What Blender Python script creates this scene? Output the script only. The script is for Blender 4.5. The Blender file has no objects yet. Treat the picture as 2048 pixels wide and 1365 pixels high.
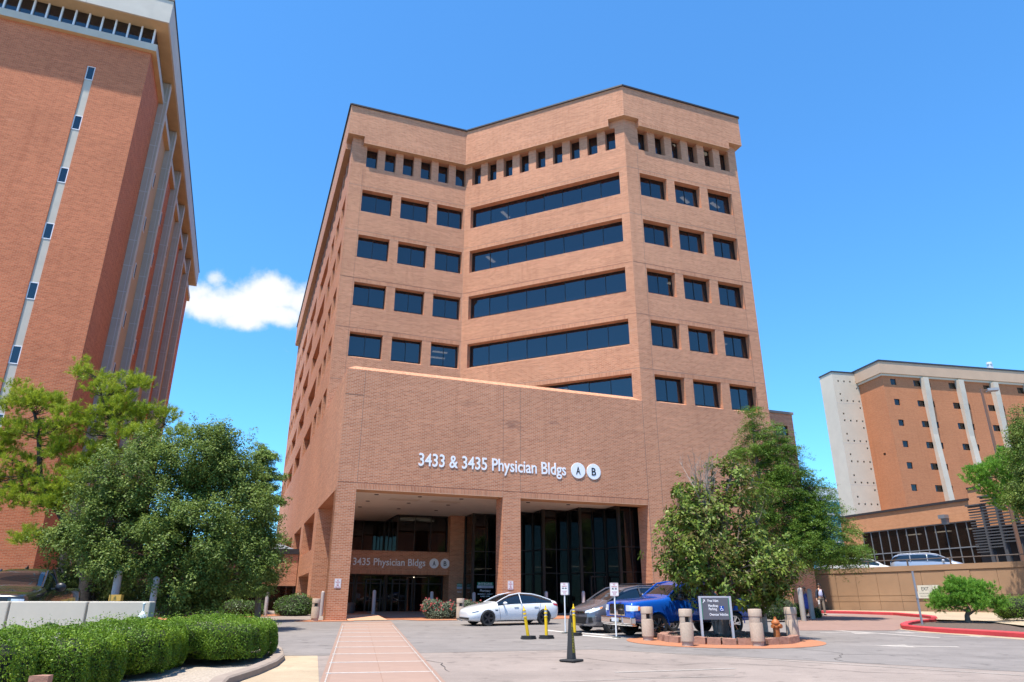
import bpy, bmesh, math, random
import numpy as np
from mathutils import Vector, Matrix, Quaternion
from mathutils.bvhtree import BVHTree
random.seed(7)
R = math.radians
scene = bpy.context.scene
COL = scene.collection

# ------------------------------------------------------------------ camera
CAM_H, FPX, PITCH, ROLL, YAW1 = 1.86, 1401.98, 0.3596978, -0.00118115, 1.210572
cam_d = bpy.data.cameras.new('camera'); cam = bpy.data.objects.new('camera', cam_d); COL.objects.link(cam)
cam_d.sensor_width = 36.0; cam_d.lens = 36.0 * FPX / 2048.0
cam_d.clip_start = 0.1; cam_d.clip_end = 6000.0
_cp, _sp, _cr, _sr = math.cos(PITCH), math.sin(PITCH), math.cos(ROLL), math.sin(ROLL)
# columns: camera right / down / forward expressed in the world
_B = Matrix(((1, 0, 0), (0, _sp, _cp), (0, -_cp, _sp)))
_A = Matrix(((_cr, -_sr, 0), (_sr, _cr, 0), (0, 0, 1)))
CM = _B @ _A
_rt, _dn, _fw = CM.col[0], CM.col[1], CM.col[2]
_rot = Matrix((_rt, -_dn, -_fw)).transposed()
cam.matrix_world = Matrix.Translation((0, 0, CAM_H)) @ _rot.to_4x4()
scene.camera = cam

# ------------------------------------------------------------------ sky, sun, exposure
D1 = Vector((math.sin(YAW1), math.cos(YAW1), 0)); D2 = Vector((-D1.y, D1.x, 0))
sun_dir = (-(0.290 * D1 + 0.185 * D2) + Vector((0, 0, 1))).normalized()      # towards the sun
SUN_EL = math.asin(sun_dir.z); SUN_AZ = math.atan2(sun_dir.x, sun_dir.y)
world = bpy.data.worlds.new('World'); scene.world = world; world.use_nodes = True
wn, wl = world.node_tree.nodes, world.node_tree.links
wn.clear()
w_out = wn.new('ShaderNodeOutputWorld'); w_bg = wn.new('ShaderNodeBackground')
w_bg.inputs['Strength'].default_value = 0.125
w_sky = wn.new('ShaderNodeTexSky'); w_sky.sky_type = 'NISHITA'; w_sky.sun_disc = False
w_sky.sun_elevation = SUN_EL; w_sky.sun_rotation = SUN_AZ
w_sky.air_density = 1.0; w_sky.dust_density = 0.12; w_sky.ozone_density = 3.0; w_sky.altitude = 350
w_grade = wn.new('ShaderNodeMix'); w_grade.data_type = 'RGBA'; w_grade.blend_type = 'MULTIPLY'; w_grade.inputs['Factor'].default_value = 1.0
w_grade.inputs[7].default_value = (0.57, 1.14, 1.47, 1)      # the clear, deep blue of the day
wl.new(w_sky.outputs['Color'], w_grade.inputs[6])

def vmath(op, a, b=None):
    n = wn.new('ShaderNodeVectorMath'); n.operation = op
    for i, q in enumerate((a, b)):
        if q is None: continue
        if isinstance(q, (tuple, list, Vector)): n.inputs[i].default_value = tuple(q)
        else: wl.new(q, n.inputs[i])
    return n
def smath(op, a, b=None, c=None, clamp=False):
    n = wn.new('ShaderNodeMath'); n.operation = op; n.use_clamp = clamp
    for i, q in enumerate((a, b, c)):
        if q is None: continue
        if isinstance(q, (int, float)): n.inputs[i].default_value = q
        else: wl.new(q, n.inputs[i])
    return n.outputs[0]
def ray(px, py):
    d = CM @ Vector(((px - 1024) / FPX, (py - 682.5) / FPX, 1)); return d.normalized()
# fair-weather cumulus low between the two towers: puffs given by direction and angular size
w_tc = wn.new('ShaderNodeTexCoord'); w_dir = w_tc.outputs['Generated']
cdir = ray(480, 610); cright = cdir.cross(Vector((0, 0, 1))).normalized(); cup = cright.cross(cdir).normalized()
ca = vmath('DOT_PRODUCT', w_dir, cright).outputs['Value']; cb = vmath('DOT_PRODUCT', w_dir, cup).outputs['Value']
cf = vmath('DOT_PRODUCT', w_dir, cdir).outputs['Value']
w_noise = wn.new('ShaderNodeTexNoise'); w_noise.inputs['Scale'].default_value = 26; w_noise.inputs['Detail'].default_value = 9
w_noise.inputs['Roughness'].default_value = 0.6; wl.new(w_dir, w_noise.inputs['Vector'])
w_nz2 = wn.new('ShaderNodeTexNoise'); w_nz2.inputs['Scale'].default_value = 7; w_nz2.inputs['Detail'].default_value = 4
wl.new(w_dir, w_nz2.inputs['Vector'])
total = None
for (px, py, rx, ry, amp) in ((545, 592, 74, 42, 1.0), (505, 615, 95, 38, 1.0), (430, 615, 88, 36, 0.95), (395, 590, 40, 34, 0.75),
                              (430, 560, 26, 24, 0.5), (560, 628, 70, 30, 0.95), (605, 605, 55, 38, 0.9), (585, 706, 26, 16, 0.42), (480, 640, 70, 22, 0.8)):
    d = ray(px, py); a0, b0 = d.dot(cright), d.dot(cup)
    e = smath('ADD', smath('POWER', smath('MULTIPLY', smath('SUBTRACT', ca, a0), 1498.0 / rx), 2.0),
              smath('POWER', smath('MULTIPLY', smath('SUBTRACT', cb, b0), 1498.0 / ry), 2.0))
    g = smath('MULTIPLY', smath('POWER', 2.71828, smath('MULTIPLY', e, -0.9)), amp)
    total = g if total is None else smath('MAXIMUM', total, g)
dens = smath('ADD', total, smath('MULTIPLY', smath('SUBTRACT', w_noise.outputs['Fac'], 0.5), 1.05))
dens = smath('ADD', dens, smath('MULTIPLY', smath('SUBTRACT', w_nz2.outputs['Fac'], 0.5), 0.5))
dens = smath('MULTIPLY', dens, smath('GREATER_THAN', cf, 0.8))
w_mr = wn.new('ShaderNodeMapRange'); w_mr.interpolation_type = 'SMOOTHSTEP'
w_mr.inputs['From Min'].default_value = 0.30; w_mr.inputs['From Max'].default_value = 0.80
w_mr.inputs['To Max'].default_value = 0.95
wl.new(dens, w_mr.inputs['Value'])
fac = smath('MULTIPLY', w_mr.outputs['Result'], smath('GREATER_THAN', total, 0.12))
w_mix = wn.new('ShaderNodeMix'); w_mix.data_type = 'RGBA'
wl.new(fac, w_mix.inputs['Factor']); wl.new(w_grade.outputs[2], w_mix.inputs[6]); w_mix.inputs[7].default_value = (4.9, 4.95, 5.0, 1)
wl.new(w_mix.outputs[2], w_bg.inputs['Color']); wl.new(w_bg.outputs[0], w_out.inputs['Surface'])

sun_d = bpy.data.lights.new('sun', 'SUN'); sun_d.energy = 5.0; sun_d.angle = R(0.53); sun_d.color = (1.0, 0.93, 0.82)
sun = bpy.data.objects.new('sun', sun_d); COL.objects.link(sun)
sun.rotation_euler = (-sun_dir).to_track_quat('-Z', 'Y').to_euler(); sun.location = (0, 0, 120)

vs = scene.view_settings
vs.view_transform = 'Standard'; vs.look = 'None'; vs.gamma = 1.0; vs.use_curve_mapping = False; vs.exposure = 0.78
scene.cycles.use_denoising = True
scene.cycles.max_bounces = 8; scene.cycles.transparent_max_bounces = 12; scene.cycles.diffuse_bounces = 4
scene.cycles.sample_clamp_indirect = 6.0

# ------------------------------------------------------------------ measuring helpers (metres)
SLOPE = 0.0276                    # the drive climbs gently towards the buildings
def gz(x, y): return SLOPE * max(-60.0, min(y, 51.0))
def at(px, py, Y):                # a sight line met at distance Y
    d = ray(px, py); t = Y / d.y; return Vector((0, 0, CAM_H)) + d * t
def gp(px, py):                   # a sight line met on the ground
    d = ray(px, py); n = Vector((0, -SLOPE, 1)); t = -CAM_H / d.dot(n); return Vector((0, 0, CAM_H)) + d * t
def pxm(p):                       # photograph pixels per metre at a point
    c = CM.transposed() @ (Vector(p) - Vector((0, 0, CAM_H))); return FPX / c.z

# ------------------------------------------------------------------ materials
MATS = {}
def nt(m): return m.node_tree.nodes, m.node_tree.links
def mat(name, color, rough=0.6, metal=0.0, spec=0.5, var=0.0, vscale=2.0, bump=0.0, bscale=30.0, coat=0.0, emit=0.0, var2=0.0, v2scale=0.3, coord='Object', tint=None):
    if name in MATS: return MATS[name]
    m = bpy.data.materials.new(name); m.use_nodes = True; N, L = nt(m)
    p = N['Principled BSDF']
    p.inputs['Base Color'].default_value = (*color, 1); p.inputs['Roughness'].default_value = rough
    p.inputs['Metallic'].default_value = metal; p.inputs['Specular IOR Level'].default_value = spec
    if coat: p.inputs['Coat Weight'].default_value = coat; p.inputs['Coat Roughness'].default_value = 0.03
    if emit:
        p.inputs['Emission Color'].default_value = (*color, 1); p.inputs['Emission Strength'].default_value = emit
    if var or bump or var2:
        tc = N.new('ShaderNodeTexCoord')
    if var or var2:
        src = None
        for amt, sc, det in ((var, vscale, 6), (var2, v2scale, 3)):
            if not amt: continue
            nz = N.new('ShaderNodeTexNoise'); nz.inputs['Scale'].default_value = sc; nz.inputs['Detail'].default_value = det; nz.inputs['Roughness'].default_value = 0.65
            L.new(tc.outputs[coord], nz.inputs['Vector'])
            mr = N.new('ShaderNodeMapRange'); mr.inputs['From Min'].default_value = 0.25; mr.inputs['From Max'].default_value = 0.75
            mr.inputs['To Min'].default_value = 1 - amt; mr.inputs['To Max'].default_value = 1 + amt
            L.new(nz.outputs['Fac'], mr.inputs['Value'])
            mx = N.new('ShaderNodeMix'); mx.data_type = 'RGBA'; mx.blend_type = 'MULTIPLY'; mx.inputs['Factor'].default_value = 1
            if src is None: mx.inputs[6].default_value = (*color, 1)
            else: L.new(src, mx.inputs[6])
            L.new(mr.outputs['Result'], mx.inputs[7]); src = mx.outputs[2]
        L.new(src, p.inputs['Base Color'])
    if bump:
        nb = N.new('ShaderNodeTexNoise'); nb.inputs['Scale'].default_value = bscale; nb.inputs['Detail'].default_value = 4
        L.new(tc.outputs[coord], nb.inputs['Vector'])
        bp = N.new('ShaderNodeBump'); bp.inputs['Strength'].default_value = bump; bp.inputs['Distance'].default_value = 0.02
        L.new(nb.outputs['Fac'], bp.inputs['Height']); L.new(bp.outputs['Normal'], p.inputs['Normal'])
    MATS[name] = m; return m

def brick_mat(name, c1, c2, mortar, w=0.26, h=0.085, msize=0.014, stain=0.17, patch=None, offset=0.5, rough=0.85):
    if name in MATS: return MATS[name]
    m = bpy.data.materials.new(name); m.use_nodes = True; N, L = nt(m); p = N['Principled BSDF']
    p.inputs['Roughness'].default_value = rough; p.inputs['Specular IOR Level'].default_value = 0.25
    tc = N.new('ShaderNodeTexCoord'); b = N.new('ShaderNodeTexBrick')
    b.offset = offset
    b.inputs['Color1'].default_value = (*c1, 1); b.inputs['Color2'].default_value = (*c2, 1); b.inputs['Mortar'].default_value = (*mortar, 1)
    b.inputs['Scale'].default_value = 1.0; b.inputs['Mortar Size'].default_value = msize; b.inputs['Mortar Smooth'].default_value = 0.15
    b.inputs['Brick Width'].default_value = w; b.inputs['Row Height'].default_value = h; b.inputs['Bias'].default_value = 0.0
    L.new(tc.outputs['UV'], b.inputs['Vector'])
    # courses drift a little in tone, large soft weathering on top
    mp = N.new('ShaderNodeMapping'); mp.inputs['Scale'].default_value = (0.35, 5.5, 1); L.new(tc.outputs['UV'], mp.inputs['Vector'])
    nz = N.new('ShaderNodeTexNoise'); nz.inputs['Scale'].default_value = 1.0; nz.inputs['Detail'].default_value = 6; L.new(mp.outputs[0], nz.inputs['Vector'])
    n2 = N.new('ShaderNodeTexNoise'); n2.inputs['Scale'].default_value = 0.16; n2.inputs['Detail'].default_value = 5; L.new(tc.outputs['UV'], n2.inputs['Vector'])
    a = N.new('ShaderNodeMath'); a.operation = 'ADD'; L.new(nz.outputs['Fac'], a.inputs[0]); L.new(n2.outputs['Fac'], a.inputs[1])
    mr = N.new('ShaderNodeMapRange'); mr.inputs['From Min'].default_value = 0.6; mr.inputs['From Max'].default_value = 1.4
    mr.inputs['To Min'].default_value = 1 - stain; mr.inputs['To Max'].default_value = 1 + stain; L.new(a.outputs[0], mr.inputs['Value'])
    mx = N.new('ShaderNodeMix'); mx.data_type = 'RGBA'; mx.blend_type = 'MULTIPLY'; mx.inputs['Factor'].default_value = 1
    L.new(b.outputs['Color'], mx.inputs[6]); L.new(mr.outputs['Result'], mx.inputs[7])
    out = mx.outputs[2]
    # faint rain streaks and pale salt bloom
    for sc_, det_, lo_, hi_, fac_, col_ in (((2.2, .10), 4, .52, .80, .20, tuple(c * .55 for c in c1)), ((.55, 2.6), 8, .66, .80, .34, tuple(min(1, c * 1.25 + .05) for c in mortar))):
        mq = N.new('ShaderNodeMapping'); mq.inputs['Scale'].default_value = (*sc_, 1); mq.inputs['Location'].default_value = (3.1, 1.7, 0); L.new(tc.outputs['UV'], mq.inputs['Vector'])
        nq = N.new('ShaderNodeTexNoise'); nq.inputs['Scale'].default_value = 1.0; nq.inputs['Detail'].default_value = det_; L.new(mq.outputs[0], nq.inputs['Vector'])
        rq = N.new('ShaderNodeMapRange'); rq.inputs['From Min'].default_value = lo_; rq.inputs['From Max'].default_value = hi_; rq.inputs['To Max'].default_value = fac_; L.new(nq.outputs['Fac'], rq.inputs['Value'])
        xq = N.new('ShaderNodeMix'); xq.data_type = 'RGBA'; L.new(rq.outputs['Result'], xq.inputs['Factor']); L.new(out, xq.inputs[6]); xq.inputs[7].default_value = (*col_, 1); out = xq.outputs[2]
    if patch:      # repaired / sooty brick patches: (u, v, ru, rv, strength)
        for (u, v, ru, rv, s, col) in patch:
            mp2 = N.new('ShaderNodeMapping'); mp2.inputs['Location'].default_value = (-u / ru, -v / rv, 0); mp2.inputs['Scale'].default_value = (1 / ru, 1 / rv, 0)
            L.new(tc.outputs['UV'], mp2.inputs['Vector'])
            ln = N.new('ShaderNodeVectorMath'); ln.operation = 'LENGTH'; L.new(mp2.outputs[0], ln.inputs[0])
            n3 = N.new('ShaderNodeTexNoise'); n3.inputs['Scale'].default_value = 1.6; n3.inputs['Detail'].default_value = 7
            mp3 = N.new('ShaderNodeMapping'); mp3.inputs['Scale'].default_value = (1, 3.5, 1); L.new(tc.outputs['UV'], mp3.inputs['Vector']); L.new(mp3.outputs[0], n3.inputs['Vector'])
            s1 = N.new('ShaderNodeMath'); s1.operation = 'SUBTRACT'; L.new(n3.outputs['Fac'], s1.inputs[0])
            s2 = N.new('ShaderNodeMath'); s2.operation = 'MULTIPLY'; L.new(ln.outputs['Value'], s2.inputs[0]); s2.inputs[1].default_value = 0.55
            L.new(s2.outputs[0], s1.inputs[1])
            m3 = N.new('ShaderNodeMapRange'); m3.inputs['From Min'].default_value = 0.18; m3.inputs['From Max'].default_value = 0.4; m3.inputs['To Max'].default_value = s
            L.new(s1.outputs[0], m3.inputs['Value'])
            m4 = N.new('ShaderNodeMix'); m4.data_type = 'RGBA'; L.new(m3.outputs['Result'], m4.inputs['Factor']); L.new(out, m4.inputs[6]); m4.inputs[7].default_value = (*col, 1)
            out = m4.outputs[2]
    L.new(out, p.inputs['Base Color'])
    bp = N.new('ShaderNodeBump'); bp.inputs['Strength'].default_value = 0.5; bp.inputs['Distance'].default_value = 0.006; bp.invert = True
    L.new(b.outputs['Fac'], bp.inputs['Height']); L.new(bp.outputs['Normal'], p.inputs['Normal'])
    MATS[name] = m; return m

def glass_mat(name, tint=(0.03, 0.035, 0.045), clear=0.16, rough=0.015, ior=1.55, wob=0.0):
    """dark solar glass: mirror at a glance, a little see-through"""
    if name in MATS: return MATS[name]
    m = bpy.data.materials.new(name); m.use_nodes = True; N, L = nt(m)
    p = N['Principled BSDF']; p.inputs['Base Color'].default_value = (*tint, 1); p.inputs['Roughness'].default_value = rough; p.inputs['IOR'].default_value = ior
    p.inputs['Specular IOR Level'].default_value = 0.6
    if wob:
        tc = N.new('ShaderNodeTexCoord'); nz = N.new('ShaderNodeTexNoise'); nz.inputs['Scale'].default_value = 0.7
        L.new(tc.outputs['Object'], nz.inputs['Vector']); bp = N.new('ShaderNodeBump'); bp.inputs['Strength'].default_value = wob; bp.inputs['Distance'].default_value = 0.05
        L.new(nz.outputs['Fac'], bp.inputs['Height']); L.new(bp.outputs['Normal'], p.inputs['Normal'])
    t = N.new('ShaderNodeBsdfTransparent'); t.inputs['Color'].default_value = (clear, clear, clear * 1.03, 1)
    ad = N.new('ShaderNodeAddShader'); o = N['Material Output']
    L.new(p.outputs[0], ad.inputs[0]); L.new(t.outputs[0], ad.inputs[1]); L.new(ad.outputs[0], o.inputs['Surface'])
    MATS[name] = m; return m

def leaf_mat(name, dark, light, trans=0.35, rough=0.45, spec=0.4, extra=None):
    if name in MATS: return MATS[name]
    m = bpy.data.materials.new(name); m.use_nodes = True; N, L = nt(m); p = N['Principled BSDF']
    g = N.new('ShaderNodeNewGeometry'); cr = N.new('ShaderNodeValToRGB')
    cr.color_ramp.elements[0].color = (*dark, 1); cr.color_ramp.elements[1].color = (*light, 1)
    if extra:
        for pos, c in extra:
            e = cr.color_ramp.elements.new(pos); e.color = (*c, 1)
    at_ = N.new('ShaderNodeAttribute'); at_.attribute_name = 'tone'
    m1 = N.new('ShaderNodeMath'); m1.operation = 'MULTIPLY'; m1.inputs[1].default_value = .42; L.new(g.outputs['Random Per Island'], m1.inputs[0])
    m2 = N.new('ShaderNodeMath'); m2.operation = 'MULTIPLY_ADD'; m2.inputs[1].default_value = .58; L.new(at_.outputs['Fac'], m2.inputs[0]); L.new(m1.outputs[0], m2.inputs[2])
    L.new(m2.outputs[0], cr.inputs['Fac']); L.new(cr.outputs['Color'], p.inputs['Base Color'])
    p.inputs['Roughness'].default_value = rough; p.inputs['Specular IOR Level'].default_value = spec
    t = N.new('ShaderNodeBsdfTranslucent'); L.new(cr.outputs['Color'], t.inputs['Color'])
    mx = N.new('ShaderNodeMixShader'); mx.inputs[0].default_value = trans
    L.new(p.outputs[0], mx.inputs[1]); L.new(t.outputs[0], mx.inputs[2]); L.new(mx.outputs[0], N['Material Output'].inputs['Surface'])
    MATS[name] = m; return m

BR1, BR2, MORT = (0.42, 0.143, 0.068), (0.58, 0.233, 0.118), (0.575, 0.36, 0.24)
M_brick = brick_mat('tan_brick', BR1, BR2, MORT)
M_brick_front = brick_mat('tan_brick_podium', (0.425, 0.140, 0.065), (0.59, 0.230, 0.115), MORT, stain=0.14,
                          patch=((10.2, 12.2, 1.5, 0.6, 0.45, (0.20, 0.10, 0.075)), (13.0, 12.6, 0.9, 0.3, 0.4, (0.20, 0.10, 0.08)), (7.5, 13.3, 1.4, 0.5, 0.25, (0.26, 0.12, 0.08))))
M_soldier = brick_mat('soldier_brick', BR1, BR2, MORT, w=0.085, h=0.34, offset=0.0)
M_brick_red = brick_mat('red_brick', (0.43, 0.092, 0.036), (0.61, 0.165, 0.068), (0.51, 0.24, 0.135), w=0.24, h=0.075, stain=0.16)
M_brick_hosp = brick_mat('orange_brick', (0.44, 0.145, 0.058), (0.52, 0.19, 0.078), (0.46, 0.23, 0.13), w=0.3, h=0.1, stain=0.10)
M_joint = mat('sealant_joint', (0.20, 0.13, 0.10), 0.9)
M_cap = mat('dark_coping', (0.035, 0.030, 0.032), 0.5)
M_tan = mat('tan_stucco', (0.50, 0.30, 0.17), 0.9, var=0.08)
M_conc_l = mat('precast_concrete', (0.50, 0.45, 0.375), 0.85, var=0.07, vscale=1.5, var2=0.09, v2scale=0.25)
M_conc_soff = mat('ochre_soffit', (0.52, 0.36, 0.19), 0.9, var=0.14, vscale=0.8)
M_fin = mat('grey_tile_fin', (0.42, 0.35, 0.29), 0.75, var=0.08, vscale=1.2)
M_ceil = mat('portico_ceiling', (0.66, 0.62, 0.55), 0.9, var=0.05, var2=0.08, v2scale=0.2)
M_frame = mat('bronze_frame', (0.030, 0.022, 0.018), 0.4, metal=0.3)
M_frame_w = mat('white_frame', (0.72, 0.72, 0.74), 0.5)
M_glass = glass_mat('solar_glass', tint=(0.004, 0.005, 0.008), clear=0.20, ior=1.7)
M_glass_d = glass_mat('entry_glass', tint=(0.003, 0.003, 0.004), clear=0.10, ior=1.45)
M_glass_r = glass_mat('bronze_glass', tint=(0.010, 0.006, 0.004), clear=0.25, ior=1.5)
M_inner = mat('interior_wall', (0.16, 0.14, 0.12), 0.9)
M_slab = mat('interior_slab', (0.18, 0.17, 0.16), 0.9)
M_light = mat('lit_troffer', (1.0, 0.88, 0.66), 0.5, emit=2.0)
M_letter = mat('letter_white', (0.88, 0.88, 0.90), 0.45)
M_letter_k = mat('letter_black', (0.02, 0.02, 0.022), 0.5)
M_letter_side = mat('letter_edge', (0.42, 0.42, 0.45), 0.5)

# ------------------------------------------------------------------ mesh building
class MB:
    def __init__(s): s.v, s.f = [], []
    def add(s, vs, fs):
        o = len(s.v); s.v += [tuple(p) for p in vs]; s.f += [tuple(o + i for i in f) for f in fs]; return s
    def quad(s, a, b, c, d): return s.add((a, b, c, d), ((0, 1, 2, 3),))
    def box(s, x0, x1, y0, y1, z0, z1):
        return s.add([(x0, y0, z0), (x1, y0, z0), (x1, y1, z0), (x0, y1, z0), (x0, y0, z1), (x1, y0, z1), (x1, y1, z1), (x0, y1, z1)],
                     [(3, 2, 1, 0), (4, 5, 6, 7), (0, 1, 5, 4), (1, 2, 6, 5), (2, 3, 7, 6), (3, 0, 4, 7)])
    def obox(s, c, t, n, L, Wd, z0, z1):
        """box centred in plan at c, length L along t, width Wd along n"""
        c, t, n = Vector(c), Vector(t), Vector(n)
        q = [c - t * L / 2 - n * Wd / 2, c + t * L / 2 - n * Wd / 2, c + t * L / 2 + n * Wd / 2, c - t * L / 2 + n * Wd / 2]
        return s.add([(p.x, p.y, z0) for p in q] + [(p.x, p.y, z1) for p in q],
                     [(3, 2, 1, 0), (4, 5, 6, 7), (0, 1, 5, 4), (1, 2, 6, 5), (2, 3, 7, 6), (3, 0, 4, 7)])
    def prism(s, poly, z0, z1, top=True, bot=True):
        n = len(poly); vs = [(p[0], p[1], z0) for p in poly] + [(p[0], p[1], z1) for p in poly]
        fs = [(i, (i + 1) % n, n + (i + 1) % n, n + i) for i in range(n)]
        if top: fs.append(tuple(range(n, 2 * n)))
        if bot: fs.append(tuple(range(n - 1, -1, -1)))
        return s.add(vs, fs)
    def lathe(s, prof, n=16, c=(0, 0, 0), axis='z', cap=True):
        vs, fs = [], []
        for (r, h) in prof:
            for i in range(n):
                a = 2 * math.pi * i / n; x, y = r * math.cos(a), r * math.sin(a)
                p = (x, y, h) if axis == 'z' else ((x, h, y) if axis == 'y' else (h, x, y))
                vs.append((p[0] + c[0], p[1] + c[1], p[2] + c[2]))
        m = len(prof)
        for k in range(m - 1):
            for i in range(n):
                j = (i + 1) % n; q = (k * n + i, k * n + j, (k + 1) * n + j, (k + 1) * n + i)
                fs.append(q if axis != 'y' else q[::-1])
        if cap and prof[0][0] > 1e-6: fs.append(tuple(range(n - 1, -1, -1)))
        if cap and prof[-1][0] > 1e-6: fs.append(tuple(range((m - 1) * n, m * n)))
        return s.add(vs, fs)
    def tube(s, pts, rad, n=8, cap=True):
        pts = [Vector(p) for p in pts]; m = len(pts)
        if isinstance(rad, (int, float)): rad = [rad] * m
        vs, fs = [], []; up = None
        for i, p in enumerate(pts):
            t = (pts[min(i + 1, m - 1)] - pts[max(i - 1, 0)])
            t = t.normalized() if t.length > 1e-9 else Vector((0, 0, 1))
            if up is None: up = t.orthogonal().normalized()
            a = (up - t * up.dot(t)); a = a.normalized() if a.length > 1e-6 else t.orthogonal().normalized(); up = a; b = t.cross(a)
            for k in range(n):
                w = 2 * math.pi * k / n; vs.append(p + (a * math.cos(w) + b * math.sin(w)) * rad[i])
        for i in range(m - 1):
            for k in range(n):
                l = (k + 1) % n; fs.append((i * n + k, i * n + l, (i + 1) * n + l, (i + 1) * n + k))
        if cap: fs += [tuple(range(n - 1, -1, -1)), tuple(range((m - 1) * n, m * n))]
        return s.add(vs, fs)
    def mesh(s, name, m=None, smooth=False, angle=35, uv=True):
        me = bpy.data.meshes.new(name); me.from_pydata(s.v, [], s.f); me.validate(); me.update()
        if uv: auto_uv(me)
        if smooth:
            me.polygons.foreach_set('use_smooth', [True] * len(me.polygons)); me.set_sharp_from_angle(angle=R(angle))
        if m: me.materials.append(m)
        return me
    def build(s, name, m=None, parent=None, smooth=False, angle=35, loc=None, uv=True):
        return put(name, s.mesh(name, m, smooth, angle, uv), parent, loc)

def auto_uv(me):
    n = len(me.loops)
    if not n: return
    co = np.empty(len(me.vertices) * 3); me.vertices.foreach_get('co', co); co = co.reshape(-1, 3)
    li = np.empty(n, dtype=np.int32); me.loops.foreach_get('vertex_index', li)
    nr = np.empty(len(me.polygons) * 3); me.polygons.foreach_get('normal', nr); nr = nr.reshape(-1, 3)
    lt = np.empty(len(me.polygons), dtype=np.int32); me.polygons.foreach_get('loop_total', lt)
    nl = np.repeat(nr, lt, axis=0); p = co[li]
    h = np.hypot(nl[:, 0], nl[:, 1]); ok = np.abs(nl[:, 2]) < 0.75; hh = np.where(h > 1e-6, h, 1)
    tx, ty = -nl[:, 1] / hh, nl[:, 0] / hh
    u = np.where(ok, p[:, 0] * tx + p[:, 1] * ty, p[:, 0]); v = np.where(ok, p[:, 2], p[:, 1])
    uv = me.uv_layers.new(name='UVMap'); uv.data.foreach_set('uv', np.stack([u, v], 1).astype(np.float32).ravel())

def put(name, me, parent=None, loc=None, rot=None):
    o = bpy.data.objects.new(name, me); COL.objects.link(o)
    if parent is not None: o.parent = parent
    if loc is not None: o.location = loc
    if rot is not None: o.rotation_euler = rot
    return o
def tag(o, label, cat, group=None):
    o['label'] = label; o['category'] = cat
    if group: o['group'] = group
    return o
def struct(o): o['kind'] = 'structure'; return o
def stuff(o): o['kind'] = 'stuff'; return o
def thing(name, label, cat, loc=(0, 0, 0), rz=0.0, group=None):
    o = bpy.data.objects.new(name, None); COL.objects.link(o); o.location = loc; o.rotation_euler = (0, 0, rz); o.empty_display_size = 0.3
    return tag(o, label, cat, group)
def dup(root, loc, rz, label=None, group=None):
    def cp(o, par):
        c = o.copy(); COL.objects.link(c)
        if par is not None: c.parent = par
        for ch in kids.get(o, ()): cp(ch, c)
        return c
    kids = {}
    for o in bpy.data.objects:
        if o.parent is not None: kids.setdefault(o.parent, []).append(o)
    r = cp(root, None); r.location = loc; r.rotation_euler = (0, 0, rz)
    if label: r['label'] = label
    if group: r['group'] = group
    return r

def wall(mb, o, t, nin, s0, s1, z0, z1, holes=(), depth=0.4, rise=0.0, splay=False):
    """a flat wall seen from the side opposite nin, with real openings and their reveals"""
    o, t, nin = Vector((o[0], o[1], 0)), Vector((t[0], t[1], 0)).normalized(), Vector((nin[0], nin[1], 0)).normalized()
    P = lambda s, z, d=0.0: o + t * s + nin * d + Vector((0, 0, z))
    flip = t.cross(Vector((0, 0, 1))).dot(nin) < 0
    def q(a, b, c, d): mb.quad(*((a, b, c, d) if not flip else (d, c, b, a)))
    ss = sorted({s0, s1, *[h[0] for h in holes], *[h[1] for h in holes]}); zz = sorted({z0, z1, *[h[2] for h in holes], *[h[3] for h in holes]})
    ss = [s for s in ss if s0 - 1e-6 <= s <= s1 + 1e-6]; zz = [z for z in zz if z0 - 1e-6 <= z <= z1 + 1e-6]
    for j in range(len(zz) - 1):
        run = None
        for i in range(len(ss) - 1):
            cs, cz = (ss[i] + ss[i + 1]) / 2, (zz[j] + zz[j + 1]) / 2
            hole = any(h[0] < cs < h[1] and h[2] < cz < h[3] for h in holes)
            if not hole and run is None: run = ss[i]
            if (hole or i == len(ss) - 2) and run is not None:
                e = ss[i] if hole else ss[i + 1]
                q(P(run, zz[j]), P(run, zz[j + 1]), P(e, zz[j + 1]), P(e, zz[j])); run = None
    for (a, b, c, d) in holes:
        e = c + rise
        q(P(a, c), P(a, e, depth), P(a, d, depth), P(a, d))
        q(P(b, c), P(b, d), P(b, d, depth), P(b, e, depth))
        q(P(a, d), P(a, d, depth), P(b, d, depth), P(b, d))
        q(P(a, c), P(b, c), P(b, e, depth), P(a, e, depth))

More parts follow.
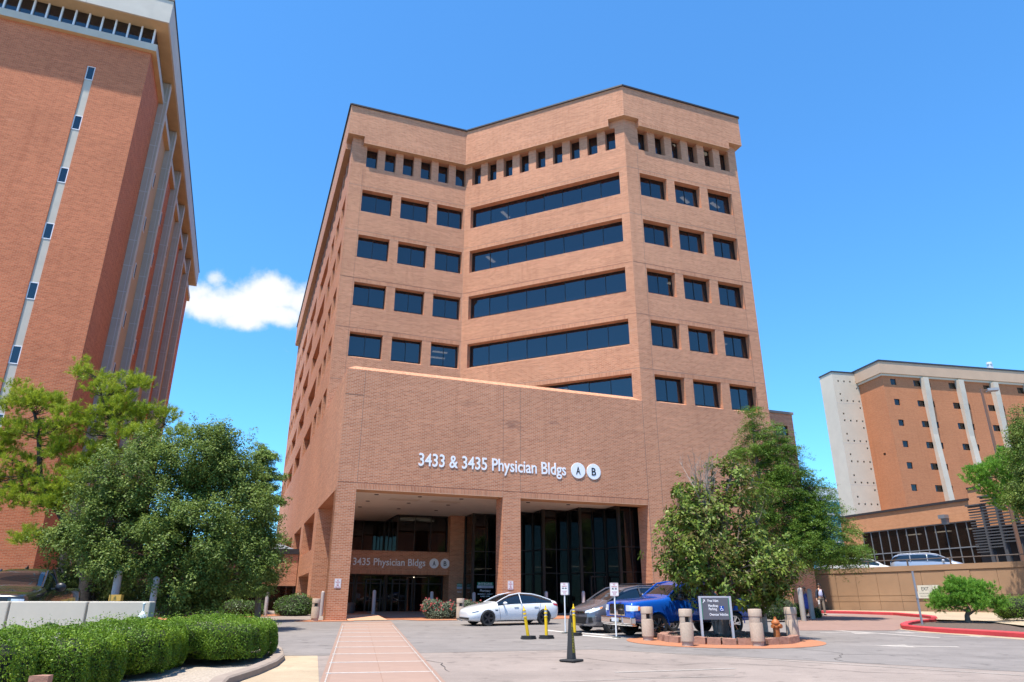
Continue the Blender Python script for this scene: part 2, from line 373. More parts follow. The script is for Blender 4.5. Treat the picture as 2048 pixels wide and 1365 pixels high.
def window(parent, o, t, nin, a, b, c, d, depth, panes, frame_m, glass_m, fw=0.06, rows=(), name='window', cache={}):
    """one window: frame mesh with its panes as children, set back in its opening"""
    o, t, nin = Vector((o[0], o[1], 0)), Vector((t[0], t[1], 0)).normalized(), Vector((nin[0], nin[1], 0)).normalized()
    w, h = b - a, d - c
    key = (round(w, 3), round(h, 3), panes, frame_m.name, glass_m.name, fw, tuple(rows))
    if key not in cache:
        f = MB(); f.box(0, w, -.03, .05, 0, fw); f.box(0, w, -.03, .05, h - fw, h); f.box(0, fw, -.03, .05, fw, h - fw); f.box(w - fw, w, -.03, .05, fw, h - fw)
        n = panes; iw = (w - 2 * fw)
        for i in range(1, n): x = fw + iw * i / n; f.box(x - fw * .4, x + fw * .4, -.028, .045, fw, h - fw)
        for r in rows: f.box(fw, w - fw, -.026, .04, r * h - fw * .4, r * h + fw * .4)
        g = MB(); pw = iw / n; g.box(0.0, pw, .0, .012, fw * .5, h - fw * .5)
        cache[key] = (f.mesh(name + '_frame', frame_m), g.mesh('pane', glass_m), pw)
    fm, gm, pw = cache[key]
    p = o + t * a + nin * depth; ang = math.atan2(t.y, t.x)
    if t.cross(Vector((0, 0, 1))).dot(nin) > 0: p = o + t * b + nin * depth; ang += math.pi
    fo = put(name, fm, parent, (p.x, p.y, c), (0, 0, ang))
    for i in range(panes): put('pane', gm, fo, (fw + pw * i, 0, 0), (random.gauss(0, .006), 0, random.gauss(0, .006)))
    return fo

def text_mesh(s, cap, width=None, depth=0.03, bold=0.012, m=None, m2=None, align='LEFT'):
    bold = bold * 1.25
    """raised lettering lying in the local x-z plane, facing -y, cap height in metres"""
    cu = bpy.data.curves.new('lettering', 'FONT'); cu.body = s; cu.size = cap / 0.69; cu.extrude = depth / 2; cu.offset = bold * cap / 0.69; cu.resolution_u = 3
    cu.align_x = align
    ob = bpy.data.objects.new('tmp', cu); COL.objects.link(ob)
    dg = bpy.context.evaluated_depsgraph_get(); me = bpy.data.meshes.new_from_object(ob.evaluated_get(dg))
    bpy.data.objects.remove(ob); bpy.data.curves.remove(cu)
    co = np.empty(len(me.vertices) * 3); me.vertices.foreach_get('co', co); co = co.reshape(-1, 3)
    if width:
        k = width / (co[:, 0].max() - co[:, 0].min())
        co[:, 0] = (co[:, 0] - (co[:, 0].min() if align == 'LEFT' else (co[:, 0].min() + co[:, 0].max()) / 2)) * k
    out = np.stack([co[:, 0], -co[:, 2] - depth / 2, co[:, 1]], 1)
    me.vertices.foreach_set('co', out.ravel()); me.update(); me.name = 'lettering'
    me.materials.clear()
    if m: me.materials.append(m)
    return me

def bake(o):
    """replace an object's mesh by its evaluated (modified) one"""
    dg = bpy.context.evaluated_depsgraph_get(); dg.update()
    me = bpy.data.meshes.new_from_object(o.evaluated_get(dg)); old = o.data; o.modifiers.clear(); o.data = me; return me

def paving_mat(name, color, spot=.35, dirx=(1, .12)):
    """worn concrete: fine speckle, blotches, drive streaks and scattered dark drips"""
    if name in MATS: return MATS[name]
    m = bpy.data.materials.new(name); m.use_nodes = True; N, L = nt(m); p = N['Principled BSDF']; p.inputs['Roughness'].default_value = .9; p.inputs['Specular IOR Level'].default_value = .3
    tc = N.new('ShaderNodeTexCoord'); src = None
    def layer(scale, det, lo, hi, a, b, stretch=None, rough=.6):
        nonlocal src
        nz = N.new('ShaderNodeTexNoise'); nz.inputs['Scale'].default_value = scale; nz.inputs['Detail'].default_value = det; nz.inputs['Roughness'].default_value = rough
        v = tc.outputs['Object']
        if stretch:
            mp = N.new('ShaderNodeMapping'); mp.inputs['Rotation'].default_value = (0, 0, stretch[1]); mp.inputs['Scale'].default_value = (*stretch[0], 1); L.new(v, mp.inputs['Vector']); v = mp.outputs[0]
        L.new(v, nz.inputs['Vector']); mr = N.new('ShaderNodeMapRange'); mr.inputs['From Min'].default_value = lo; mr.inputs['From Max'].default_value = hi; mr.inputs['To Min'].default_value = a; mr.inputs['To Max'].default_value = b
        L.new(nz.outputs['Fac'], mr.inputs['Value']); mx = N.new('ShaderNodeMix'); mx.data_type = 'RGBA'; mx.blend_type = 'MULTIPLY'; mx.inputs['Factor'].default_value = 1
        if src is None: mx.inputs[6].default_value = (*color, 1)
        else: L.new(src, mx.inputs[6])
        L.new(mr.outputs['Result'], mx.inputs[7]); src = mx.outputs[2]
    layer(45, 3, .3, .7, .88, 1.12); layer(.9, 7, .3, .7, .88, 1.10); layer(.13, 4, .3, .7, .90, 1.10)
    layer(.55, 5, .3, .7, .90, 1.08, ((.18, 1.6), R(-20))); layer(2.3, 5, .60, .72, 1.0, 1 - spot, None, .55); layer(.62, 8, .56, .70, 1.0, 1 - spot * .6, None, .7); layer(1.4, 6, .60, .75, 1.0, 1.16, None, .6)
    L.new(src, p.inputs['Base Color'])
    nb = N.new('ShaderNodeTexNoise'); nb.inputs['Scale'].default_value = 25; L.new(tc.outputs['Object'], nb.inputs['Vector']); bp = N.new('ShaderNodeBump'); bp.inputs['Strength'].default_value = .25; bp.inputs['Distance'].default_value = .02
    L.new(nb.outputs['Fac'], bp.inputs['Height']); L.new(bp.outputs['Normal'], p.inputs['Normal']); MATS[name] = m; return m

# ------------------------------------------------------------------ ground and paving
def gpoly(name, pts, m, off, parent=None):
    """flat sheet on the sloping ground, off metres above it"""
    mb = MB(); mb.add([(p[0], p[1], gz(p[0], p[1]) + off) for p in pts], [tuple(range(len(pts)))])
    return mb.build(name, m, parent)
M_lot = paving_mat('lot_concrete', (0.262, 0.214, 0.186))
M_drive = paving_mat('drive_concrete', (0.205, 0.182, 0.168))
M_beige = paving_mat('beige_concrete', (0.40, 0.31, 0.21), .25)
M_kerb = mat('kerb_concrete', (0.27, 0.215, 0.175), 0.9, var=0.14, vscale=2.0)
M_walk = mat('rose_concrete', (0.300, 0.198, 0.152), 0.9, var=0.06, vscale=2.5, var2=0.06, v2scale=0.4, bump=0.15)
M_walk_e = mat('rose_concrete_edge', (0.275, 0.175, 0.132), 0.9, var=0.08, vscale=2.5)
M_line = mat('worn_white_paint', (0.50, 0.475, 0.44), 0.8, var=0.18, vscale=6)
M_chalk = mat('pale_joint_filler', (0.36, 0.32, 0.285), 0.9, var=0.3, vscale=4)
M_paver = brick_mat('clay_paver', (0.38, 0.135, 0.064), (0.45, 0.175, 0.088), (0.34, 0.18, 0.11), w=0.2, h=0.1, stain=0.12)
M_paver_old = brick_mat('old_red_paver', (0.24, 0.14, 0.11), (0.29, 0.17, 0.135), (0.26, 0.19, 0.155), w=0.2, h=0.1, stain=0.12)
M_redcurb = mat('red_kerb_paint', (0.47, 0.04, 0.045), 0.6, var=0.15, vscale=3)
M_mulch = mat('bark_mulch', (0.105, 0.07, 0.05), 0.95, var=0.5, vscale=9, bump=1.0, bscale=18)
M_gravel = mat('pea_gravel', (0.36, 0.30, 0.24), 0.95, var=0.5, vscale=22, bump=1.0, bscale=30)

g = MB()
ys = [-400, -60, -30, 0, 10, 20, 30, 40, 51, 60, 75, 140, 400, 1500, 4000]; xs = [-3000, -300, -60, -30, 0, 30, 60, 300, 3000]
vv = [(x, y, gz(x, y)) for y in ys for x in xs]; nx = len(xs)
g.add(vv, [(j * nx + i, j * nx + i + 1, (j + 1) * nx + i + 1, (j + 1) * nx + i) for j in range(len(ys) - 1) for i in range(nx - 1)])
struct(g.build('ground', M_lot))

def strip(name, a, b, w, m, off, parent=None, seg=1):
    a, b = Vector((a[0], a[1], 0)), Vector((b[0], b[1], 0)); t = (b - a).normalized(); n = Vector((-t.y, t.x, 0)) * w / 2
    return gpoly(name, [a - n, b - n, b + n, a + n], m, off, parent)
def L2(px, py): p = gp(px, py); return (p.x, p.y)
def lerp2(a, b, t): return (a[0] + (b[0] - a[0]) * t, a[1] + (b[1] - a[1]) * t)

W_A, W_B = Vector((-8.22, 36.52, 0)), Vector((-3.78, 15.31, 0))        # left edge of the crossing walk
wt = (W_B - W_A).normalized(); wr = Vector((-wt.y, wt.x, 0)); WW = 2.42
if wr.x < 0: wr = -wr
# grey drive in front of the building, beyond the paler lot
dl = Vector((-5.15, 20.6, 0))
struct(gpoly('drive', [(-34, 20.0), (-5.15, 20.6), (-3.4, 21.2), (2.6, 22.6), (8.0, 19.2), (16.5, 14.0), (42, 15.5), (45, 47), (24, 52), (17, 46), (12, 43), (-12, 40), (-34, 44)], M_drive, 0.004))
ap = struct(gpoly('beige_apron', [(-6.35, 20.45), (-5.2, 20.55), W_B.xy + Vector((-.02, 0)), (-2.0, 6.8), (-4.2, 6.8), (-5.35, 15.3), (-5.6, 18.4)], M_beige, 0.008))
wk = struct(gpoly('crossing_walk', [(W_A + wr * s + wt * d).xy for s, d in ((-.0, -.4), (-.0, 31.0), (WW, 31.0), (WW, -1.5))], M_walk_e, 0.010))
pan = MB(); SP = 2.18; pwid = (WW - 0.34) / 2
pan.box(-pwid / 2 + .008, pwid / 2 - .008, -SP / 2 + .05, SP / 2 - .05, -.02, .006)
pme = pan.mesh('panel', M_walk)
lin = MB(); lin.box(-(WW - .12) / 2, (WW - .12) / 2, -.036, .036, -.02, .0075); lme = lin.mesh('line', M_line)
wang = math.atan2(wr.y, wr.x); skew = R(4)
for k in range(13):
    for side in (0, 1):
        c = W_A + wt * (0.75 + SP * (k + .5)) + wr * (0.17 + pwid * (side + .5))
        o = put('panel', pme, wk, (c.x, c.y, gz(c.x, c.y) + .010)); o.rotation_euler = (math.atan(SLOPE) * .97, 0, wang)
    c = W_A + wt * (0.75 + SP * k) + wr * WW / 2
    o = put('line', lme, wk, (c.x, c.y, gz(c.x, c.y) + .0105)); o.rotation_euler = (math.atan(SLOPE) * .97, 0, wang)
for s in (0.10, WW - .10):
    a, b = W_A + wr * s + wt * 2.0, W_A + wr * s + wt * 30
    strip('edge_line', a, b, .03, M_chalk, .0165, wk)
# painted stall lines, saw-cut joints and arrows
pm = struct(gpoly('stall_line', [L2(1150, 1266), L2(1300, 1281), L2(1306, 1279.5), L2(1158, 1264.5)], M_line, .009))
struct(gpoly('stall_line', [L2(1090, 1262), L2(1130, 1266), L2(1134, 1265), L2(1096, 1260.5)], M_line, .009))
struct(gpoly('stall_line', [L2(1160, 1272), L2(1232, 1278.5), L2(1238, 1277), L2(1166, 1270.5)], M_line, .009))
for a, b, w in (((1060, 1287), (1250, 1302), .05), ((1250, 1302), (2060, 1353), .06), ((790, 1313), (1160, 1302), .035), ((1230, 1346), (1470, 1338), .10), ((1100, 1365), (1470, 1352), .04)):
    struct(strip('pavement_joint', L2(*a), L2(*b), w, M_chalk, .008))
struct(gpoly('lane_line', [L2(1600, 1257.5), L2(1878, 1277), L2(1882, 1276), L2(1610, 1256.5)], M_chalk, .009))
def crack(px, py, n, step, ang):
    p = gp(px, py); P = [p.copy()]
    for i in range(n): ang += random.gauss(0, .35); p = p + Vector((math.cos(ang), math.sin(ang), 0)) * step * (.6 + .8 * random.random()); P.append(p.copy())
    mb = MB(); vs_ = []
    for i, q in enumerate(P):
        t = (P[min(i + 1, n)] - P[max(0, i - 1)]); t.z = 0; t.normalize(); nn = Vector((-t.y, t.x, 0)) * (.010 if 0 < i < n else .002) * (.7 + .6 * random.random())
        for s_ in (-1, 1): e = q + nn * s_; vs_.append((e.x, e.y, gz(e.x, e.y) + .0085))
    mb.add(vs_, [(2 * i, 2 * i + 1, 2 * i + 3, 2 * i + 2) for i in range(n)]); return struct(mb.build('pavement_crack', mat('crack_dark', (.06, .05, .045), .95)))
for a_ in ((980, 1318, 16, .35, .3), (1330, 1330, 18, .4, -.2), (1620, 1310, 18, .45, .5), (900, 1345, 10, .3, 1.2), (1780, 1330, 14, .4, 2.4), (1240, 1358, 12, .25, .1), (590, 1290, 10, .4, .8)): crack(*a_)
def arrow(px, py, s, rz):
    c = gp(px, py); mb = MB()
    pts = [(-.12, -1.0), (.12, -1.0), (.12, .1), (.45, .1), (0, 1.0), (-.45, .1), (-.12, .1)]
    ca_, sa_ = math.cos(rz), math.sin(rz); P = []
    for x, y in pts: X, Y = c.x + (x * ca_ - y * sa_) * s, c.y + (x * sa_ + y * ca_) * s; P.append((X, Y, gz(X, Y) + .009))
    mb.add(P, [(0, 1, 2, 6), (6, 2, 3, 4, 5)]); return struct(mb.build('painted_arrow', M_chalk))
arrow(1830, 1293.5, 1.25, R(80)); arrow(1830, 1266, 1.1, R(75)); arrow(1700, 1267, 1.1, R(-105)); arrow(1940, 1274, .9, R(-100))

# ------------------------------------------------------------------ physician building
P0 = Vector((-9.54, 38.59, 0)); RZ = math.atan2(D1.y, D1.x)
BLD = thing('physician_building', 'tan brick office tower with stepped plan, dark windows and lettered podium', 'building', P0, RZ)
VA, UN, UM, UR, VE = 9.86, 9.67, 19.53, 30.04, 62.0
ROOF, COR, CORC, T = 40.42, 37.02, 37.66, 0.42
POD, BEAM, CEIL = 14.69, 7.79, 7.92
ZT = [16.69 + 4.06 * i for i in range(5)]            # heads of the five window storeys
WH, RISE = 1.96, 0.22
TOPW = (35.10, COR)
corners = [(0, VA), (UN, VA), (UM, 0), (UR, 0)]
faces = {   # name: origin, direction, inward normal, length
    'A': ((0, VA), (1, 0), (0, 1), UN), 'D': ((UM, 0), (-1, 1), (1, 1), math.hypot(UM - UN, VA)), 'C': ((UM, 0), (1, 0), (0, 1), UR - UM)}
def band_holes(cols, zts): return [(a, b, z - WH, z) for z in zts for a, b in cols]
colA = [(1.12, 3.56), (4.26, 6.58), (7.28, 9.52)]; topA = [(1.22 + 1.51 * i, 2.12 + 1.51 * i) for i in range(6)]
colC = [(1.12, 3.52), (4.22, 6.56), (7.28, 9.62)]; topC = [(1.20 + 1.535 * i, 2.08 + 1.535 * i) for i in range(6)]
LD = faces['D'][3]; colD = [(0.6, LD - 0.55)]; topD = [(0.75 + 1.47 * i, 1.57 + 1.47 * i) for i in range(9)]
specs = (('A', colA, topA, 2, ZT), ('D', colD, topD, 8, ZT), ('C', colC, topC, 2, ZT))
for key, cols, tops, npn, zts in specs:
    o, t, n, Ln = faces[key]
    mb = MB(); hs = band_holes(cols, zts)
    z0 = 0.2 if key == 'C' else 13.6
    wall(mb, o, t, n, 0, Ln, z0, TOPW[0] - .25, hs, depth=0.50, rise=RISE)
    wall(mb, o, t, n, 0, Ln, TOPW[0] - .25, COR + 1.2, [(a, b, TOPW[0], TOPW[1]) for a, b in tops], depth=0.55, rise=.12)
    mb.build('wall', M_brick, BLD)
    # soldier-brick lintels, 6 mm proud
    sm = MB(); tv, nv = Vector((*t, 0)).normalized(), Vector((*n, 0)).normalized(); ov = Vector((*o, 0))
    for z in zts:
        a, b = cols[0][0] - .02, cols[-1][1] + .02
        c = ov + tv * (a + b) / 2 + nv * .012; sm.obox(c, tv, nv, b - a, .04, z + .012, z + .30)
    sm.build('soldier_course', M_soldier, BLD)
    for z in zts:
        for a, b in cols: window(BLD, o, t, n, a + .003, b - .003, z - WH + RISE + .004, z - .004, .50, npn, M_frame, M_glass, .055)
    for a, b in tops: window(BLD, o, t, n, a + .003, b - .003, TOPW[0] + .125, TOPW[1] - .004, .55, 1, M_frame, M_glass, .06)
# floor-line control joints
jm = MB()
for z in [zt + .33 for zt in ZT]:
    for key in faces:
        o, t, n, Ln = faces[key]; tv, nv = Vector((*t, 0)).normalized(), Vector((*n, 0)).normalized()
        jm.obox(Vector((*o, 0)) + tv * Ln / 2 + nv * .02, tv, nv, Ln - .05, .05, z, z + .022)
for x, z1 in ((1.02, 34.8),): jm.box(x, x + .02, VA - .005, VA + .03, 15, z1); jm.box(UM + x, UM + x + .02, -.005, .03, 1, z1)
jm.box(UR - .95, UR - .93, -.005, .03, 1, 34.8)
stuff(jm.build('control_joint', M_joint, BLD))
# left flank: three narrow, three wide, three narrow bays on every storey
small = [(11.15, 13.55), (14.45, 16.85), (17.95, 20.35)]; large = [(21.9, 29.5), (32.45, 39.8), (42.4, 50.0)]; small2 = [(51.8, 54.2), (55.1, 57.5), (58.4, 60.8)]
mb = MB(); colsL = small + large + small2
zl = ZT
wall(mb, (0, 0), (0, 1), (1, 0), VA, VE, POD - .35, TOPW[0] - .25, band_holes(colsL, zl), depth=0.85, rise=RISE)
topL = [(11.3 + 1.95 * i, 12.5 + 1.95 * i) for i in range(25)]
wall(mb, (0, 0), (0, 1), (1, 0), VA, VE, TOPW[0] - .25, COR + 1.2, [(a, b, *TOPW) for a, b in topL], depth=0.55, rise=.12)
# podium flank and its arcade
arc = [(.98, 9.2, -1, BEAM), (11.2, 19.25, 5.3, BEAM), (11.2, 19.25, -1, 3.83), (21.4, 28.7, 5.5, BEAM), (31.0, 38.6, 5.5, BEAM), (41, 48.6, 5.5, BEAM)]
wall(mb, (0, 0), (0, 1), (1, 0), 0, VE, -1, POD - .35, [(a, b, max(c, -1), d) for a, b, c, d in arc], depth=1.15)
wall(mb, (0, 0), (0, 1), (1, 0), 0, VA, POD - .35, POD, (), depth=.3)
mb.build('wall', M_brick, BLD)
for z in zl:
    for a, b in small + small2: window(BLD, (0, 0), (0, 1), (1, 0), a + .003, b - .003, z - WH + RISE + .004, z - .004, .85, 2, M_frame, M_glass, .055)
    for a, b in large: window(BLD, (0, 0), (0, 1), (1, 0), a + .003, b - .003, z - WH + RISE + .004, z - .004, .85, 5, M_frame, M_glass, .055)
for a, b in topL: window(BLD, (0, 0), (0, 1), (1, 0), a + .003, b - .003, TOPW[0] + .125, TOPW[1] - .004, .55, 1, M_frame, M_glass, .06)
for a, b in ((21.4, 28.7), (31.0, 38.6), (41, 48.6)): window(BLD, (0, 0), (0, 1), (1, 0), a + .003, b - .003, 5.504, BEAM - .004, 1.1, 5, M_frame, M_glass_d, .06)
# back walls and roof deck
bk = MB(); bk.quad((UR, 0, .2), (UR, 0, ROOF - 1), (UR, VE, ROOF - 1), (UR, VE, .2)); bk.quad((UR, VE, .2), (UR, VE, ROOF - 1), (0, VE, ROOF - 1), (0, VE, .2)); bk.build('wall', M_brick, BLD)
poly = [(0, VA), (UN, VA), (UM, 0), (UR, 0), (UR, VE), (0, VE)]
rf = MB(); rf.prism(poly, ROOF - 1.0, ROOF - .9); rf.build('roof', M_slab, BLD)
# overhanging brick parapet with notched corners
def offset_poly(pl, d):
    out = []
    for i in range(len(pl)):
        p0, p1, p2 = Vector(pl[i - 1]), Vector(pl[i]), Vector(pl[(i + 1) % len(pl)])
        e1, e2 = (p1 - p0).normalized(), (p2 - p1).normalized(); n1, n2 = Vector((e1.y, -e1.x)), Vector((e2.y, -e2.x))
        b = (n1 + n2); b = b / max(.2, b.dot(n1)); out.append(p1 + b * d)
    return out
off = offset_poly(poly, T); n = len(poly); pr = MB(); sf = MB(); cp = MB(); sd = MB(); inner = offset_poly(poly, -.25)
for i in range(n):
    a, b = off[i], off[(i + 1) % n]; wa, wb = Vector(poly[i]), Vector(poly[(i + 1) % n])
    e = (b - a).normalized(); Ls = (b - a).length
    conv_a = i != 1; conv_b = (i + 1) % n != 1
    ca_, cb_ = (1.30 if conv_a else 0), (1.30 if conv_b else 0)
    segs = [(0, ca_, CORC), (ca_, Ls - cb_, COR), (Ls - cb_, Ls, CORC)]
    nin = Vector((-e.y, e.x)) * (T + .0)
    for s0, s1, z in segs:
        if s1 - s0 < 1e-3: continue
        A, B = a + e * s0, a + e * s1
        pr.quad((*A, z), (*B, z), (*B, ROOF), (*A, ROOF))
        IA = A + nin if s0 > 0 or not conv_a else wa; IB = B + nin if s1 < Ls or not conv_b else wb
        if s0 == 0: IA = wa
        if s1 == Ls: IB = wb
        sf.quad((*A, z), (*IA, z), (*IB, z), (*B, z))
        sd.add([(*(A - nin * .018), z), (*(B - nin * .018), z), (*(B - nin * .018), z + .30), (*(A - nin * .018), z + .30)], [(0, 1, 2, 3)])
    for s in (ca_, Ls - cb_):
        if 0 < s < Ls: A = a + e * s; pr.quad((*A, COR), (*(A + nin), COR), (*(A + nin), CORC), (*A, CORC))
    ia, ib = inner[i], inner[(i + 1) % n]
    pr.quad((*a, ROOF), (*b, ROOF), (*ib, ROOF), (*ia, ROOF)); pr.quad((*ib, ROOF), (*ia, ROOF), (*ia, ROOF - 1), (*ib, ROOF - 1))
    co_a, co_b = a - nin * .12, b - nin * .12
    mid = (co_a + co_b) / 2 + nin * .35; tv = Vector((e.x, e.y, 0)); nv = Vector((-e.y, e.x, 0))
    cp.obox((*mid, 0), tv, nv, Ls + .06, .42, ROOF + .003 + .001 * i, ROOF + .13 + .001 * i)
    for s in (1.55, Ls - 1.55):
        if Ls > 6: A = a + e * s; sd_ = A - nin * .01
pr.build('parapet', M_brick, BLD); sf.build('soffit', M_tan, BLD); sd.build('soldier_course', M_soldier, BLD); cp.build('coping', M_cap, BLD)
# interior slabs, core and a few lit ceiling panels seen through the glass
for k, zt in enumerate(ZT):
    s = MB(); q = offset_poly(poly, -.72); s.prism([(p[0], p[1]) for p in q], zt + .14, zt + .5); s.build('floor_slab', M_slab, BLD)
s = MB(); s.prism([(p[0], p[1]) for p in offset_poly(poly, -1.0)], 34.2, 34.5); s.build('floor_slab', M_slab, BLD)
s = MB(); s.prism([(p[0], p[1]) for p in offset_poly(poly, -1.0)], 38.3, 38.5); s.build('floor_slab', M_slab, BLD)
s = MB(); s.prism([(p[0], p[1]) for p in offset_poly(poly, -5.2)], 15.2, 38); s.build('core_wall', M_inner, BLD)
lt = MB(); lt.box(-.6, .6, -.14, .14, 0, .03); ltm = lt.mesh('ceiling_light', M_light)
for (x, y, z, r) in ((8.6, 12.2, ZT[1], 0), (8.8, 13.6, ZT[1], 0), (26.2, 2.2, ZT[4], .5), (29.0, 2.0, ZT[4], .4), (25.0, 2.6, ZT[0], .3), (17.0, 6.0, ZT[0], .7),
                     (12.2, 10.4, ZT[3], .7), (28.4, 2.4, ZT[1], .3), (13.2, 9.6, ZT[4], .7), (24.2, 1.9, ZT[2], .2)):
    put('ceiling_light', ltm, BLD, (x, y, z + .07), (0, 0, r))
for (x, y) in ((25.4, 1.9), (11.6, 10.3), (13.9, 8.0), (9.0, 12.0), (28.6, 2.1)): put('ceiling_light', ltm, BLD, (x, y, 38.25), (0, 0, .6))

# podium: front wall, sloping brick coping, pillars, ceiling
pf = MB(); wall(pf, (0, 0), (1, 0), (0, 1), 0, UM, BEAM, POD, (), depth=.4); pf.build('podium_wall', M_brick_front, BLD)
pb = MB(); pb.quad((0, 1.0, BEAM), (UM, 1.0, BEAM), (UM, 1.0, BEAM + .6), (0, 1.0, BEAM + .6)); pb.quad((0, 0, BEAM), (UM - .07, 0, BEAM), (UM - .07, 1.0, BEAM), (0, 1.0, BEAM)); pb.build('beam_soffit', M_tan, BLD)
cpz = MB(); CW, CZ = .52, .34
cpz.add([(0, 0, POD), (UM, 0, POD), (UM, CW, POD + CZ), (CW, CW, POD + CZ), (0, VA, POD), (CW, VA, POD + CZ), (UM, CW + .3, POD + CZ), (CW + .3, CW + .3, POD + CZ), (CW + .3, VA, POD + CZ),
         (UM, CW + .3, POD - .6), (CW + .3, CW + .3, POD - .6), (CW + .3, VA, POD - .6)],
        [(0, 1, 2, 3), (4, 0, 3, 5), (3, 2, 6, 7), (5, 3, 7, 8), (7, 6, 9, 10), (8, 7, 10, 11)]); cpz.build('podium_coping', M_soldier, BLD)
pr2 = MB(); pr2.add([(CW, CW, POD - .6), (UM - .5, CW, POD - .6), (UN, VA, POD - .6), (CW, VA, POD - .6)], [(0, 1, 2, 3)]); pr2.build('podium_roof', M_slab, BLD)
def pillar(x0, x1, y0, y1): q = MB(); q.box(x0, x1, y0, y1, .2, BEAM - .002); return q.build('pillar', M_brick_front, BLD)
pillar(.0, 1.06, .002, .98); pillar(9.63, 10.75, .002, 1.15)
for a, b in ((9.2, 11.2), (19.25, 21.4)): pass
sc = MB()
for a, b in ((1.08, 9.61), (10.77, UM - .09)): sc.box(a, b, -.008, .03, BEAM + .004, BEAM + .33)
sc.build('soldier_course', M_soldier, BLD)
jj = MB()
jj.box(9.62, 9.64, -.004, .02, BEAM + .4, POD - .02); jj.box(10.74, 10.76, -.004, .02, BEAM + .4, POD - .02); jj.box(1.06, 1.08, -.004, .02, BEAM + .4, POD - .02)
jj.box(UM - .01, UM + .012, -.004, .02, 1.1, POD - .02); jj.box(.01, UM, -.004, .02, BEAM + .36, BEAM + .378); jj.box(0.01, 1.05, -.005, .02, 13.15, 13.17)
for y in (2.3, 9.7, 10.4, 20.0, 30.2): jj.box(-.004, .02, y, y + .02, BEAM + .1, 14.2)
stuff(jj.build('control_joint', M_joint, BLD))
ce = MB(); ce.box(1.18, UM + .6, 1.002, 17.2, CEIL, CEIL + .12); ce.build('portico_ceiling', M_ceil, BLD)
cl = MB(); cl.lathe([(.001, 0), (.13, 0), (.13, .03), (.001, .03)], 12); clm = cl.mesh('downlight', M_cap)
for x in (2.6, 5.2, 7.8, 12.2, 15.0, 17.6):
    for y in (2.4, 5.4, 8.4):
        if x + y < 18.6: put('downlight', clm, BLD, (x, y, CEIL - .028))
ventm = MB(); ventm.box(-.9, .9, -.45, .45, 0, .02); vm_ = mat('ceiling_access_panel', (0.56, 0.50, 0.42), 0.9); vme = ventm.mesh('ceiling_panel', vm_)
for x in (4.6, 7.2): put('ceiling_panel', vme, BLD, (x, 4.0, CEIL - .018))
# right jamb of the big opening
rj = MB(); rj.box(UM - .07, UM + .5, .003, 1.3, .2, BEAM - .003); rj.build('jamb', M_brick, BLD)
# stepped glass screen
zig = [(19.9, 1.6), (18.15, 1.6), (18.15, 3.45), (16.3, 3.45), (16.3, 5.3), (14.45, 5.3), (14.45, 7.15), (12.6, 7.15), (12.6, 9.05), (10.72, 9.05), (10.72, 10.9)]
GZ0 = 1.05
for i in range(len(zig) - 1):
    a, b = Vector(zig[i]), Vector(zig[i + 1]); t = (b - a); Ln = t.length; t.normalize()
    nin = Vector((0, 1)) if abs(t.x) > .5 else Vector((1, 0))
    np_ = 2 if abs(t.x) > .5 else 1
    window(BLD, a, t, nin, .02, Ln - .02, GZ0, CEIL - .002, .0, np_, M_frame, M_glass_d, .07, rows=((3.81 - GZ0) / (CEIL - GZ0), (5.34 - GZ0) / (CEIL - GZ0)), name='glass_bay')
ps = MB()
for p in zig[1:]: ps.box(p[0] - .09, p[0] + .09, p[1] - .09, p[1] + .09, .9, CEIL)
ps.build('bay_post', M_frame, BLD)
dr = MB(); dr.box(-.55, -.47, -.07, .05, 0, 2.5); dr.box(.47, .55, -.07, .05, 0, 2.5); dr.box(-.47, .47, -.07, .05, 2.42, 2.5); dr.box(-.47, .47, -.07, .05, 0, .18); dr.box(-.47, .47, -.09, -.06, 1.05, 1.10)
drm = dr.mesh('door', M_frame); put('door', drm, BLD, (17.45, 3.40, GZ0 + .06))
# brick wing wall, first-floor window and lettered band over the entrance
bw = MB(); bw.box(9.58, 10.66, 10.92, 14.5, .9, CEIL); bw.build('pier', M_brick, BLD)
bd = MB(); bd.box(1.0, 9.57, 11.0, 11.5, 3.81, 5.35); bd.build('lettered_band', M_brick, BLD)
bs = MB(); bs.box(1.0, 9.57, 10.99, 11.2, 3.80, 4.06); bs.build('soldier_course', M_soldier, BLD)
window(BLD, (0, 11.6), (1, 0), (0, 1), 5.85, 9.56, 5.36, CEIL - .004, 0, 3, M_frame, M_glass_d, .07, name='glass_bay')
window(BLD, (5.85, 0), (0, 1), (1, 0), 11.62, 16.3, 5.36, CEIL - .004, 0, 3, M_frame, M_glass_d, .07, name='glass_bay')
window(BLD, (0, 16.4), (1, 0), (0, 1), 1.0, 5.82, 5.36, CEIL - .004, 0, 3, M_frame, M_glass_d, .07, name='glass_bay')
fb = MB(); fb.box(1.0, 9.57, 11.5, 17.0, 5.2, 5.34); fb.build('floor_slab', M_slab, BLD)
for x0, x1 in ((1.0, 3.2), (3.3, 5.3), (5.4, 7.3), (7.4, 9.5)):
    window(BLD, (0, 12.2), (1, 0), (0, 1), x0, x1, 1.02, 3.80, 0, 2, M_frame, M_glass_d, .08, rows=(.8,), name='entrance_glazing')
put('door', drm, BLD, (4.5, 12.12, 1.03)); put('door', drm, BLD, (6.35, 12.12, 1.03))
ib = MB(); ib.quad((0.9, 19, .9), (UM + 4, 19, .9), (UM + 4, 19, 9), (.9, 19, 9)); ib.quad((UM + 4, 1.4, .9), (UM + 4, 19, .9), (UM + 4, 19, 9), (UM + 4, 1.4, 9)); ib.box(11, UM + 3.9, 12, 18.8, CEIL + .2, CEIL + .3); ib.build('lobby_wall', M_inner, BLD)
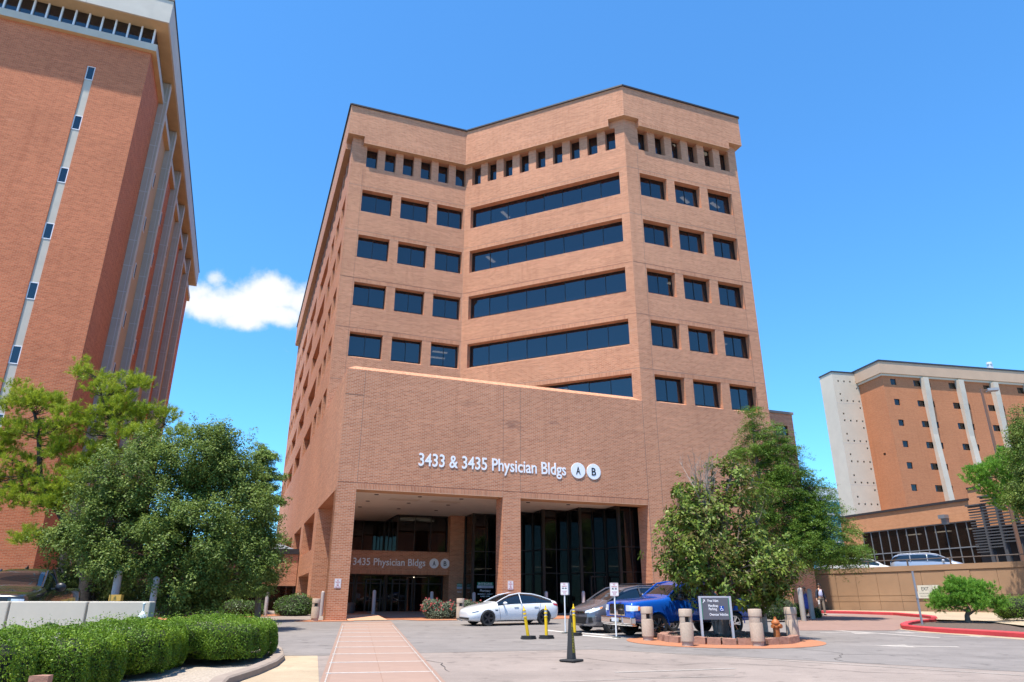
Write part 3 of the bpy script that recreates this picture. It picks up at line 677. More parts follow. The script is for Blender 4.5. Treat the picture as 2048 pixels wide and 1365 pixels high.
fl = MB(); fl.quad((1.1, 12.25, 1.2), (UM + 4, 12.25, 1.2), (UM + 4, 19, 1.2), (1.1, 19, 1.2)); fl.build('lobby_floor', M_slab, BLD)
for (x, y, z) in ((8.0, 13.2, CEIL - .1), (7.0, 13.4, CEIL - .1), (8.6, 14.2, CEIL - .1), (7.2, 14.3, CEIL - .1), (15.6, 8.0, 4.3), (17.3, 6.2, 4.3), (12.3, 11.4, 4.3), (12.0, 12.8, 4.3), (19.5, 5.0, 4.3), (7.9, 13.4, 3.7)):
    put('ceiling_light', ltm, BLD, (x, y, z), (0, 0, .0))
# lettering
def letters(s, x, y, z, cap, width, m=M_letter, parent=BLD, depth=.022): return put('lettering', text_mesh(s, cap, width, depth, .010, m), parent, (x, y, z))
letters('3433 & 3435 Physician Bldgs', 4.47, -.004, 9.33, .72, 9.30)
letters('3435 Physician Bldgs', 2.81, 10.986, 4.38, .46, 5.03)
def disc(ch, x, y, z, r):
    d = MB(); d.lathe([(.001, -.03), (r * .985, -.03), (r, -.024), (r, 0), (.001, 0)], 40, axis='y')
    o = d.build('letter_disc', M_letter, BLD, smooth=True, loc=(x, y, z)); me = text_mesh(ch, r * .95, r * .62, .01, .012, M_letter_k, align='CENTER')
    put('lettering', me, o, (0, -.031, -r * .475))
for ch, x in (('A', 14.60), ('B', 15.68)): disc(ch, x, -.004, 9.68, .49)
for ch, x in (('A', 8.47), ('B', 9.27)): disc(ch, x, 10.986, 4.575, .335)
# pharmacy graphics on the glass
M_green = mat('sign_green', (0.0, 0.19, 0.095), 0.5); M_pale = mat('sign_pale_blue', (0.55, 0.58, 0.66), 0.5)
def pane_sign(x, y, w):
    k = w / 1.17
    b = MB(); b.box(0, w, -.012, 0, 0, .22 * k); o = b.build('window_graphic', M_green, BLD, loc=(x, y, 3.09))
    b = MB(); b.box(0, w, -.012, 0, 0, .17 * k); b.build('lower_band', M_pale, o, loc=(0, 0, -.172 * k))
    put('lettering', text_mesh('INTEGRIS', .13 * k, w * .86, .006, .012, M_letter), o, (w * .07, -.013, .045 * k))
    put('lettering', text_mesh('HEALTH', .07 * k, w * .48, .006, .004, mat('sign_grey', (.16, .2, .26), .5)), o, (w * .27, -.013, -.125 * k))
    put('lettering', text_mesh('Pharmacy', .14 * k, w * .65, .006, .006, M_letter), o, (w * .18, -.013, -.40 * k))
    put('lettering', text_mesh('MONDAY - FRIDAY', .085 * k, w * .92, .006, .004, M_letter), o, (w * .05, -.013, -.60 * k))
    put('lettering', text_mesh('8 AM - 6 PM', .085 * k, w * .55, .006, .004, M_letter), o, (w * .22, -.013, -.74 * k))
pane_sign(11.05, 9.0, 1.17)
b = MB(); b.box(0, .40, -.012, 0, 0, .2); o = b.build('window_graphic', M_green, BLD, loc=(10.15, 10.86, 3.05)); b = MB(); b.box(0, .40, -.012, 0, 0, .16); b.build('lower_band', M_pale, o, loc=(0, 0, -.162))
put('lettering', text_mesh('INTEGRIS', .1, .36, .006, .01, M_letter), o, (.02, -.013, .05)); put('lettering', text_mesh('Pharmacy', .1, .3, .006, .006, M_letter), o, (.05, -.013, -.4))

# paving in and before the portico
def bl(u, v): p = P0 + D1 * u + D2 * v; return (p.x, p.y)
struct(gpoly('portico_paving', [bl(.5, .6), bl(UM, .6), bl(UM + 1, 12.4), bl(.5, 12.4)], M_paver, .030))
struct(gpoly('brick_apron', [bl(-1.6, -.1), bl(-.9, -.75), bl(.4, -.95), bl(1.3, -.9), bl(1.4, -.5), bl(3.9, -.4), bl(4.6, -1.5), bl(8, -2.0), bl(11, -2.2), bl(15, -2.0), bl(19.6, -1.2), bl(19.6, .65), bl(-.1, .65), bl(-.6, 1.4)], M_paver, .022))
struct(gpoly('brick_apron', [bl(-.3, 7.2), bl(-8, 3.2), bl(-9.5, 5.0), bl(-10, 9.5), bl(-.1, 9.6)], M_paver, .022))
rp = MB(); rp.add([(*bl(1.08, -.55), gz(*bl(1.08, -.55)) + .03), (*bl(3.1, -.6), gz(*bl(3.1, -.6)) + .03), (*bl(2.9, 1.6), gz(*bl(2.9, 1.6)) + .22), (*bl(1.08, 1.6), gz(*bl(1.08, 1.6)) + .22)], [(0, 1, 2, 3)]); struct(rp.build('entrance_ramp', mat('ramp_orange', (.52, .27, .16), .85, var=.08)))

# ------------------------------------------------------------------ red brick hospital tower on the left
LT = thing('hospital_tower', 'red brick hospital tower with pale concrete cornice and ribbon windows, at left', 'building', (-23.41, 36.0, 0), RZ)
lw = MB(); WX = -3.27; slit_t = [33.31 - 3.716 * i for i in range(9)]
wall(lw, (-18, 0), (1, 0), (0, 1), 0, 18, .3, 35.3, [(18 + WX, 18 + WX + .46, slit_t[-1] - 1.04, slit_t[0])], depth=.14)
lw.build('front_wall', M_brick_red, LT)
for i, z in enumerate(slit_t):
    window(LT, (0, 0), (1, 0), (0, 1), WX + .004, WX + .456, z - 1.03, z, .08, 1, M_frame_w, M_glass, .055, name='slit_window')
    if i < len(slit_t) - 1:
        q = MB(); q.box(WX + .004, WX + .456, .07, .14, slit_t[i + 1] + .01, z - 1.05); q.build('concrete_strip', M_conc_l, LT)
# flank: brick end bay, then fins with alternating tan and brick panels
FV = [5.17 + 5.88 * i for i in range(6)]; FT = .55
VEND = 42.4
q = MB(); q.quad((0, 0, .3), (0, FV[0], .3), (0, FV[0], 35.3), (0, 0, 35.3)); q.build('flank_wall', M_brick_red, LT)
M_tan_p = mat('tan_panel', (0.50, 0.32, 0.18), 0.9, var=0.07, vscale=1.0)
sl = MB(); sl.box(-.02, .16, 0, .42, 0, 1.15); slm = sl.mesh('slit_window', M_frame_w); sp = MB(); sp.box(.0, .01, .07, .35, .07, 1.08); spm = sp.mesh('pane', M_glass)
for i, v in enumerate(FV):
    f = MB(); f.box(0, .50, v, v + FT, .3, 37.15); fo = f.build('fin', M_fin, LT)
    g1 = MB()
    for z in np.arange(2.0, 37, 1.86): g1.box(.0, .504, v - .006, v + .05, z, z + .03)
    g1.box(.34, .36, v - .006, v + .05, .3, 37.1); g1.build('tile_joint', mat('tile_grout', (.55, .53, .52), .8), fo)
    eg = MB(); eg.box(.502, .54, v - .01, v + FT, .3, 37.15); eg.build('fin_edge', M_conc_l, fo)
    v0, v1 = v + FT, (FV[i + 1] if i < 5 else VEND)
    brick = i % 2 == 1
    mid = (v0 + v1) / 2; hs = []
    for k in range(9):
        z = slit_t[k] - .9
        for dv in (-1.3, .55): hs.append((mid + dv, mid + dv + .42, z - 1.15 - (.55 if dv > 0 else 0), z - (.55 if dv > 0 else 0)))
    if i == 5: hs = []
    q = MB(); wall(q, (0, 0), (0, 1), (-1, 0), v0, v1, .3, 35.3, hs, depth=.12); q.build('flank_wall', M_brick_red if brick or i == 5 else M_tan_p, LT)
    for (a, b, c, d) in hs:
        so = put('slit_window', slm, LT, (-.12, a, c)); put('pane', spm, so, (.165, 0, 0))
    led = MB(); led.box(.002, .30, v0 + .01, v1 - .01, 35.32, 35.84); led.build('ledge', M_conc_l, LT)
    ls = MB(); ls.box(.002, .295, v0 + .02, v1 - .02, 35.30, 35.318); ls.build('ledge_soffit', M_conc_soff, LT)
led = MB(); led.box(-18, .30, -.30, -.002, 35.32, 35.84); led.build('ledge', M_conc_l, LT); ls = MB(); ls.box(-18, .295, -.296, -.002, 35.30, 35.318); ls.build('ledge_soffit', M_conc_soff, LT)
led = MB(); led.box(.002, .30, .0, FV[0] - .01, 35.32, 35.84); led.build('ledge', M_conc_l, LT); ls = MB(); ls.box(.002, .295, 0, FV[0] - .02, 35.30, 35.318); ls.build('ledge_soffit', M_conc_soff, LT)
# ribbon of windows under the fascia
pm_ = MB(); pm_.box(.02, .74, .0, .012, .0, 1.33); pmm = pm_.mesh('pane', M_glass); fm_ = MB(); fm_.box(-.05, .05, -.12, .06, 0, 1.33); fmm = fm_.mesh('mullion', M_frame_w)
for i in range(23):
    x = -.06 - .752 * i; mo = put('mullion', fmm, LT, (x, .0, 35.85)); put('pane', pmm, mo, (-.752 , .0, 0))
q = MB(); q.box(-17.5, -.3, .35, 8, 35.3, 37.18); q.build('ribbon_wall', M_inner, LT)
q = MB(); q.quad((-.02, .06, 35.84), (-.02, VEND, 35.84), (-.02, VEND, 37.18), (-.02, .06, 37.18)); q.build('clerestory', M_cap, LT)
q = MB(); q.box(-18.5, .82, -1.0, VEND - .3, 37.2, 39.0); q.build('fascia', mat('fascia_concrete', (.54, .49, .42), .85, var=.06, vscale=1.2, var2=.08, v2scale=.3), LT)
q = MB(); q.box(-18.4, .72, -.9, VEND - .4, 37.185, 37.198); q.build('soffit', M_conc_soff, LT)
q = MB(); q.box(-18.55, .87, -1.05, VEND - .25, 39.003, 39.16); q.build('coping', M_cap, LT)
q = MB(); q.box(-18, -.06, .5, VEND - .5, .3, 35.2); q.build('core_wall', M_brick_red, LT)
fj = MB()
for x in (-3.95, -8.0, -12.2, -16.4): fj.box(x, x + .025, -1.006, -.99, 37.22, 38.98)
fj.build('panel_joint', mat('concrete_joint', (.42, .38, .33), .9), LT)

# ------------------------------------------------------------------ link building behind the left trees
LK = thing('link_building', 'low brick link wing with dark roof edge and bronze glazing beside arcade', 'building', P0 + D2 * 20.5, RZ)
q = MB(); q.box(-16, -.05, 0, 6, 3.2, 5.55); q.build('wall', M_brick, LK); q = MB(); q.box(-16.1, -.06, -.12, 6, 5.553, 5.95); q.build('roof_edge', M_cap, LK)
q = MB(); q.box(-16, -.05, .35, 6, .9, 3.19); q.build('inner_wall', mat('link_dark', (.06, .045, .04), .8), LK)
for i in range(7): window(LK, (-15.5 + 2.2 * i, .2), (1, 0), (0, 1), 0, 2.15, 1.25, 3.19, 0, 1, M_frame, M_glass_r, .07)
q = MB(); q.add([(-5, .2, 5.96), (-.4, .2, 5.96), (-.4, 6, 5.96), (-5, 6, 5.96), (-2.7, 3, 7.0)], [(0, 1, 4), (1, 2, 4), (2, 3, 4), (3, 0, 4)]); q.build('hip_roof', mat('slate_roof', (.16, .18, .21), .7), LK)
# pale block far behind
FB = thing('pale_block', 'distant pale grey block with vertical bars glimpsed behind the left conifer', 'building', (-44, 125, 0), .2)
q = MB(); q.box(-14, 4, 0, 14, 0, 11.6); q.build('wall', mat('far_grey', (.40, .42, .46), .8, var=.1), FB)
for i in range(18): q = MB(); q.box(-13.9 + i * 1.0, -13.6 + i * 1.0, -.25, -.002, 4, 11.4); q.build('bar', M_conc_l, FB)
q = MB(); q.box(-14, 4, -.02, -.003, 5, 6.5); q.build('window_band', M_glass, FB)

# ------------------------------------------------------------------ wing right of the tower
WG = thing('side_wing', 'lower tan brick wing with one small window, right of office tower', 'building', P0 + D1 * UR + D2 * 6.0, RZ)
q = MB(); wall(q, (.002, 0), (1, 0), (0, 1), 0, 7.62, .5, 16.85, [(5.7, 7.0, 15.0, 15.85), (5.7, 7.0, 10.9, 11.75), (5.7, 7.0, 6.9, 7.75)], depth=.2); q.box(.01, 7.622, .3, 12, .5, 16.84); q.build('wall', M_brick, WG)
for z in (15.0, 10.9, 6.9): window(WG, (0, 0), (1, 0), (0, 1), 5.7, 7.0, z, z + .85, .15, 3, M_frame, M_glass, .06, rows=(.5,))
q = MB(); q.box(.0, 7.72, -.1, 12, 16.853, 17.05); q.build('coping', M_kerb, WG)

# ------------------------------------------------------------------ right hospital block on its own grid
AZ = R(78.4); RH = thing('ward_block', 'orange brick ward block with white concrete stair tower and slender concrete fins', 'building', (66.39, 120.0, 0), math.pi / 2 - AZ)
q = MB(); rows = [39.99 - 3.766 * i for i in range(9)]; wc = [1.6] + [6.35 + 7.42 * i for i in range(6)]
def rwins():
    for z in rows:
        for x in wc:
            if x == 1.6: yield (x, x + 1.12, z - 1.15, z)
            else: yield (x, x + 3.5, z - 1.15, z)
hs = list(rwins()); wall(q, (0, 0), (1, 0), (0, 1), 0, 52, 5, 40.75, hs, depth=.18); q.build('wall', M_brick_hosp, RH)
for (a, b, c, d) in hs: window(RH, (0, 0), (1, 0), (0, 1), a, b, c, d, .16, 1 if b - a < 2 else 2, M_frame, M_glass_r, .1)
q = MB(); wall(q, (0, 0), (0, 1), (1, 0), 0, 6.3, 5, 40.75, [(2.6, 3.2, 26.6, 27.0)], depth=.2); q.build('wall', M_brick_hosp, RH)
q = MB(); q.box(.4, 52, .4, 16, 5, 40.7); q.build('core_wall', M_inner, RH)
M_fascia_h = mat('pinkish_fascia', (.50, .34, .23), .85, var=.06, vscale=.5)
q = MB(); q.prism([(-.55, -.55), (52, -.55), (52, 16), (-.55, 16)], 40.78, 42.95); q.build('fascia', M_fascia_h, RH)
q = MB(); q.prism([(-.3, -.3), (52, -.3), (52, 6.2), (-.3, 6.2)], 40.4, 40.778); q.build('fascia_ledge', mat('ledge_pale', (.62, .52, .40), .85), RH)
q = MB(); q.box(-.65, 52, -.65, 16, 42.953, 43.25); q.build('coping', M_cap, RH)
fin = MB()
for x, wd in ((0, 0),):
    prof = [(5, .95), (18, 1.02), (24, .80), (30, .55), (34, .72), (38, .95), (40.38, 1.0)]
    vs_, n_ = [], len(prof)
    for z, h in prof: vs_ += [(-.52, 0, z), (-.52, -h, z), (.52, -h, z), (.52, 0, z)]
    fin.add(vs_, [(4 * k + j, 4 * k + j + 1, 4 * k + j + 5, 4 * k + j + 4) for k in range(n_ - 1) for j in range(3)])
finm = fin.mesh('fin', mat('fin_concrete', (.54, .47, .38), .85, var=.10, vscale=.6))
for i in range(6): put('fin', finm, RH, (8.25 + 7.42 * i, -.003, 0))
# white concrete stair tower with pin-hole lights
ST = Vector((-5.3, 6.3)); SW = 5.6
M_stair = mat('white_precast', (.56, .48, .38), .85, var=.05, vscale=.7, var2=.05, v2scale=.2)
hs = []
for i in range(9):
    z = 41.25 - 3.766 * i
    for k in range(4): hs.append((.95 + 1.24 * k, 1.27 + 1.24 * k, z - .34, z))
    hs.append((4.65, 4.97, z - 1.6, z - 1.26)); hs.append((.95, 1.27, z - 2.85, z - 2.51))
q = MB(); wall(q, (ST.x, ST.y), (1, 0), (0, 1), 0, SW, 5, 42.75, hs, depth=.35); q.build('stair_wall', M_stair, RH)
q = MB(); q.box(ST.x + .01, ST.x + SW, ST.y + .36, ST.y + 3.7, 5, 42.7); q.build('stair_core', mat('hole_dark', (.02, .02, .02), .9), RH)
q = MB(); wall(q, (ST.x, ST.y), (0, 1), (1, 0), 0, 3.75, 5, 42.75, (), depth=.3); q.build('stair_wall', M_stair, RH)
q = MB(); q.box(ST.x - .1, ST.x + SW, ST.y - .1, ST.y + 3.85, 42.753, 43.0); q.build('stair_coping', M_cap, RH)
q = MB()
for z in (10.5, 14.3, 21.8, 29.3, 36.8): q.box(ST.x - .006, ST.x + SW, ST.y - .006, ST.y + .03, z, z + .06)
q.build('stair_joint', mat('stair_joint', (.50, .46, .41), .9), RH)
vt = MB(); vt.box(-.35, .35, -.35, .35, 0, 2.0); vt.lathe([(.5, 2.0), (.5, 2.4), (.001, 2.5)], 10); vt.build('roof_vent', M_frame_w, RH, loc=(26.5, 2.5, 43.2))

# low brick clinic with slanted glass front
LB = thing('clinic_wing', 'low orange brick wing with long bronze glass front and louvred screens', 'building', (38.61, 80.0, 0), RZ)
M_brick_low = brick_mat('pale_orange_brick', (0.52, 0.225, 0.105), (0.58, 0.27, 0.135), (0.52, 0.30, 0.18), w=0.3, h=0.1, stain=.08)
GH, GT, GB, TP = 9.36, 6.99, 5.2, 11.15
q = MB(); wall(q, (0, 0), (0, 1), (1, 0), -26, 2.65, 3.0, TP, [(-13.6, -.05, GB, GH)], depth=.25); q.quad((0, 2.65, 3), (0, 2.65, TP), (14, 2.65, TP), (14, 2.65, 3)); q.build('wall', M_brick_low, LB)
q = MB(); q.box(-.12, 14, -13.3, 2.77, TP + .003, TP + .22); q.build('coping', M_cap, LB)
NM = 12; gw = 13.55 / NM
fr = MB()
for i in range(NM + 1): fr.box(.12, .26, -13.6 + gw * i - .035, -13.6 + gw * i + .035, GB, GH)
fr.box(.11, .27, -13.6, -.05, GH - .1, GH); fr.box(.115, .265, -13.6, -.05, GT - .05, GT + .05)
M_alu = mat('grey_aluminium', (.26, .27, .29), .45, metal=.4); fr.build('mullion_grid', M_alu, LB)
pn = MB(); pn.box(.19, .2, 0, gw, GT, GH); p1 = pn.mesh('pane', M_glass_r); pn = MB(); pn.box(.19, .2, 0, gw, GB, GT); p2 = pn.mesh('pane', M_glass_r)
for i in range(NM): put('pane', p1, LB, (0, -13.6 + gw * i, 0)); put('pane', p2, LB, (0, -13.6 + gw * i, 0))
q = MB(); q.box(1.5, 13.9, -13.6, 2.6, 3, 5.3); q.box(6.5, 6.8, -13.5, 2.5, 5.3, 10); q.quad((.3, -13.5, 10.2), (14, -13.5, 10.2), (14, 2.5, 10.2), (.3, 2.5, 10.2)); q.build('inner_wall', mat('inner_orange', (.28, .15, .08), .9), LB)
for k in range(3): q = MB(); q.box(4, 4.5, -11 + 3.6 * k, -9.4 + 3.6 * k, 9.0, 9.06); q.build('ceiling_light', M_light, LB)
# stepped parapet rising to the right
for k in range(5):
    q = MB(); q.box(.002 + .05 * k, 12, -13.4 - 1.35 * (k + 1), -13.4 - 1.35 * k, TP - .2, TP + 1.0 + .95 * k); q.build('stepped_wall', M_brick_low, LB)
    q = MB(); q.box(-.1, 12, -13.45 - 1.35 * (k + 1), -13.4 - 1.35 * k, TP + 1.003 + .95 * k, TP + 1.17 + .95 * k); q.build('coping', M_cap, LB)
q = MB(); q.box(8, 24, -30, -9.2, TP, 15.8); q.build('upper_storey', M_brick_low, LB)
window(LB, (8, 0), (0, 1), (1, 0), -15.6, -10.6, 12.6, 14.6, -.02, 4, M_frame, M_glass_r, .12)
wl_ = MB(); wl_.box(-.6, -.02, -.35, .35, 0, .35); wl_.box(-.35, -.02, -.28, .28, -.55, 0); wl_.build('wall_light', M_alu, LB, loc=(0, -10.6, 9.75))
# louvre screens on posts
M_louv = mat('dark_louvre', (.075, .075, .08), .5)
slat = MB(); slat.box(-.12, .14, 0, 1.28, 0, .10); slm2 = slat.mesh('louvre_slat', M_louv)
for k in range(5):
    y0 = -13.9 - 1.55 * (k + 1); zt = 10.3 + .62 * k; zb = 6.3 + .35 * k; x = -1.2 - .25 * k
    q = MB(); q.box(x - .2, x + .2, y0 - .16, y0 + .16, 3.2, zt + .1); po = q.build('screen_post', M_louv, LB)
    for j in range(18):
        z = zb + (zt - zb) * j / 17.0; s_ = put('louvre_slat', slm2, po, (x, y0 + .14, z))
    q = MB(); q.box(x - .3, x + .3, y0 - .1, y0 + 1.5, zt + .12, zt + .24); q.build('screen_cap', M_louv, po)
q = MB(); q.box(-.6, .0, -22.5, -13.8, 3.3, 8.5); q.build('dark_recess', M_cap, LB)  # solid projecting box, a recess's shade put into its near-black colour
GBX = thing('teal_building', 'distant teal glass office block with white top, behind white stair tower', 'building', (88, 190, 0), .3)
q = MB(); q.box(-12, 22, 0, 20, 0, 27.5); q.build('glass_wall', mat('teal_glass', (.05, .22, .30), .15, spec=.6, var=.1, vscale=.2), GBX); q = MB(); q.box(-9, 20, 2, 18, 27.503, 31.5); q.build('penthouse', M_frame_w, GBX)
for k in range(7): q = MB(); q.box(-12, 22, -.06, -.003, 3.5 * k + 3, 3.5 * k + 3.5); q.build('spandrel', M_frame_w, GBX)

# ------------------------------------------------------------------ retaining wall, deck and rail on the right
RA, RB = Vector((19.3, 64.6, 0)), Vector((39.6, 36.0, 0)); rt = (RB - RA).normalized(); rn = Vector((rt.y, -rt.x, 0))
if rn.x > 0: rn = -rn                       # faces the drive
RW = thing('retaining_wall', 'brown concrete retaining wall with form joints below the upper car deck', 'wall', (RA.x, RA.y, 0), math.atan2(rt.y, rt.x))
M_rw = mat('brown_concrete', (.33, .20, .115), .9, var=.10, vscale=.7, var2=.12, v2scale=.25, bump=.1)
LN = (RB - RA).length; PW = 1.6; npan = int(LN / PW)
# local frame: x along the wall, +y behind it (face at y = 0)
yb = 1 if (Vector((-rt.y, rt.x, 0)).dot(rn) < 0) else -1
def ry(d): return d * yb
q = MB(); q.box(0, LN, min(ry(.05), ry(.45)), max(ry(.05), ry(.45)), .4, 4.40); q.build('backing', M_rw, RW)
for k in range(npan):
    for z0, z1 in ((.5, 2.07), (2.10, 2.47), (2.50, 4.06)):
        pq = MB(); y0, y1 = sorted((ry(.0), ry(.06))); x0, x1 = k * PW + .012, (k + 1) * PW - .012
        if k % 6 == 5: y0, y1 = sorted((ry(-.02), ry(.06)))
        pq.box(x0, x1, y0, y1, z0, z1); pq.build('panel', M_rw, RW)
cc = MB(); y0, y1 = sorted((ry(-.05), ry(.5))); cc.box(0, LN, y0, y1, 4.12, 4.47); cc.build('wall_cap', M_rw, RW)
rl = MB(); y_ = ry(.3); rl.tube([(0, y_, 4.90), (LN, y_, 4.90)], .035, 6); RLo = rl.build('rail', mat('brown_rail', (.10, .075, .06), .5), RW)
pst = MB(); pst.box(-.05, .05, y_ - .03, y_ + .03, 4.471, 4.90); pm2 = pst.mesh('rail_post', MATS['brown_rail'])
for k in range(int(LN / 2.9)): put('rail_post', pm2, RW, (k * 2.9 + .6, 0, 0))
dk = MB(); A2, B2 = RA - rn * .3, RB - rn * .3
dk.add([(A2.x, A2.y, 3.75), (B2.x, B2.y, 3.75), (95, 40, 3.8), (95, 160, 3.8), (20, 160, 3.8), (14.5, 78, 3.8)], [(0, 1, 2, 3, 4, 5)]); struct(dk.build('car_deck', M_drive))

# entry drive of old brick, red kerbs, planted tip
struct(gpoly('brick_drive', [L2(1622, 1233), L2(1700, 1229.5), L2(1790, 1231.5), L2(1870, 1239.5), L2(1850, 1246), L2(1812, 1256), L2(1790, 1262), L2(1600, 1262), L2(1590, 1245)], M_paver_old, .012))
def kerb_line(name, pts, w, h, m, label=None, cat=None, smooth_n=1):
    """a kerb swept along ground points with a rounded nose"""
    P = [Vector((p[0], p[1], 0)) for p in pts]; mb = MB(); sec = [(-w / 2, -.05), (-w / 2, h * .8), (-w / 2 + .04, h), (w / 2 - .03, h), (w / 2, h * .85), (w / 2, -.05)]
    vs_ = []
    for i, p in enumerate(P):
        t = (P[min(i + 1, len(P) - 1)] - P[max(0, i - 1)]).normalized(); n_ = Vector((-t.y, t.x, 0))
        for s, z in sec: q_ = p + n_ * s; vs_.append((q_.x, q_.y, gz(p.x, p.y) + z))
    k = len(sec); fs = [(i * k + j, i * k + j + 1, (i + 1) * k + j + 1, (i + 1) * k + j) for i in range(len(P) - 1) for j in range(k - 1)]
    fs += [tuple(range(k)), tuple(range((len(P) - 1) * k + k - 1, (len(P) - 1) * k - 1, -1))]
    mb.add(vs_, fs); return struct(mb.build(name, m, smooth=True))
k1 = kerb_line('red_kerb', [L2(1560, 1226.5), L2(1628, 1226.6), L2(1700, 1228), L2(1790, 1231), L2(1850, 1236), L2(1868, 1238.5), L2(1870, 1242)], .28, .17, M_redcurb)
tip = [L2(1868, 1246), L2(1840, 1248.5), L2(1818, 1252), L2(1809, 1256), L2(1813, 1259.5), L2(1840, 1262.5), L2(1900, 1267), L2(1980, 1271.5), L2(2060, 1277), L2(2200, 1287)]
k2 = kerb_line('red_kerb', tip, .30, .19, M_redcurb)
struct(gpoly('mulch_bed', tip[::-1][:-1] + [L2(1868, 1246), L2(1960, 1246), L2(2020, 1254), L2(2060, 1262), L2(2200, 1270)], M_mulch, .06))
struct(gpoly('sidewalk', [L2(1636, 1225), L2(1790, 1229), L2(1866, 1237.5), L2(1872, 1243.5), L2(1960, 1246), L2(2060, 1258), L2(2120, 1262), (39, 36.5), (30.5, 48), (24, 57.5), (20.5, 61.5)], M_beige, .10))
struct(gpoly('kerb_gutter', [L2(1790, 1256), L2(1800, 1260), L2(1850, 1266), L2(1980, 1275.5), L2(2200, 1293), L2(2200, 1288), L2(1980, 1272.5), L2(1850, 1263), L2(1812, 1259), L2(1806, 1256)], M_beige, .010))
def kerb_text(s, px, py, px2, py2, cap):
    a, b = gp(px, py), gp(px2, py2); t = (b - a); Ln = t.length; me = text_mesh(s, cap, Ln, .004, .015, M_line)
    return me, a, math.atan2(t.y, t.x)
me, a, r = kerb_text('FIRE LANE', 1861, 1264.2, 1889, 1266.2, .12); o = put('painted_lettering', me, k2, (a.x, a.y - .175, gz(a.x, a.y) + .045), (R(-8), 0, r))
me, a, r = kerb_text('FIRE LANE', 1878, 1235.5, 1892, 1236.5, .1)

# ------------------------------------------------------------------ vegetation
RNG = np.random.default_rng(11)
def unit(a): return a / np.maximum(np.linalg.norm(a, axis=1, keepdims=True), 1e-9)
def leaf_mesh(name, C, Nn, Dd, Ln, Wd, m, fold=0.25, tone=None):
    """diamond leaves: centre, normal, pointing direction, length, width (arrays)"""
    N = len(C); Nn = unit(Nn); Dd = Dd - Nn * (Dd * Nn).sum(1, keepdims=True); Dd = unit(Dd); S = np.cross(Nn, Dd)
    Ln = np.broadcast_to(np.asarray(Ln, float).reshape(-1, 1), (N, 1)); Wd = np.broadcast_to(np.asarray(Wd, float).reshape(-1, 1), (N, 1))
    up = Nn * Wd * fold
    V = np.empty((N, 4, 3)); V[:, 0] = C - Dd * Ln * .5; V[:, 1] = C + S * Wd * .5 + up - Dd * Ln * .05; V[:, 2] = C + Dd * Ln * .5; V[:, 3] = C - S * Wd * .5 + up - Dd * Ln * .05
    return raw_mesh(name, V.reshape(-1, 3), 4, N, m, tone)
def blade_mesh(name, B, Dd, Ln, Wd, m, tone=None):
    """thin needle triangles from base B along Dd"""
    N = len(B); Dd = unit(Dd); S = unit(np.cross(Dd, RNG.normal(size=(N, 3))))
    Ln = np.broadcast_to(np.asarray(Ln, float).reshape(-1, 1), (N, 1))
    V = np.empty((N, 3, 3)); V[:, 0] = B - S * Wd * .5; V[:, 1] = B + S * Wd * .5; V[:, 2] = B + Dd * Ln
    return raw_mesh(name, V.reshape(-1, 3), 3, N, m, tone)
def raw_mesh(name, V, k, N, m, tone=None):
    me = bpy.data.meshes.new(name); me.vertices.add(N * k); me.vertices.foreach_set('co', V.astype(np.float32).ravel())
    me.loops.add(N * k); me.loops.foreach_set('vertex_index', np.arange(N * k, dtype=np.int32))
    me.polygons.add(N); me.polygons.foreach_set('loop_start', np.arange(0, N * k, k, dtype=np.int32)); me.polygons.foreach_set('loop_total', np.full(N, k, dtype=np.int32))
    me.update(calc_edges=True); me.materials.append(m)
    ta = me.attributes.new('tone', 'FLOAT', 'FACE'); ta.data.foreach_set('value', (np.full(N, .5) if tone is None else np.clip(tone, 0, 1)).astype(np.float32)); return me
def lobes_px(lobes, Y):
    """(px, py, rx_px, ry_px, dY, depth factor) -> world ellipsoids"""
    out = []
    for (px, py, rx, ry, dY) in lobes:
        c = at(px, py, Y + dY); k = pxm(c); out.append((np.array(c), np.array([rx / k, rx / k, ry / k * 1.04])))
    return out
def clump_points(lobes, n, shell=.55):
    vol = np.array([l[1].prod() ** .5 for l in lobes]); pick = RNG.choice(len(lobes), n, p=vol / vol.sum())
    d = unit(RNG.normal(size=(n, 3))); r = (shell + (1 - shell) * RNG.random(n) ** .7)[:, None]
    c = np.array([lobes[i][0] for i in pick]); s = np.array([lobes[i][1] for i in pick]); P = c + d * s * r
    # keep only points that are not deep inside another lobe
    keep = np.ones(n, bool)
    for lc, lr in lobes:
        q = np.linalg.norm((P - lc) / lr, axis=1); keep &= ~(q < shell * .8)
    return P[keep], d[keep]
M_bark_d = mat('dark_bark', (0.035, 0.028, 0.024), 0.95, var=.5, vscale=8, bump=1.0, bscale=14)
M_bark = mat('grey_brown_bark', (0.16, 0.125, 0.10), 0.95, var=.35, vscale=7, bump=.8, bscale=14)
M_twig = mat('pale_twig', (0.30, 0.255, 0.22), 0.9, var=.2, vscale=5)
def branch_net(trunks, tips, r_tip=.012, r_base=.05, sag=.12, n=5):
    """limbs from the nearest lower trunk node out to every tip"""
    mb = MB(); nodes = np.array([p for t in trunks for p in t[0]])
    for p in tips:
        d = np.linalg.norm(nodes - p, axis=1) + np.where(nodes[:, 2] > p[2] - .05, 1.5 * (nodes[:, 2] - p[2] + .05), 0); a = nodes[d.argmin()]
        L_ = np.linalg.norm(p - a); mid = (a + p) / 2 + np.array([RNG.normal() * .06 * L_, RNG.normal() * .06 * L_, -sag * L_ + RNG.normal() * .03 * L_])
        q1 = a * .56 + mid * .5 - p * .06; q2 = p * .5 + mid * .5
        mb.tube([a, q1, mid, q2, p], [r_base, r_base * .8, r_base * .55, r_base * .35, r_tip], n, cap=False)
    return mb
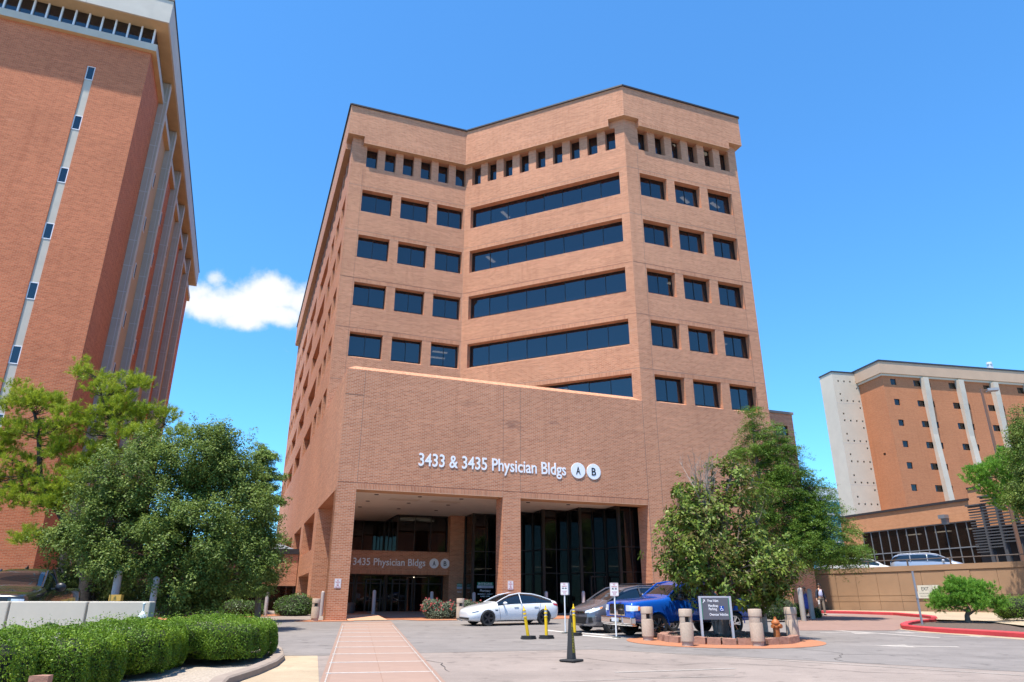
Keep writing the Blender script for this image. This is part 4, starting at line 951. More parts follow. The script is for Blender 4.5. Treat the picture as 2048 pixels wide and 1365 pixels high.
def trunk_px(pts, Y, radii):
    return [np.array(at(px, py, Y + (dy or 0))) for px, py, dy in pts], radii
def dense(path, k=4):
    out = []
    for i in range(len(path) - 1):
        for j in range(k): out.append(path[i] + (path[i + 1] - path[i]) * j / k)
    out.append(path[-1]); return out
def plant(name, label, cat, base, trunks, bark, crown_me, tips=None, limb=(.012, .05, .12), group=None, crown_name='crown', extra=None):
    base = Vector(base); t = thing(name, label, cat, base, 0, group)
    tm = MB()
    for path, rad in trunks:
        P = dense(path, 3); rr = np.interp(np.linspace(0, 1, len(P)), np.linspace(0, 1, len(rad)), rad); tm.tube(P, list(rr), 9)
    if trunks:
        o = tm.build('trunk', bark, t, smooth=True, angle=80); o.location = -base
    if tips is not None and trunks:
        lm = branch_net([(dense(p, 6), r) for p, r in trunks], tips, *limb); o = stuff(lm.build('limbs', bark, t, smooth=True, angle=80)); o.location = -base
    if crown_me is not None:
        o = put(crown_name, crown_me, t); o.location = -base
    return t
def clusters(lobes, n, shell, sub, r, flat=1.0):
    """two levels: boughs spread through the crown, sprays crowded on each bough"""
    P, d = clump_points(lobes, n, shell); k = len(P)
    off = RNG.normal(size=(k, sub, 3)) * r * np.array([1, 1, .75 * flat])
    Q = (P[:, None] + off).reshape(-1, 3); dq = unit(np.repeat(d, sub, 0) + unit(off.reshape(-1, 3)) * .9)
    tone = np.repeat(RNG.random(k), sub) * .6 + RNG.random(k * sub) * .4
    return P, Q, dq, tone
def broad_crown(name, lobes, m, n_b, sub, b_r, s_r, per, leaf_l, leaf_w, shell=.5, up=.8, jit=.5, flat=1.0):
    P, Q, d, tone = clusters(lobes, n_b, shell, sub, b_r, flat); n = len(Q)
    off = RNG.normal(size=(n, per, 3)) * s_r * np.array([1, 1, flat]); rad = np.linalg.norm(off, axis=2, keepdims=True); off *= np.minimum(1, 1.7 * s_r / np.maximum(rad, 1e-6))
    C = (Q[:, None] + off).reshape(-1, 3); out = unit(off.reshape(-1, 3)) + np.repeat(d, per, 0) * .7
    Nn = out * .5 + np.array([0, 0, up]) + RNG.normal(size=C.shape) * jit; Dd = out + RNG.normal(size=C.shape) * .7
    k = len(C); sz = .55 + .75 * RNG.random(k)
    return leaf_mesh(name, C, Nn, Dd, leaf_l * sz, leaf_w * sz, m, .25, np.repeat(tone, per)), P
def pine_crown(name, lobes, m, n_b, shoots, per, ln, wd, shell=.25, sl=.22, up=.9, br=.20):
    """boughs carrying upswept bottle-brush shoots"""
    P, Q, d, tone = clusters(lobes, n_b, shell, shoots, br, .6); n = len(Q)
    ax = unit(d * .55 + np.array([0, 0, up]) * (.6 + .6 * RNG.random((n, 1))) + RNG.normal(size=Q.shape) * .35)
    tt = .1 + .9 * RNG.random((n, per, 1)); B = (Q[:, None] + ax[:, None] * tt * sl).reshape(-1, 3)
    A = np.repeat(ax, per, 0); rd = RNG.normal(size=B.shape); rd = unit(rd - A * (rd * A).sum(1, keepdims=True))
    Dd = A * (.55 + .5 * RNG.random((n * per, 1))) + rd * .8; k = len(B)
    return blade_mesh(name, B, Dd, ln * (.7 + .5 * RNG.random(k)), wd, m, np.repeat(tone, per)), P
L_holly = leaf_mat('holly_leaf', (.055, .10, .018), (.29, .37, .085), .32, .52, .25, [(.5, (.135, .20, .040))])
L_pine = leaf_mat('pine_needle', (.12, .20, .015), (.46, .52, .045), .35, .5, .3, [(.5, (.28, .36, .025))])
L_pine_d = leaf_mat('pine_needle_dark', (.03, .06, .012), (.11, .14, .03), .3, .5, .3)
L_pine_g = leaf_mat('pine_needle_green', (.08, .21, .02), (.26, .48, .06), .3, .5, .3)
L_box = leaf_mat('boxwood_leaf', (.035, .080, .009), (.31, .43, .036), .32, .5, .3, [(.12, (.07, .075, .022)), (.22, (.055, .12, .012)), (.6, (.15, .27, .02))])
L_mag = leaf_mat('magnolia_leaf', (.05, .105, .014), (.28, .38, .05), .28, .48, .25, [(.55, (.125, .20, .028)), (.85, (.24, .29, .05)), (.1, (.13, .085, .03))])
L_cyp = leaf_mat('cypress_leaf', (.05, .115, .018), (.21, .33, .045), .25, .5, .3)
L_con = leaf_mat('blue_conifer_leaf', (.05, .11, .03), (.16, .25, .07), .3, .5, .3, [(.9, (.26, .36, .06))])
L_shrub = leaf_mat('shrub_leaf', (.035, .085, .015), (.12, .21, .04), .28, .4, .4)
L_rose = leaf_mat('rose_leaf', (.07, .10, .06), (.22, .27, .17), .25, .5, .3)
L_flower = leaf_mat('rose_petal', (.55, .06, .08), (.80, .25, .22), .3, .6, .2)
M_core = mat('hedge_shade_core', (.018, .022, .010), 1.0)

# broad holly-like tree in front of the hospital tower
Y = 30.0
lob = lobes_px([(330, 1000, 100, 90, 0), (400, 930, 80, 62, 0), (260, 960, 85, 70, -.5), (455, 960, 60, 55, .5), (480, 1040, 70, 80, .6), (200, 1040, 70, 55, -.8), (390, 1080, 110, 90, -1), (260, 1090, 100, 70, -1.2),
                (150, 1085, 52, 36, -.8), (470, 1130, 75, 70, .2), (360, 1150, 80, 60, -1.0), (300, 900, 45, 30, .3), (420, 888, 45, 30, .2), (240, 1130, 40, 24, -1.4), (455, 880, 24, 22, .3), (390, 1190, 60, 36, -.6), (520, 1100, 40, 60, .8)], Y)
cm, P = broad_crown('crown', lob, L_holly, 680, 9, .28, .13, 34, .10, .060, .5, .9)
tr = [trunk_px([(330, 1236, 0), (322, 1180, 0), (300, 1100, 0), (290, 1010, 0)], Y, [.11, .09, .06, .03]), trunk_px([(338, 1236, 0), (352, 1170, .2), (380, 1080, .4), (400, 960, .4)], Y, [.12, .1, .07, .03]), trunk_px([(345, 1236, 0), (395, 1160, .3), (460, 1060, .5)], Y, [.10, .08, .03])]
plant('holly_tree', 'wide dense broadleaf tree with glossy dark leaves before the left tower', 'tree', (*tr[0][0][0].tolist()[:2], gz(0, Y)), tr, M_bark, cm, P[::2], (.010, .035, .05))

# black pine leaning over the parked truck
Y = 31.5
lob = lobes_px([(55, 790, 34, 22, 0), (25, 815, 30, 26, .5), (85, 805, 34, 20, -.3), (110, 815, 20, 14, 0), (20, 860, 34, 22, .3), (75, 860, 46, 20, 0), (130, 840, 34, 26, -.4), (195, 755, 34, 22, .2), (160, 740, 18, 14, .2), (215, 790, 40, 22, 0), (265, 765, 26, 14, -.2), (240, 820, 46, 24, -.3), (185, 845, 50, 26, 0), (300, 835, 44, 20, .3), (335, 830, 16, 10, .3),
                (270, 870, 50, 18, -.4), (30, 940, 40, 26, 0), (60, 980, 42, 30, .4), (120, 965, 44, 26, -.4), (20, 1000, 30, 24, 0), (150, 990, 36, 24, 0), (165, 930, 26, 18, 0), (80, 1080, 44, 12, -.4), (50, 1070, 20, 10, 0), (0, 900, 30, 20, 0), (360, 868, 22, 10, .3), (-30, 880, 40, 40, .4), (-40, 970, 40, 40, 0), (105, 905, 30, 20, -.3), (150, 890, 30, 18, .2), (210, 905, 26, 16, .2), (90, 1010, 36, 18, -.4)], Y)
cm, P = pine_crown('crown', lob, L_pine, 540, 8, 34, .19, .019, .2, .28, .9, .17)
tr = [trunk_px([(165, 1235, 0), (172, 1160, 0), (160, 1090, 0), (110, 1010, 0), (80, 950, 0), (78, 880, 0), (70, 830, 0), (50, 795, 0)], Y, [.27, .24, .2, .15, .12, .09, .06, .025]),
      trunk_px([(110, 1010, 0), (40, 925, .2), (-20, 905, .3)], Y, [.1, .07, .03]), trunk_px([(160, 1090, 0), (185, 1000, 0), (200, 930, 0), (225, 860, 0), (205, 800, 0), (195, 755, 0)], Y, [.12, .10, .08, .06, .05, .02]), trunk_px([(200, 930, 0), (250, 905, .2), (330, 850, .2)], Y, [.06, .04, .02]), trunk_px([(130, 1040, 0), (110, 1065, -.3), (60, 1078, -.4)], Y, [.05, .03, .015])]
plant('black_pine', 'open crowned yellow-green pine with black leaning trunk above the dark parked truck', 'tree', (*tr[0][0][0].tolist()[:2], gz(0, Y)), tr, M_bark_d, cm, P[::2], (.008, .026, .08))

# layered blue-green conifer between holly and arcade
Y = 37.0
lob = lobes_px([(522, 893, 14, 9, 0), (528, 915, 26, 9, 0), (515, 935, 24, 9, 0), (535, 955, 28, 8, 0), (520, 975, 28, 9, 0), (540, 1000, 24, 8, 0), (515, 1010, 30, 10, 0), (535, 1030, 36, 9, 0), (510, 1050, 34, 12, 0), (525, 1085, 42, 12, 0), (520, 1115, 40, 14, 0), (510, 1150, 48, 16, 0), (500, 1180, 44, 14, 0)], Y)
cm, P = broad_crown('crown', lob, L_con, 300, 7, .26, .13, 32, .13, .040, .15, .6, .4, .4)
tr = [trunk_px([(515, 1236, 0), (520, 1100, 0), (524, 980, 0), (522, 890, 0)], Y, [.16, .12, .07, .02])]
plant('layered_conifer', 'narrow layered blue-green conifer left of the brick arcade', 'tree', (*tr[0][0][0].tolist()[:2], gz(0, Y)), tr, M_bark, cm, P[::6], (.008, .025, .02))
# shrub growth under the pine and holly
Y = 32.5
lob = lobes_px([(145, 1160, 50, 40, 0), (215, 1170, 50, 45, 0), (120, 1190, 50, 30, 0), (250, 1190, 40, 30, 0)], Y)
cm, P = pine_crown('crown', lob, L_pine_d, 220, 8, 34, .14, .02, .3, .22, .5, .22)
tr = [trunk_px([(190, 1240, 0), (190, 1190, 0), (195, 1150, 0)], Y, [.06, .05, .02])]
plant('juniper_shrub', 'dark olive juniper bush behind the black pine trunk', 'shrub', (*tr[0][0][0].tolist()[:2], gz(0, Y)), tr, M_bark_d, cm, P[::8], (.008, .02, .02))

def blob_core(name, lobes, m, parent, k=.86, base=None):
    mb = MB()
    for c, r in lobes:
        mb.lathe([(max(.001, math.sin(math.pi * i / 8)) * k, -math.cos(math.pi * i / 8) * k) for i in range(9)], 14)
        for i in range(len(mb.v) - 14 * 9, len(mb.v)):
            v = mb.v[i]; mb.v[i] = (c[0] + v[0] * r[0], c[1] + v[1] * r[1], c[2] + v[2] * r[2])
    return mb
def round_shrub(name, label, lobes, leaf, n, ll, lw, base, cat='shrub', group=None, flowers=None):
    """a clipped or dense bush: dark twiggy core and a shell of leaves"""
    base = Vector(base); t = thing(name, label, cat, base, 0, group)
    o = blob_core('core', lobes, M_core, t).build('branches', M_core, t, smooth=True); o.location = -base  # solid filler against see-through, inner shade put into its near-black colour
    P, d = clump_points(lobes, n, .88); zmin = gz(base.x, base.y) + .02; kp = P[:, 2] > zmin; P, d = P[kp], d[kp]
    P = P + d * RNG.normal(size=(len(P), 1)) * .03
    Nn = d * .8 + np.array([0, 0, .35]) + RNG.normal(size=P.shape) * .55; Dd = d * .5 + np.array([0, 0, .4]) + RNG.normal(size=P.shape) * .7; k = len(P)
    o = put('foliage', leaf_mesh('foliage', P, Nn, Dd, ll * (.7 + .6 * RNG.random(k)), lw * (.7 + .6 * RNG.random(k)), leaf), t); o.location = -base
    if flowers:
        i = RNG.choice(k, flowers); i = i[P[i, 2] > np.quantile(P[:, 2], .45)]; Q = np.repeat(P[i] + d[i] * .05, 7, 0) + RNG.normal(size=(len(i) * 7, 3)) * .022
        o = put('blossoms', leaf_mesh('blossoms', Q, RNG.normal(size=Q.shape) + np.array([0, 0, .5]), RNG.normal(size=Q.shape), .06, .055, L_flower), t); o.location = -base
    return t
def E(px, py, Y, rx, ry, rz): c = at(px, py, Y); return (np.array(c), np.array([rx, ry, rz]))
round_shrub('holly_bush', 'rounded dark green bush beside the brick arcade pier', [E(598, 1212, 44.8, .95, .8, .72), E(573, 1214, 45.2, .75, .7, .62), E(588, 1222, 44.6, 1.1, .8, .55)], L_shrub, 5200, .085, .05, (*L2(588, 1229), 1.2))
round_shrub('low_bush', 'small shaded bush in the dark corner left of the bollard post', [E(498, 1222, 44.0, 1.0, .8, .55), E(470, 1220, 43.5, .9, .8, .6)], L_shrub, 4200, .085, .05, (*L2(490, 1229), 1.2))
round_shrub('rose_bush', 'pink flowering rose bush just left of the stub light', [E(868, 1218, 41.0, .62, .6, .5), E(896, 1222, 40.9, .66, .6, .46), E(880, 1230, 40.8, .8, .6, .38), E(856, 1215, 41.2, .35, .4, .42)], L_rose, 4300, .075, .05, (*L2(885, 1238), 1.13), flowers=150)
round_shrub('rose_bush', 'pink flowering rose bush between stub light and white sedan', [E(936, 1216, 41.6, .5, .5, .42), E(955, 1220, 41.7, .55, .5, .40), E(945, 1230, 41.5, .7, .5, .34)], L_rose, 2800, .075, .05, (*L2(950, 1237), 1.15), flowers=80)
round_shrub('clipped_shrub', 'dark clipped mound shrub behind the pickup tailgate', [E(1545, 1219, 38.5, .62, .6, .5), E(1565, 1218, 38.7, .75, .65, .56), E(1553, 1226, 38.4, .9, .7, .42)], L_shrub, 4200, .05, .03, (*L2(1555, 1238), 1.06))
round_shrub('grass_clump', 'wispy low shrub at the foot of the grey post pair', [E(1600, 1222, 43.5, .5, .5, .42), E(1632, 1228, 42.5, .35, .3, .36)], L_cyp, 1800, .14, .016, (*L2(1612, 1238), 1.18))

# boxwood hedges in the left foreground
def superhedge(label, c, half, rot, n, ll=.040, lw=.024, p=3.2, h=1.0):
    """rounded box of foliage; c on the ground"""
    c = Vector(c); t = thing('boxwood_hedge', label, 'hedge', c, rot, 'boxwood hedges by the low wall')
    def surf(d):
        q = (np.abs(d) ** p).sum(1) ** (-1 / p); s = d * q[:, None]
        s[:, 2] = np.where(s[:, 2] < 0, s[:, 2], s[:, 2]); return s
    d = unit(RNG.normal(size=(n, 3)) * np.array([1, 1, 1])); s = surf(d); hx, hy, hz = half[0], half[1], h / 2
    A = s * np.array([hx, hy, hz])
    lump = .055 * np.sin(A[:, 0] * 5.1 + 1) * np.sin(A[:, 1] * 4.3) + .05 * np.sin(A[:, 0] * 2.2 + A[:, 2] * 3) + .04 * np.sin(A[:, 1] * 9 + A[:, 0] * 8)
    nn = unit(np.sign(s) * np.abs(s) ** (p - 1) / np.array([hx, hy, hz]))
    dep = RNG.random(n) ** 2 * .10; shoot = (RNG.random(n) < .07) * (nn[:, 2] > .35) * RNG.random(n) * .16
    A = A + nn * (lump - dep + shoot)[:, None] + np.array([0, 0, hz + .02])
    kp = A[:, 2] > .06; A, nn = A[kp], nn[kp]; k = len(A)
    tn_ = .5 + .22 * np.sin(A[:, 0] * 3.1 + 2 * A[:, 1]) * np.sin(A[:, 2] * 4 + A[:, 1] * 2.3) + .22 * np.sin(A[:, 0] * 11 + A[:, 2] * 9) * np.sin(A[:, 1] * 10) + RNG.normal(size=k) * .12
    Nn = nn * .6 + np.array([0, 0, .3]) + RNG.normal(size=A.shape) * .6; Dd = nn * .35 + np.array([0, 0, .6]) + RNG.normal(size=A.shape) * .7
    put('foliage', leaf_mesh('foliage', A, Nn, Dd, ll * (.6 + .8 * RNG.random(k)), lw * (.6 + .8 * RNG.random(k)), L_box, .25, tn_), t)
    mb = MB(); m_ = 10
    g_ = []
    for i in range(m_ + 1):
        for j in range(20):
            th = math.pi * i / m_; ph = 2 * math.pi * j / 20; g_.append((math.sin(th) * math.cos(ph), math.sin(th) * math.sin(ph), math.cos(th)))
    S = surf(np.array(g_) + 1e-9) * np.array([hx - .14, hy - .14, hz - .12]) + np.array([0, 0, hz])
    mb.add(S.tolist(), [(i * 20 + j, i * 20 + (j + 1) % 20, (i + 1) * 20 + (j + 1) % 20, (i + 1) * 20 + j) for i in range(m_) for j in range(20)]); mb.build('branches', M_core, t, smooth=True)  # solid hedge filler, its dark colour stands in for inner shade
    return t
hz_ = lambda p: (p.x, p.y, gz(p.x, p.y) + .05)
c = at(418, 1290, 19.0); superhedge('long clipped boxwood hedge nearest the walk, right of the seam', (c.x, c.y, gz(c.x, c.y) + .10), (1.50, 1.80, 0), R(8), 62000, h=.88, p=5.0)
c = at(250, 1300, 16.2); superhedge('rounded boxwood hedge in the middle, below the white vent pipe', (c.x, c.y, gz(c.x, c.y) + .05), (1.02, 1.5, 0), R(10), 50000, h=.97, p=4.0)
c = at(70, 1330, 13.6); superhedge('loose boxwood hedge at the bottom left corner', (c.x, c.y, gz(c.x, c.y) + .0), (1.25, 1.3, 0), R(5), 52000, h=1.02, p=3.6)
c = at(-60, 1330, 11.8); superhedge('boxwood hedge cut off by the left picture edge', (c.x, c.y, gz(c.x, c.y) - .02), (.8, 1.2, 0), R(5), 26000, h=1.08, p=3.6)
# planting bed kerb
bedk = [L2(395, 1420), L2(440, 1372), L2(500, 1352), L2(540, 1335), L2(556, 1322), L2(553, 1308), L2(535, 1296), L2(500, 1287), L2(420, 1280)]
kerb_line('bed_kerb', bedk, .30, .16, M_kerb)
struct(gpoly('gravel_bed', bedk + [L2(330, 1278), (-14, 26), (-24, 24), (-20, 8), (-6, 8)], M_gravel, .05))

# magnolia on the island
Y = 26.4
lob = lobes_px([(1440, 1120, 105, 70, 0), (1390, 1080, 70, 60, -.4), (1500, 1090, 70, 60, .3), (1440, 1030, 72, 60, 0), (1465, 960, 42, 44, 0), (1395, 1010, 40, 40, 0), (1475, 920, 18, 20, 0), (1520, 1150, 60, 50, -.3), (1380, 1145, 50, 42, -.3), (1440, 1165, 90, 34, -.2), (1345, 1115, 26, 40, -.2), (1560, 1110, 26, 36, 0), (1372, 985, 14, 16, 0), (1520, 1195, 44, 22, .2), (1565, 1150, 24, 34, 0), (1515, 1000, 26, 30, .3), (1375, 1040, 30, 30, 0), (1545, 1180, 22, 18, 0)], Y)
PB, P, d, tn = clusters(lob, 380, .3, 5, .25); n = len(P); per = 11
ax = unit(d + np.array([0, 0, .6]) + RNG.normal(size=P.shape) * .3); th = RNG.random((n, per)) * 6.283
a1 = unit(np.cross(ax, RNG.normal(size=ax.shape))); a2 = np.cross(ax, a1)
rd = a1[:, None] * np.cos(th)[..., None] + a2[:, None] * np.sin(th)[..., None]
Dd = (rd + ax[:, None] * (.2 + .6 * RNG.random((n, per, 1)))).reshape(-1, 3); C = np.repeat(P, per, 0) + unit(Dd) * .10 + RNG.normal(size=(n * per, 3)) * .055
Nn = np.repeat(ax, per, 0) + RNG.normal(size=C.shape) * .35
cm = leaf_mesh('crown', C, Nn, Dd, .19 * (.65 + .55 * RNG.random(n * per)), .078, L_mag, .2, np.repeat(tn, per))
b0 = (1447, 1272)
tr = [trunk_px([(1447, 1276, 0), (1447, 1235, 0), (1442, 1170, 0), (1440, 1080, 0), (1455, 980, 0), (1470, 920, 0)], Y, [.24, .16, .10, .07, .045, .02])] + \
     [trunk_px([(1440 + dx * .12, 1268, dz), (1440 + dx * .4, 1222, dz), (1440 + dx, 1140, dz), (1440 + dx * 1.4, 1050, dz)], Y, [.10, .06, .04, .015]) for dx, dz in ((-48, 0), (-22, -.5), (28, -.5), (52, .1), (10, -.7))]
mg = plant('magnolia_tree', 'glossy-leaved magnolia with many stems on the stone-edged island', 'tree', (7.42, 26.4, .95), tr, M_bark, cm, P[::4], (.006, .020, .06))
dm = MB()
for k in range(26):      # dead grey top
    x0 = 1410 + RNG.normal() * 12; top = (1400 + RNG.normal() * 30, 905 + RNG.random() * 75); q = [at(x0, 1040, Y), at((x0 + top[0]) / 2 + RNG.normal() * 4, (1040 + top[1]) / 2, Y + RNG.normal() * .3), at(*top, Y + RNG.normal() * .4)]
    dm.tube(q, [.016, .012, .005], 5, cap=False)
    for j in range(4):
        f_ = .3 + .6 * RNG.random(); p_ = q[1].lerp(q[2], f_); e_ = p_ + Vector((RNG.normal() * .25, RNG.normal() * .2, .25 + RNG.random() * .4)); dm.tube([p_, p_.lerp(e_, .5) + Vector((0, 0, -.02)), e_], [.007, .005, .003], 4, cap=False)
o = dm.build('dead_twigs', M_twig, mg, smooth=True); o.location = -mg.location
# stone-edged island
IC = Vector((7.35, 25.9)); IR = (2.35, 1.95)
struct(gpoly('island_paving', [(7.15 + 3.25 * math.cos(a), 25.7 + 2.9 * math.sin(a)) for a in [2 * math.pi * i / 48 for i in range(48)]], M_paver, .014))
sb = thing('stone_ring', 'ring of rough pink edging blocks round the magnolia bed', 'edging', (IC.x, IC.y, gz(*IC)))
M_block = mat('split_pink_block', (.30, .155, .11), .95, var=.25, vscale=4, bump=1.0, bscale=9)
NB = 30
for i in range(NB):
    a0, a1_ = 2 * math.pi * i / NB + .012, 2 * math.pi * (i + 1) / NB - .012; mb = MB(); hgt = .20 + .025 * RNG.random()
    ring = []
    for a in (a0, (a0 + a1_) / 2, a1_):
        j = 1 + .012 * RNG.normal(); ring += [(IR[0] * math.cos(a) * j, IR[1] * math.sin(a) * j), (IR[0] * .87 * math.cos(a), IR[1] * .87 * math.sin(a))]
    zf = lambda x, y: gz(x + IC.x, y + IC.y) - gz(*IC)
    vs_ = [(x, y, zf(x, y) - .05) for x, y in ring] + [(x * .985, y * .985, zf(x, y) + hgt + .01 * RNG.normal()) for x, y in ring]
    mb.add(vs_, [(0, 2, 8, 6), (2, 4, 10, 8), (3, 1, 7, 9), (5, 3, 9, 11), (6, 8, 9, 7), (8, 10, 11, 9), (1, 0, 6, 7), (4, 5, 11, 10)]); mb.build('stone', M_block, sb)
struct(gpoly('island_mulch', [(IC.x + IR[0] * .9 * math.cos(a), IC.y + IR[1] * .9 * math.sin(a)) for a in [2 * math.pi * i / 40 for i in range(40)]], M_mulch, .13))
gr = []
for _ in range(700):
    a, r_ = RNG.random() * 6.283, RNG.random() ** .5 * .86; gr.append((IC.x + IR[0] * r_ * math.cos(a), IC.y + IR[1] * r_ * math.sin(a)))
gv = np.array([(x, y, gz(x, y) + .145) for x, y in gr]); stuff(put('bark_litter', leaf_mesh('bark_litter', gv, RNG.normal(size=gv.shape) * .5 + np.array([0, 0, 1]), RNG.normal(size=gv.shape), .09 * (.5 + RNG.random(len(gv))), .04, leaf_mat('litter', (.06, .04, .025), (.36, .27, .19), 0, .9, .1)), None))

# bald cypress behind the island
Y = 41.0
lob = lobes_px([(1505, 828, 4, 10, 0), (1508, 850, 12, 10, 0), (1512, 872, 22, 12, 0), (1548, 868, 12, 16, .2), (1545, 892, 22, 12, .2), (1500, 905, 34, 16, 0), (1560, 915, 36, 26, .3), (1530, 950, 44, 20, 0), (1585, 960, 30, 26, .3), (1545, 985, 50, 22, -.3), (1600, 1000, 34, 24, .3), (1570, 1030, 56, 26, -.4), (1625, 1000, 20, 16, 0), (1640, 1030, 40, 26, 0), (1600, 1070, 60, 28, -.6), (1660, 1060, 40, 26, .2), (1650, 1095, 60, 26, -.5), (1690, 1100, 26, 18, 0), (1590, 1110, 60, 26, -.8), (1700, 1110, 24, 14, 0), (1665, 1120, 44, 18, -.8), (1545, 1060, 40, 40, 0), (1630, 975, 14, 18, .2), (1655, 1010, 14, 20, 0)], Y)
PB, P, d, tn = clusters(lob, 640, .3, 5, .17, .6); n = len(P); per = 46
dirs = unit(d * np.array([1, 1, .2]) + RNG.normal(size=P.shape) * .3); along = RNG.random((n, per, 1))
C = P[:, None] + dirs[:, None] * along * .75 + np.array([0, 0, -1]) * along ** 2 * .30 + RNG.normal(size=(n, per, 3)) * np.array([.09, .09, .05])
C = C.reshape(-1, 3); Dd = np.repeat(dirs, per, 0) * .6 + RNG.normal(size=C.shape) * .6 + np.array([0, 0, -.35]); Nn = RNG.normal(size=C.shape) * .5 + np.array([0, 0, 1]); k = len(C)
cm = leaf_mesh('crown', C, Nn, Dd, .15 * (.6 + .8 * RNG.random(k)), .034, L_cyp, .1, np.repeat(tn, per))
tr = [trunk_px([(1540, 1240, 0), (1535, 1120, 0), (1522, 980, 0), (1508, 880, 0), (1503, 830, 0)], Y, [.26, .2, .13, .06, .02]), trunk_px([(1540, 1200, 0), (1600, 1080, 0), (1625, 985, 0)], Y, [.12, .08, .03]), trunk_px([(1580, 1120, 0), (1640, 1070, 0), (1690, 1100, 0)], Y, [.08, .05, .02])]
plant('bald_cypress', 'tall feathery green cypress against the tower base behind the magnolia', 'tree', (*tr[0][0][0].tolist()[:2], gz(0, Y)), tr, M_bark, cm, PB[::2], (.008, .028, -.02))
# small sculpted pine on the planted tip
Y = 36.5
lob = lobes_px([(1900, 1190, 32, 22, 0), (1930, 1180, 34, 20, .2), (1960, 1185, 28, 20, 0), (1880, 1205, 18, 16, 0), (1945, 1205, 34, 14, -.3), (1985, 1205, 20, 12, 0), (1910, 1207, 24, 12, -.2), (1995, 1213, 14, 8, 0), (1915, 1170, 14, 10, 0), (1870, 1212, 10, 8, 0)], Y)
cm, P = pine_crown('crown', lob, L_pine_g, 260, 8, 36, .12, .018, .3, .18, .9, .13)
tr = [trunk_px([(1937, 1249, 0), (1934, 1232, 0), (1938, 1220, 0), (1930, 1205, 0)], Y, [.15, .11, .09, .04]), trunk_px([(1934, 1232, 0), (1960, 1214, 0), (1985, 1208, 0)], Y, [.06, .04, .02]), trunk_px([(1936, 1224, 0), (1905, 1212, 0), (1885, 1208, 0)], Y, [.05, .04, .02])]
plant('dwarf_pine', 'small umbrella-shaped bright green pine on the red-kerbed tip', 'tree', (*tr[0][0][0].tolist()[:2], gz(0, Y)), tr, M_bark, cm, P[::6], (.006, .016, .03))
# trees cut by the right edge
Y = 44.0
lob = lobes_px([(1990, 940, 34, 20, 0), (1955, 950, 26, 16, 0), (2020, 925, 30, 24, 0), (2030, 965, 34, 18, .3), (1995, 985, 20, 18, 0), (2020, 1005, 34, 16, 0), (2060, 950, 50, 40, 0), (1970, 975, 14, 12, 0)], Y)
cm, P = pine_crown('crown', lob, L_pine_g, 230, 8, 36, .17, .022, .25, .26, .8, .22)
tr = [trunk_px([(2110, 1250, 0), (2100, 1100, 0), (2085, 980, 0), (2070, 900, 0)], Y, [.22, .18, .12, .03]), trunk_px([(2085, 980, 0), (2020, 955, 0), (1960, 955, 0)], Y, [.08, .05, .02])]
plant('edge_pine', 'pine branches reaching in at the right picture edge', 'tree', (*tr[0][0][0].tolist()[:2], gz(0, Y)), tr, M_bark, cm, P[::6], (.008, .02, .03))
Y = 40.0
lob = lobes_px([(2045, 880, 18, 30, 0), (2065, 930, 44, 60, 0), (2050, 1000, 26, 40, 0), (2075, 850, 40, 30, 0), (2090, 990, 60, 60, 0)], Y)
cm, P = broad_crown('crown', lob, L_holly, 150, 8, .32, .14, 32, .11, .07, .4, .9)
tr = [trunk_px([(2095, 1262, 0), (2090, 1100, 0), (2080, 950, 0), (2072, 860, 0)], Y, [.2, .16, .1, .03])]
plant('edge_oak', 'dark leafy tree cut by the right picture edge', 'tree', (*tr[0][0][0].tolist()[:2], gz(0, Y)), tr, M_bark, cm, P[::6], (.008, .03, .03))
round_shrub('round_hedge', 'clipped green shrub at right beside the small pine', [E(2030, 1216, 37.5, .95, .7, .55), E(2060, 1215, 37.5, .9, .7, .6), E(2010, 1222, 37.8, .5, .5, .42)], L_box, 6500, .055, .034, (*L2(2035, 1240), 1.0))

# ------------------------------------------------------------------ vehicles
def paint(name, col, metal=.0, rough=.28): return mat(name, col, rough, metal, .5, coat=1.0)
M_tyre = mat('tyre_rubber', (.018, .018, .019), .85); M_rim = mat('alloy_rim', (.50, .51, .53), .3, metal=.9); M_rim_d = mat('dark_rim', (.05, .05, .055), .35, metal=.6)
M_chrome = mat('chrome_trim', (.75, .75, .77), .08, metal=1.0); M_trim = mat('black_trim', (.014, .014, .016), .4); M_under = mat('wheel_well', (.008, .008, .008), .9)
M_cglass = glass_mat('car_glass', (.004, .007, .009), .10, .01, 1.75); M_lamp = mat('headlamp_lens', (.62, .66, .70), .08, spec=.9, coat=1.0); M_amber = mat('amber_lens', (.75, .20, .02), .2, coat=.6); M_tail = mat('red_lens', (.42, .012, .012), .15, coat=1.0)
M_plate = mat('number_plate', (.65, .66, .70), .5)

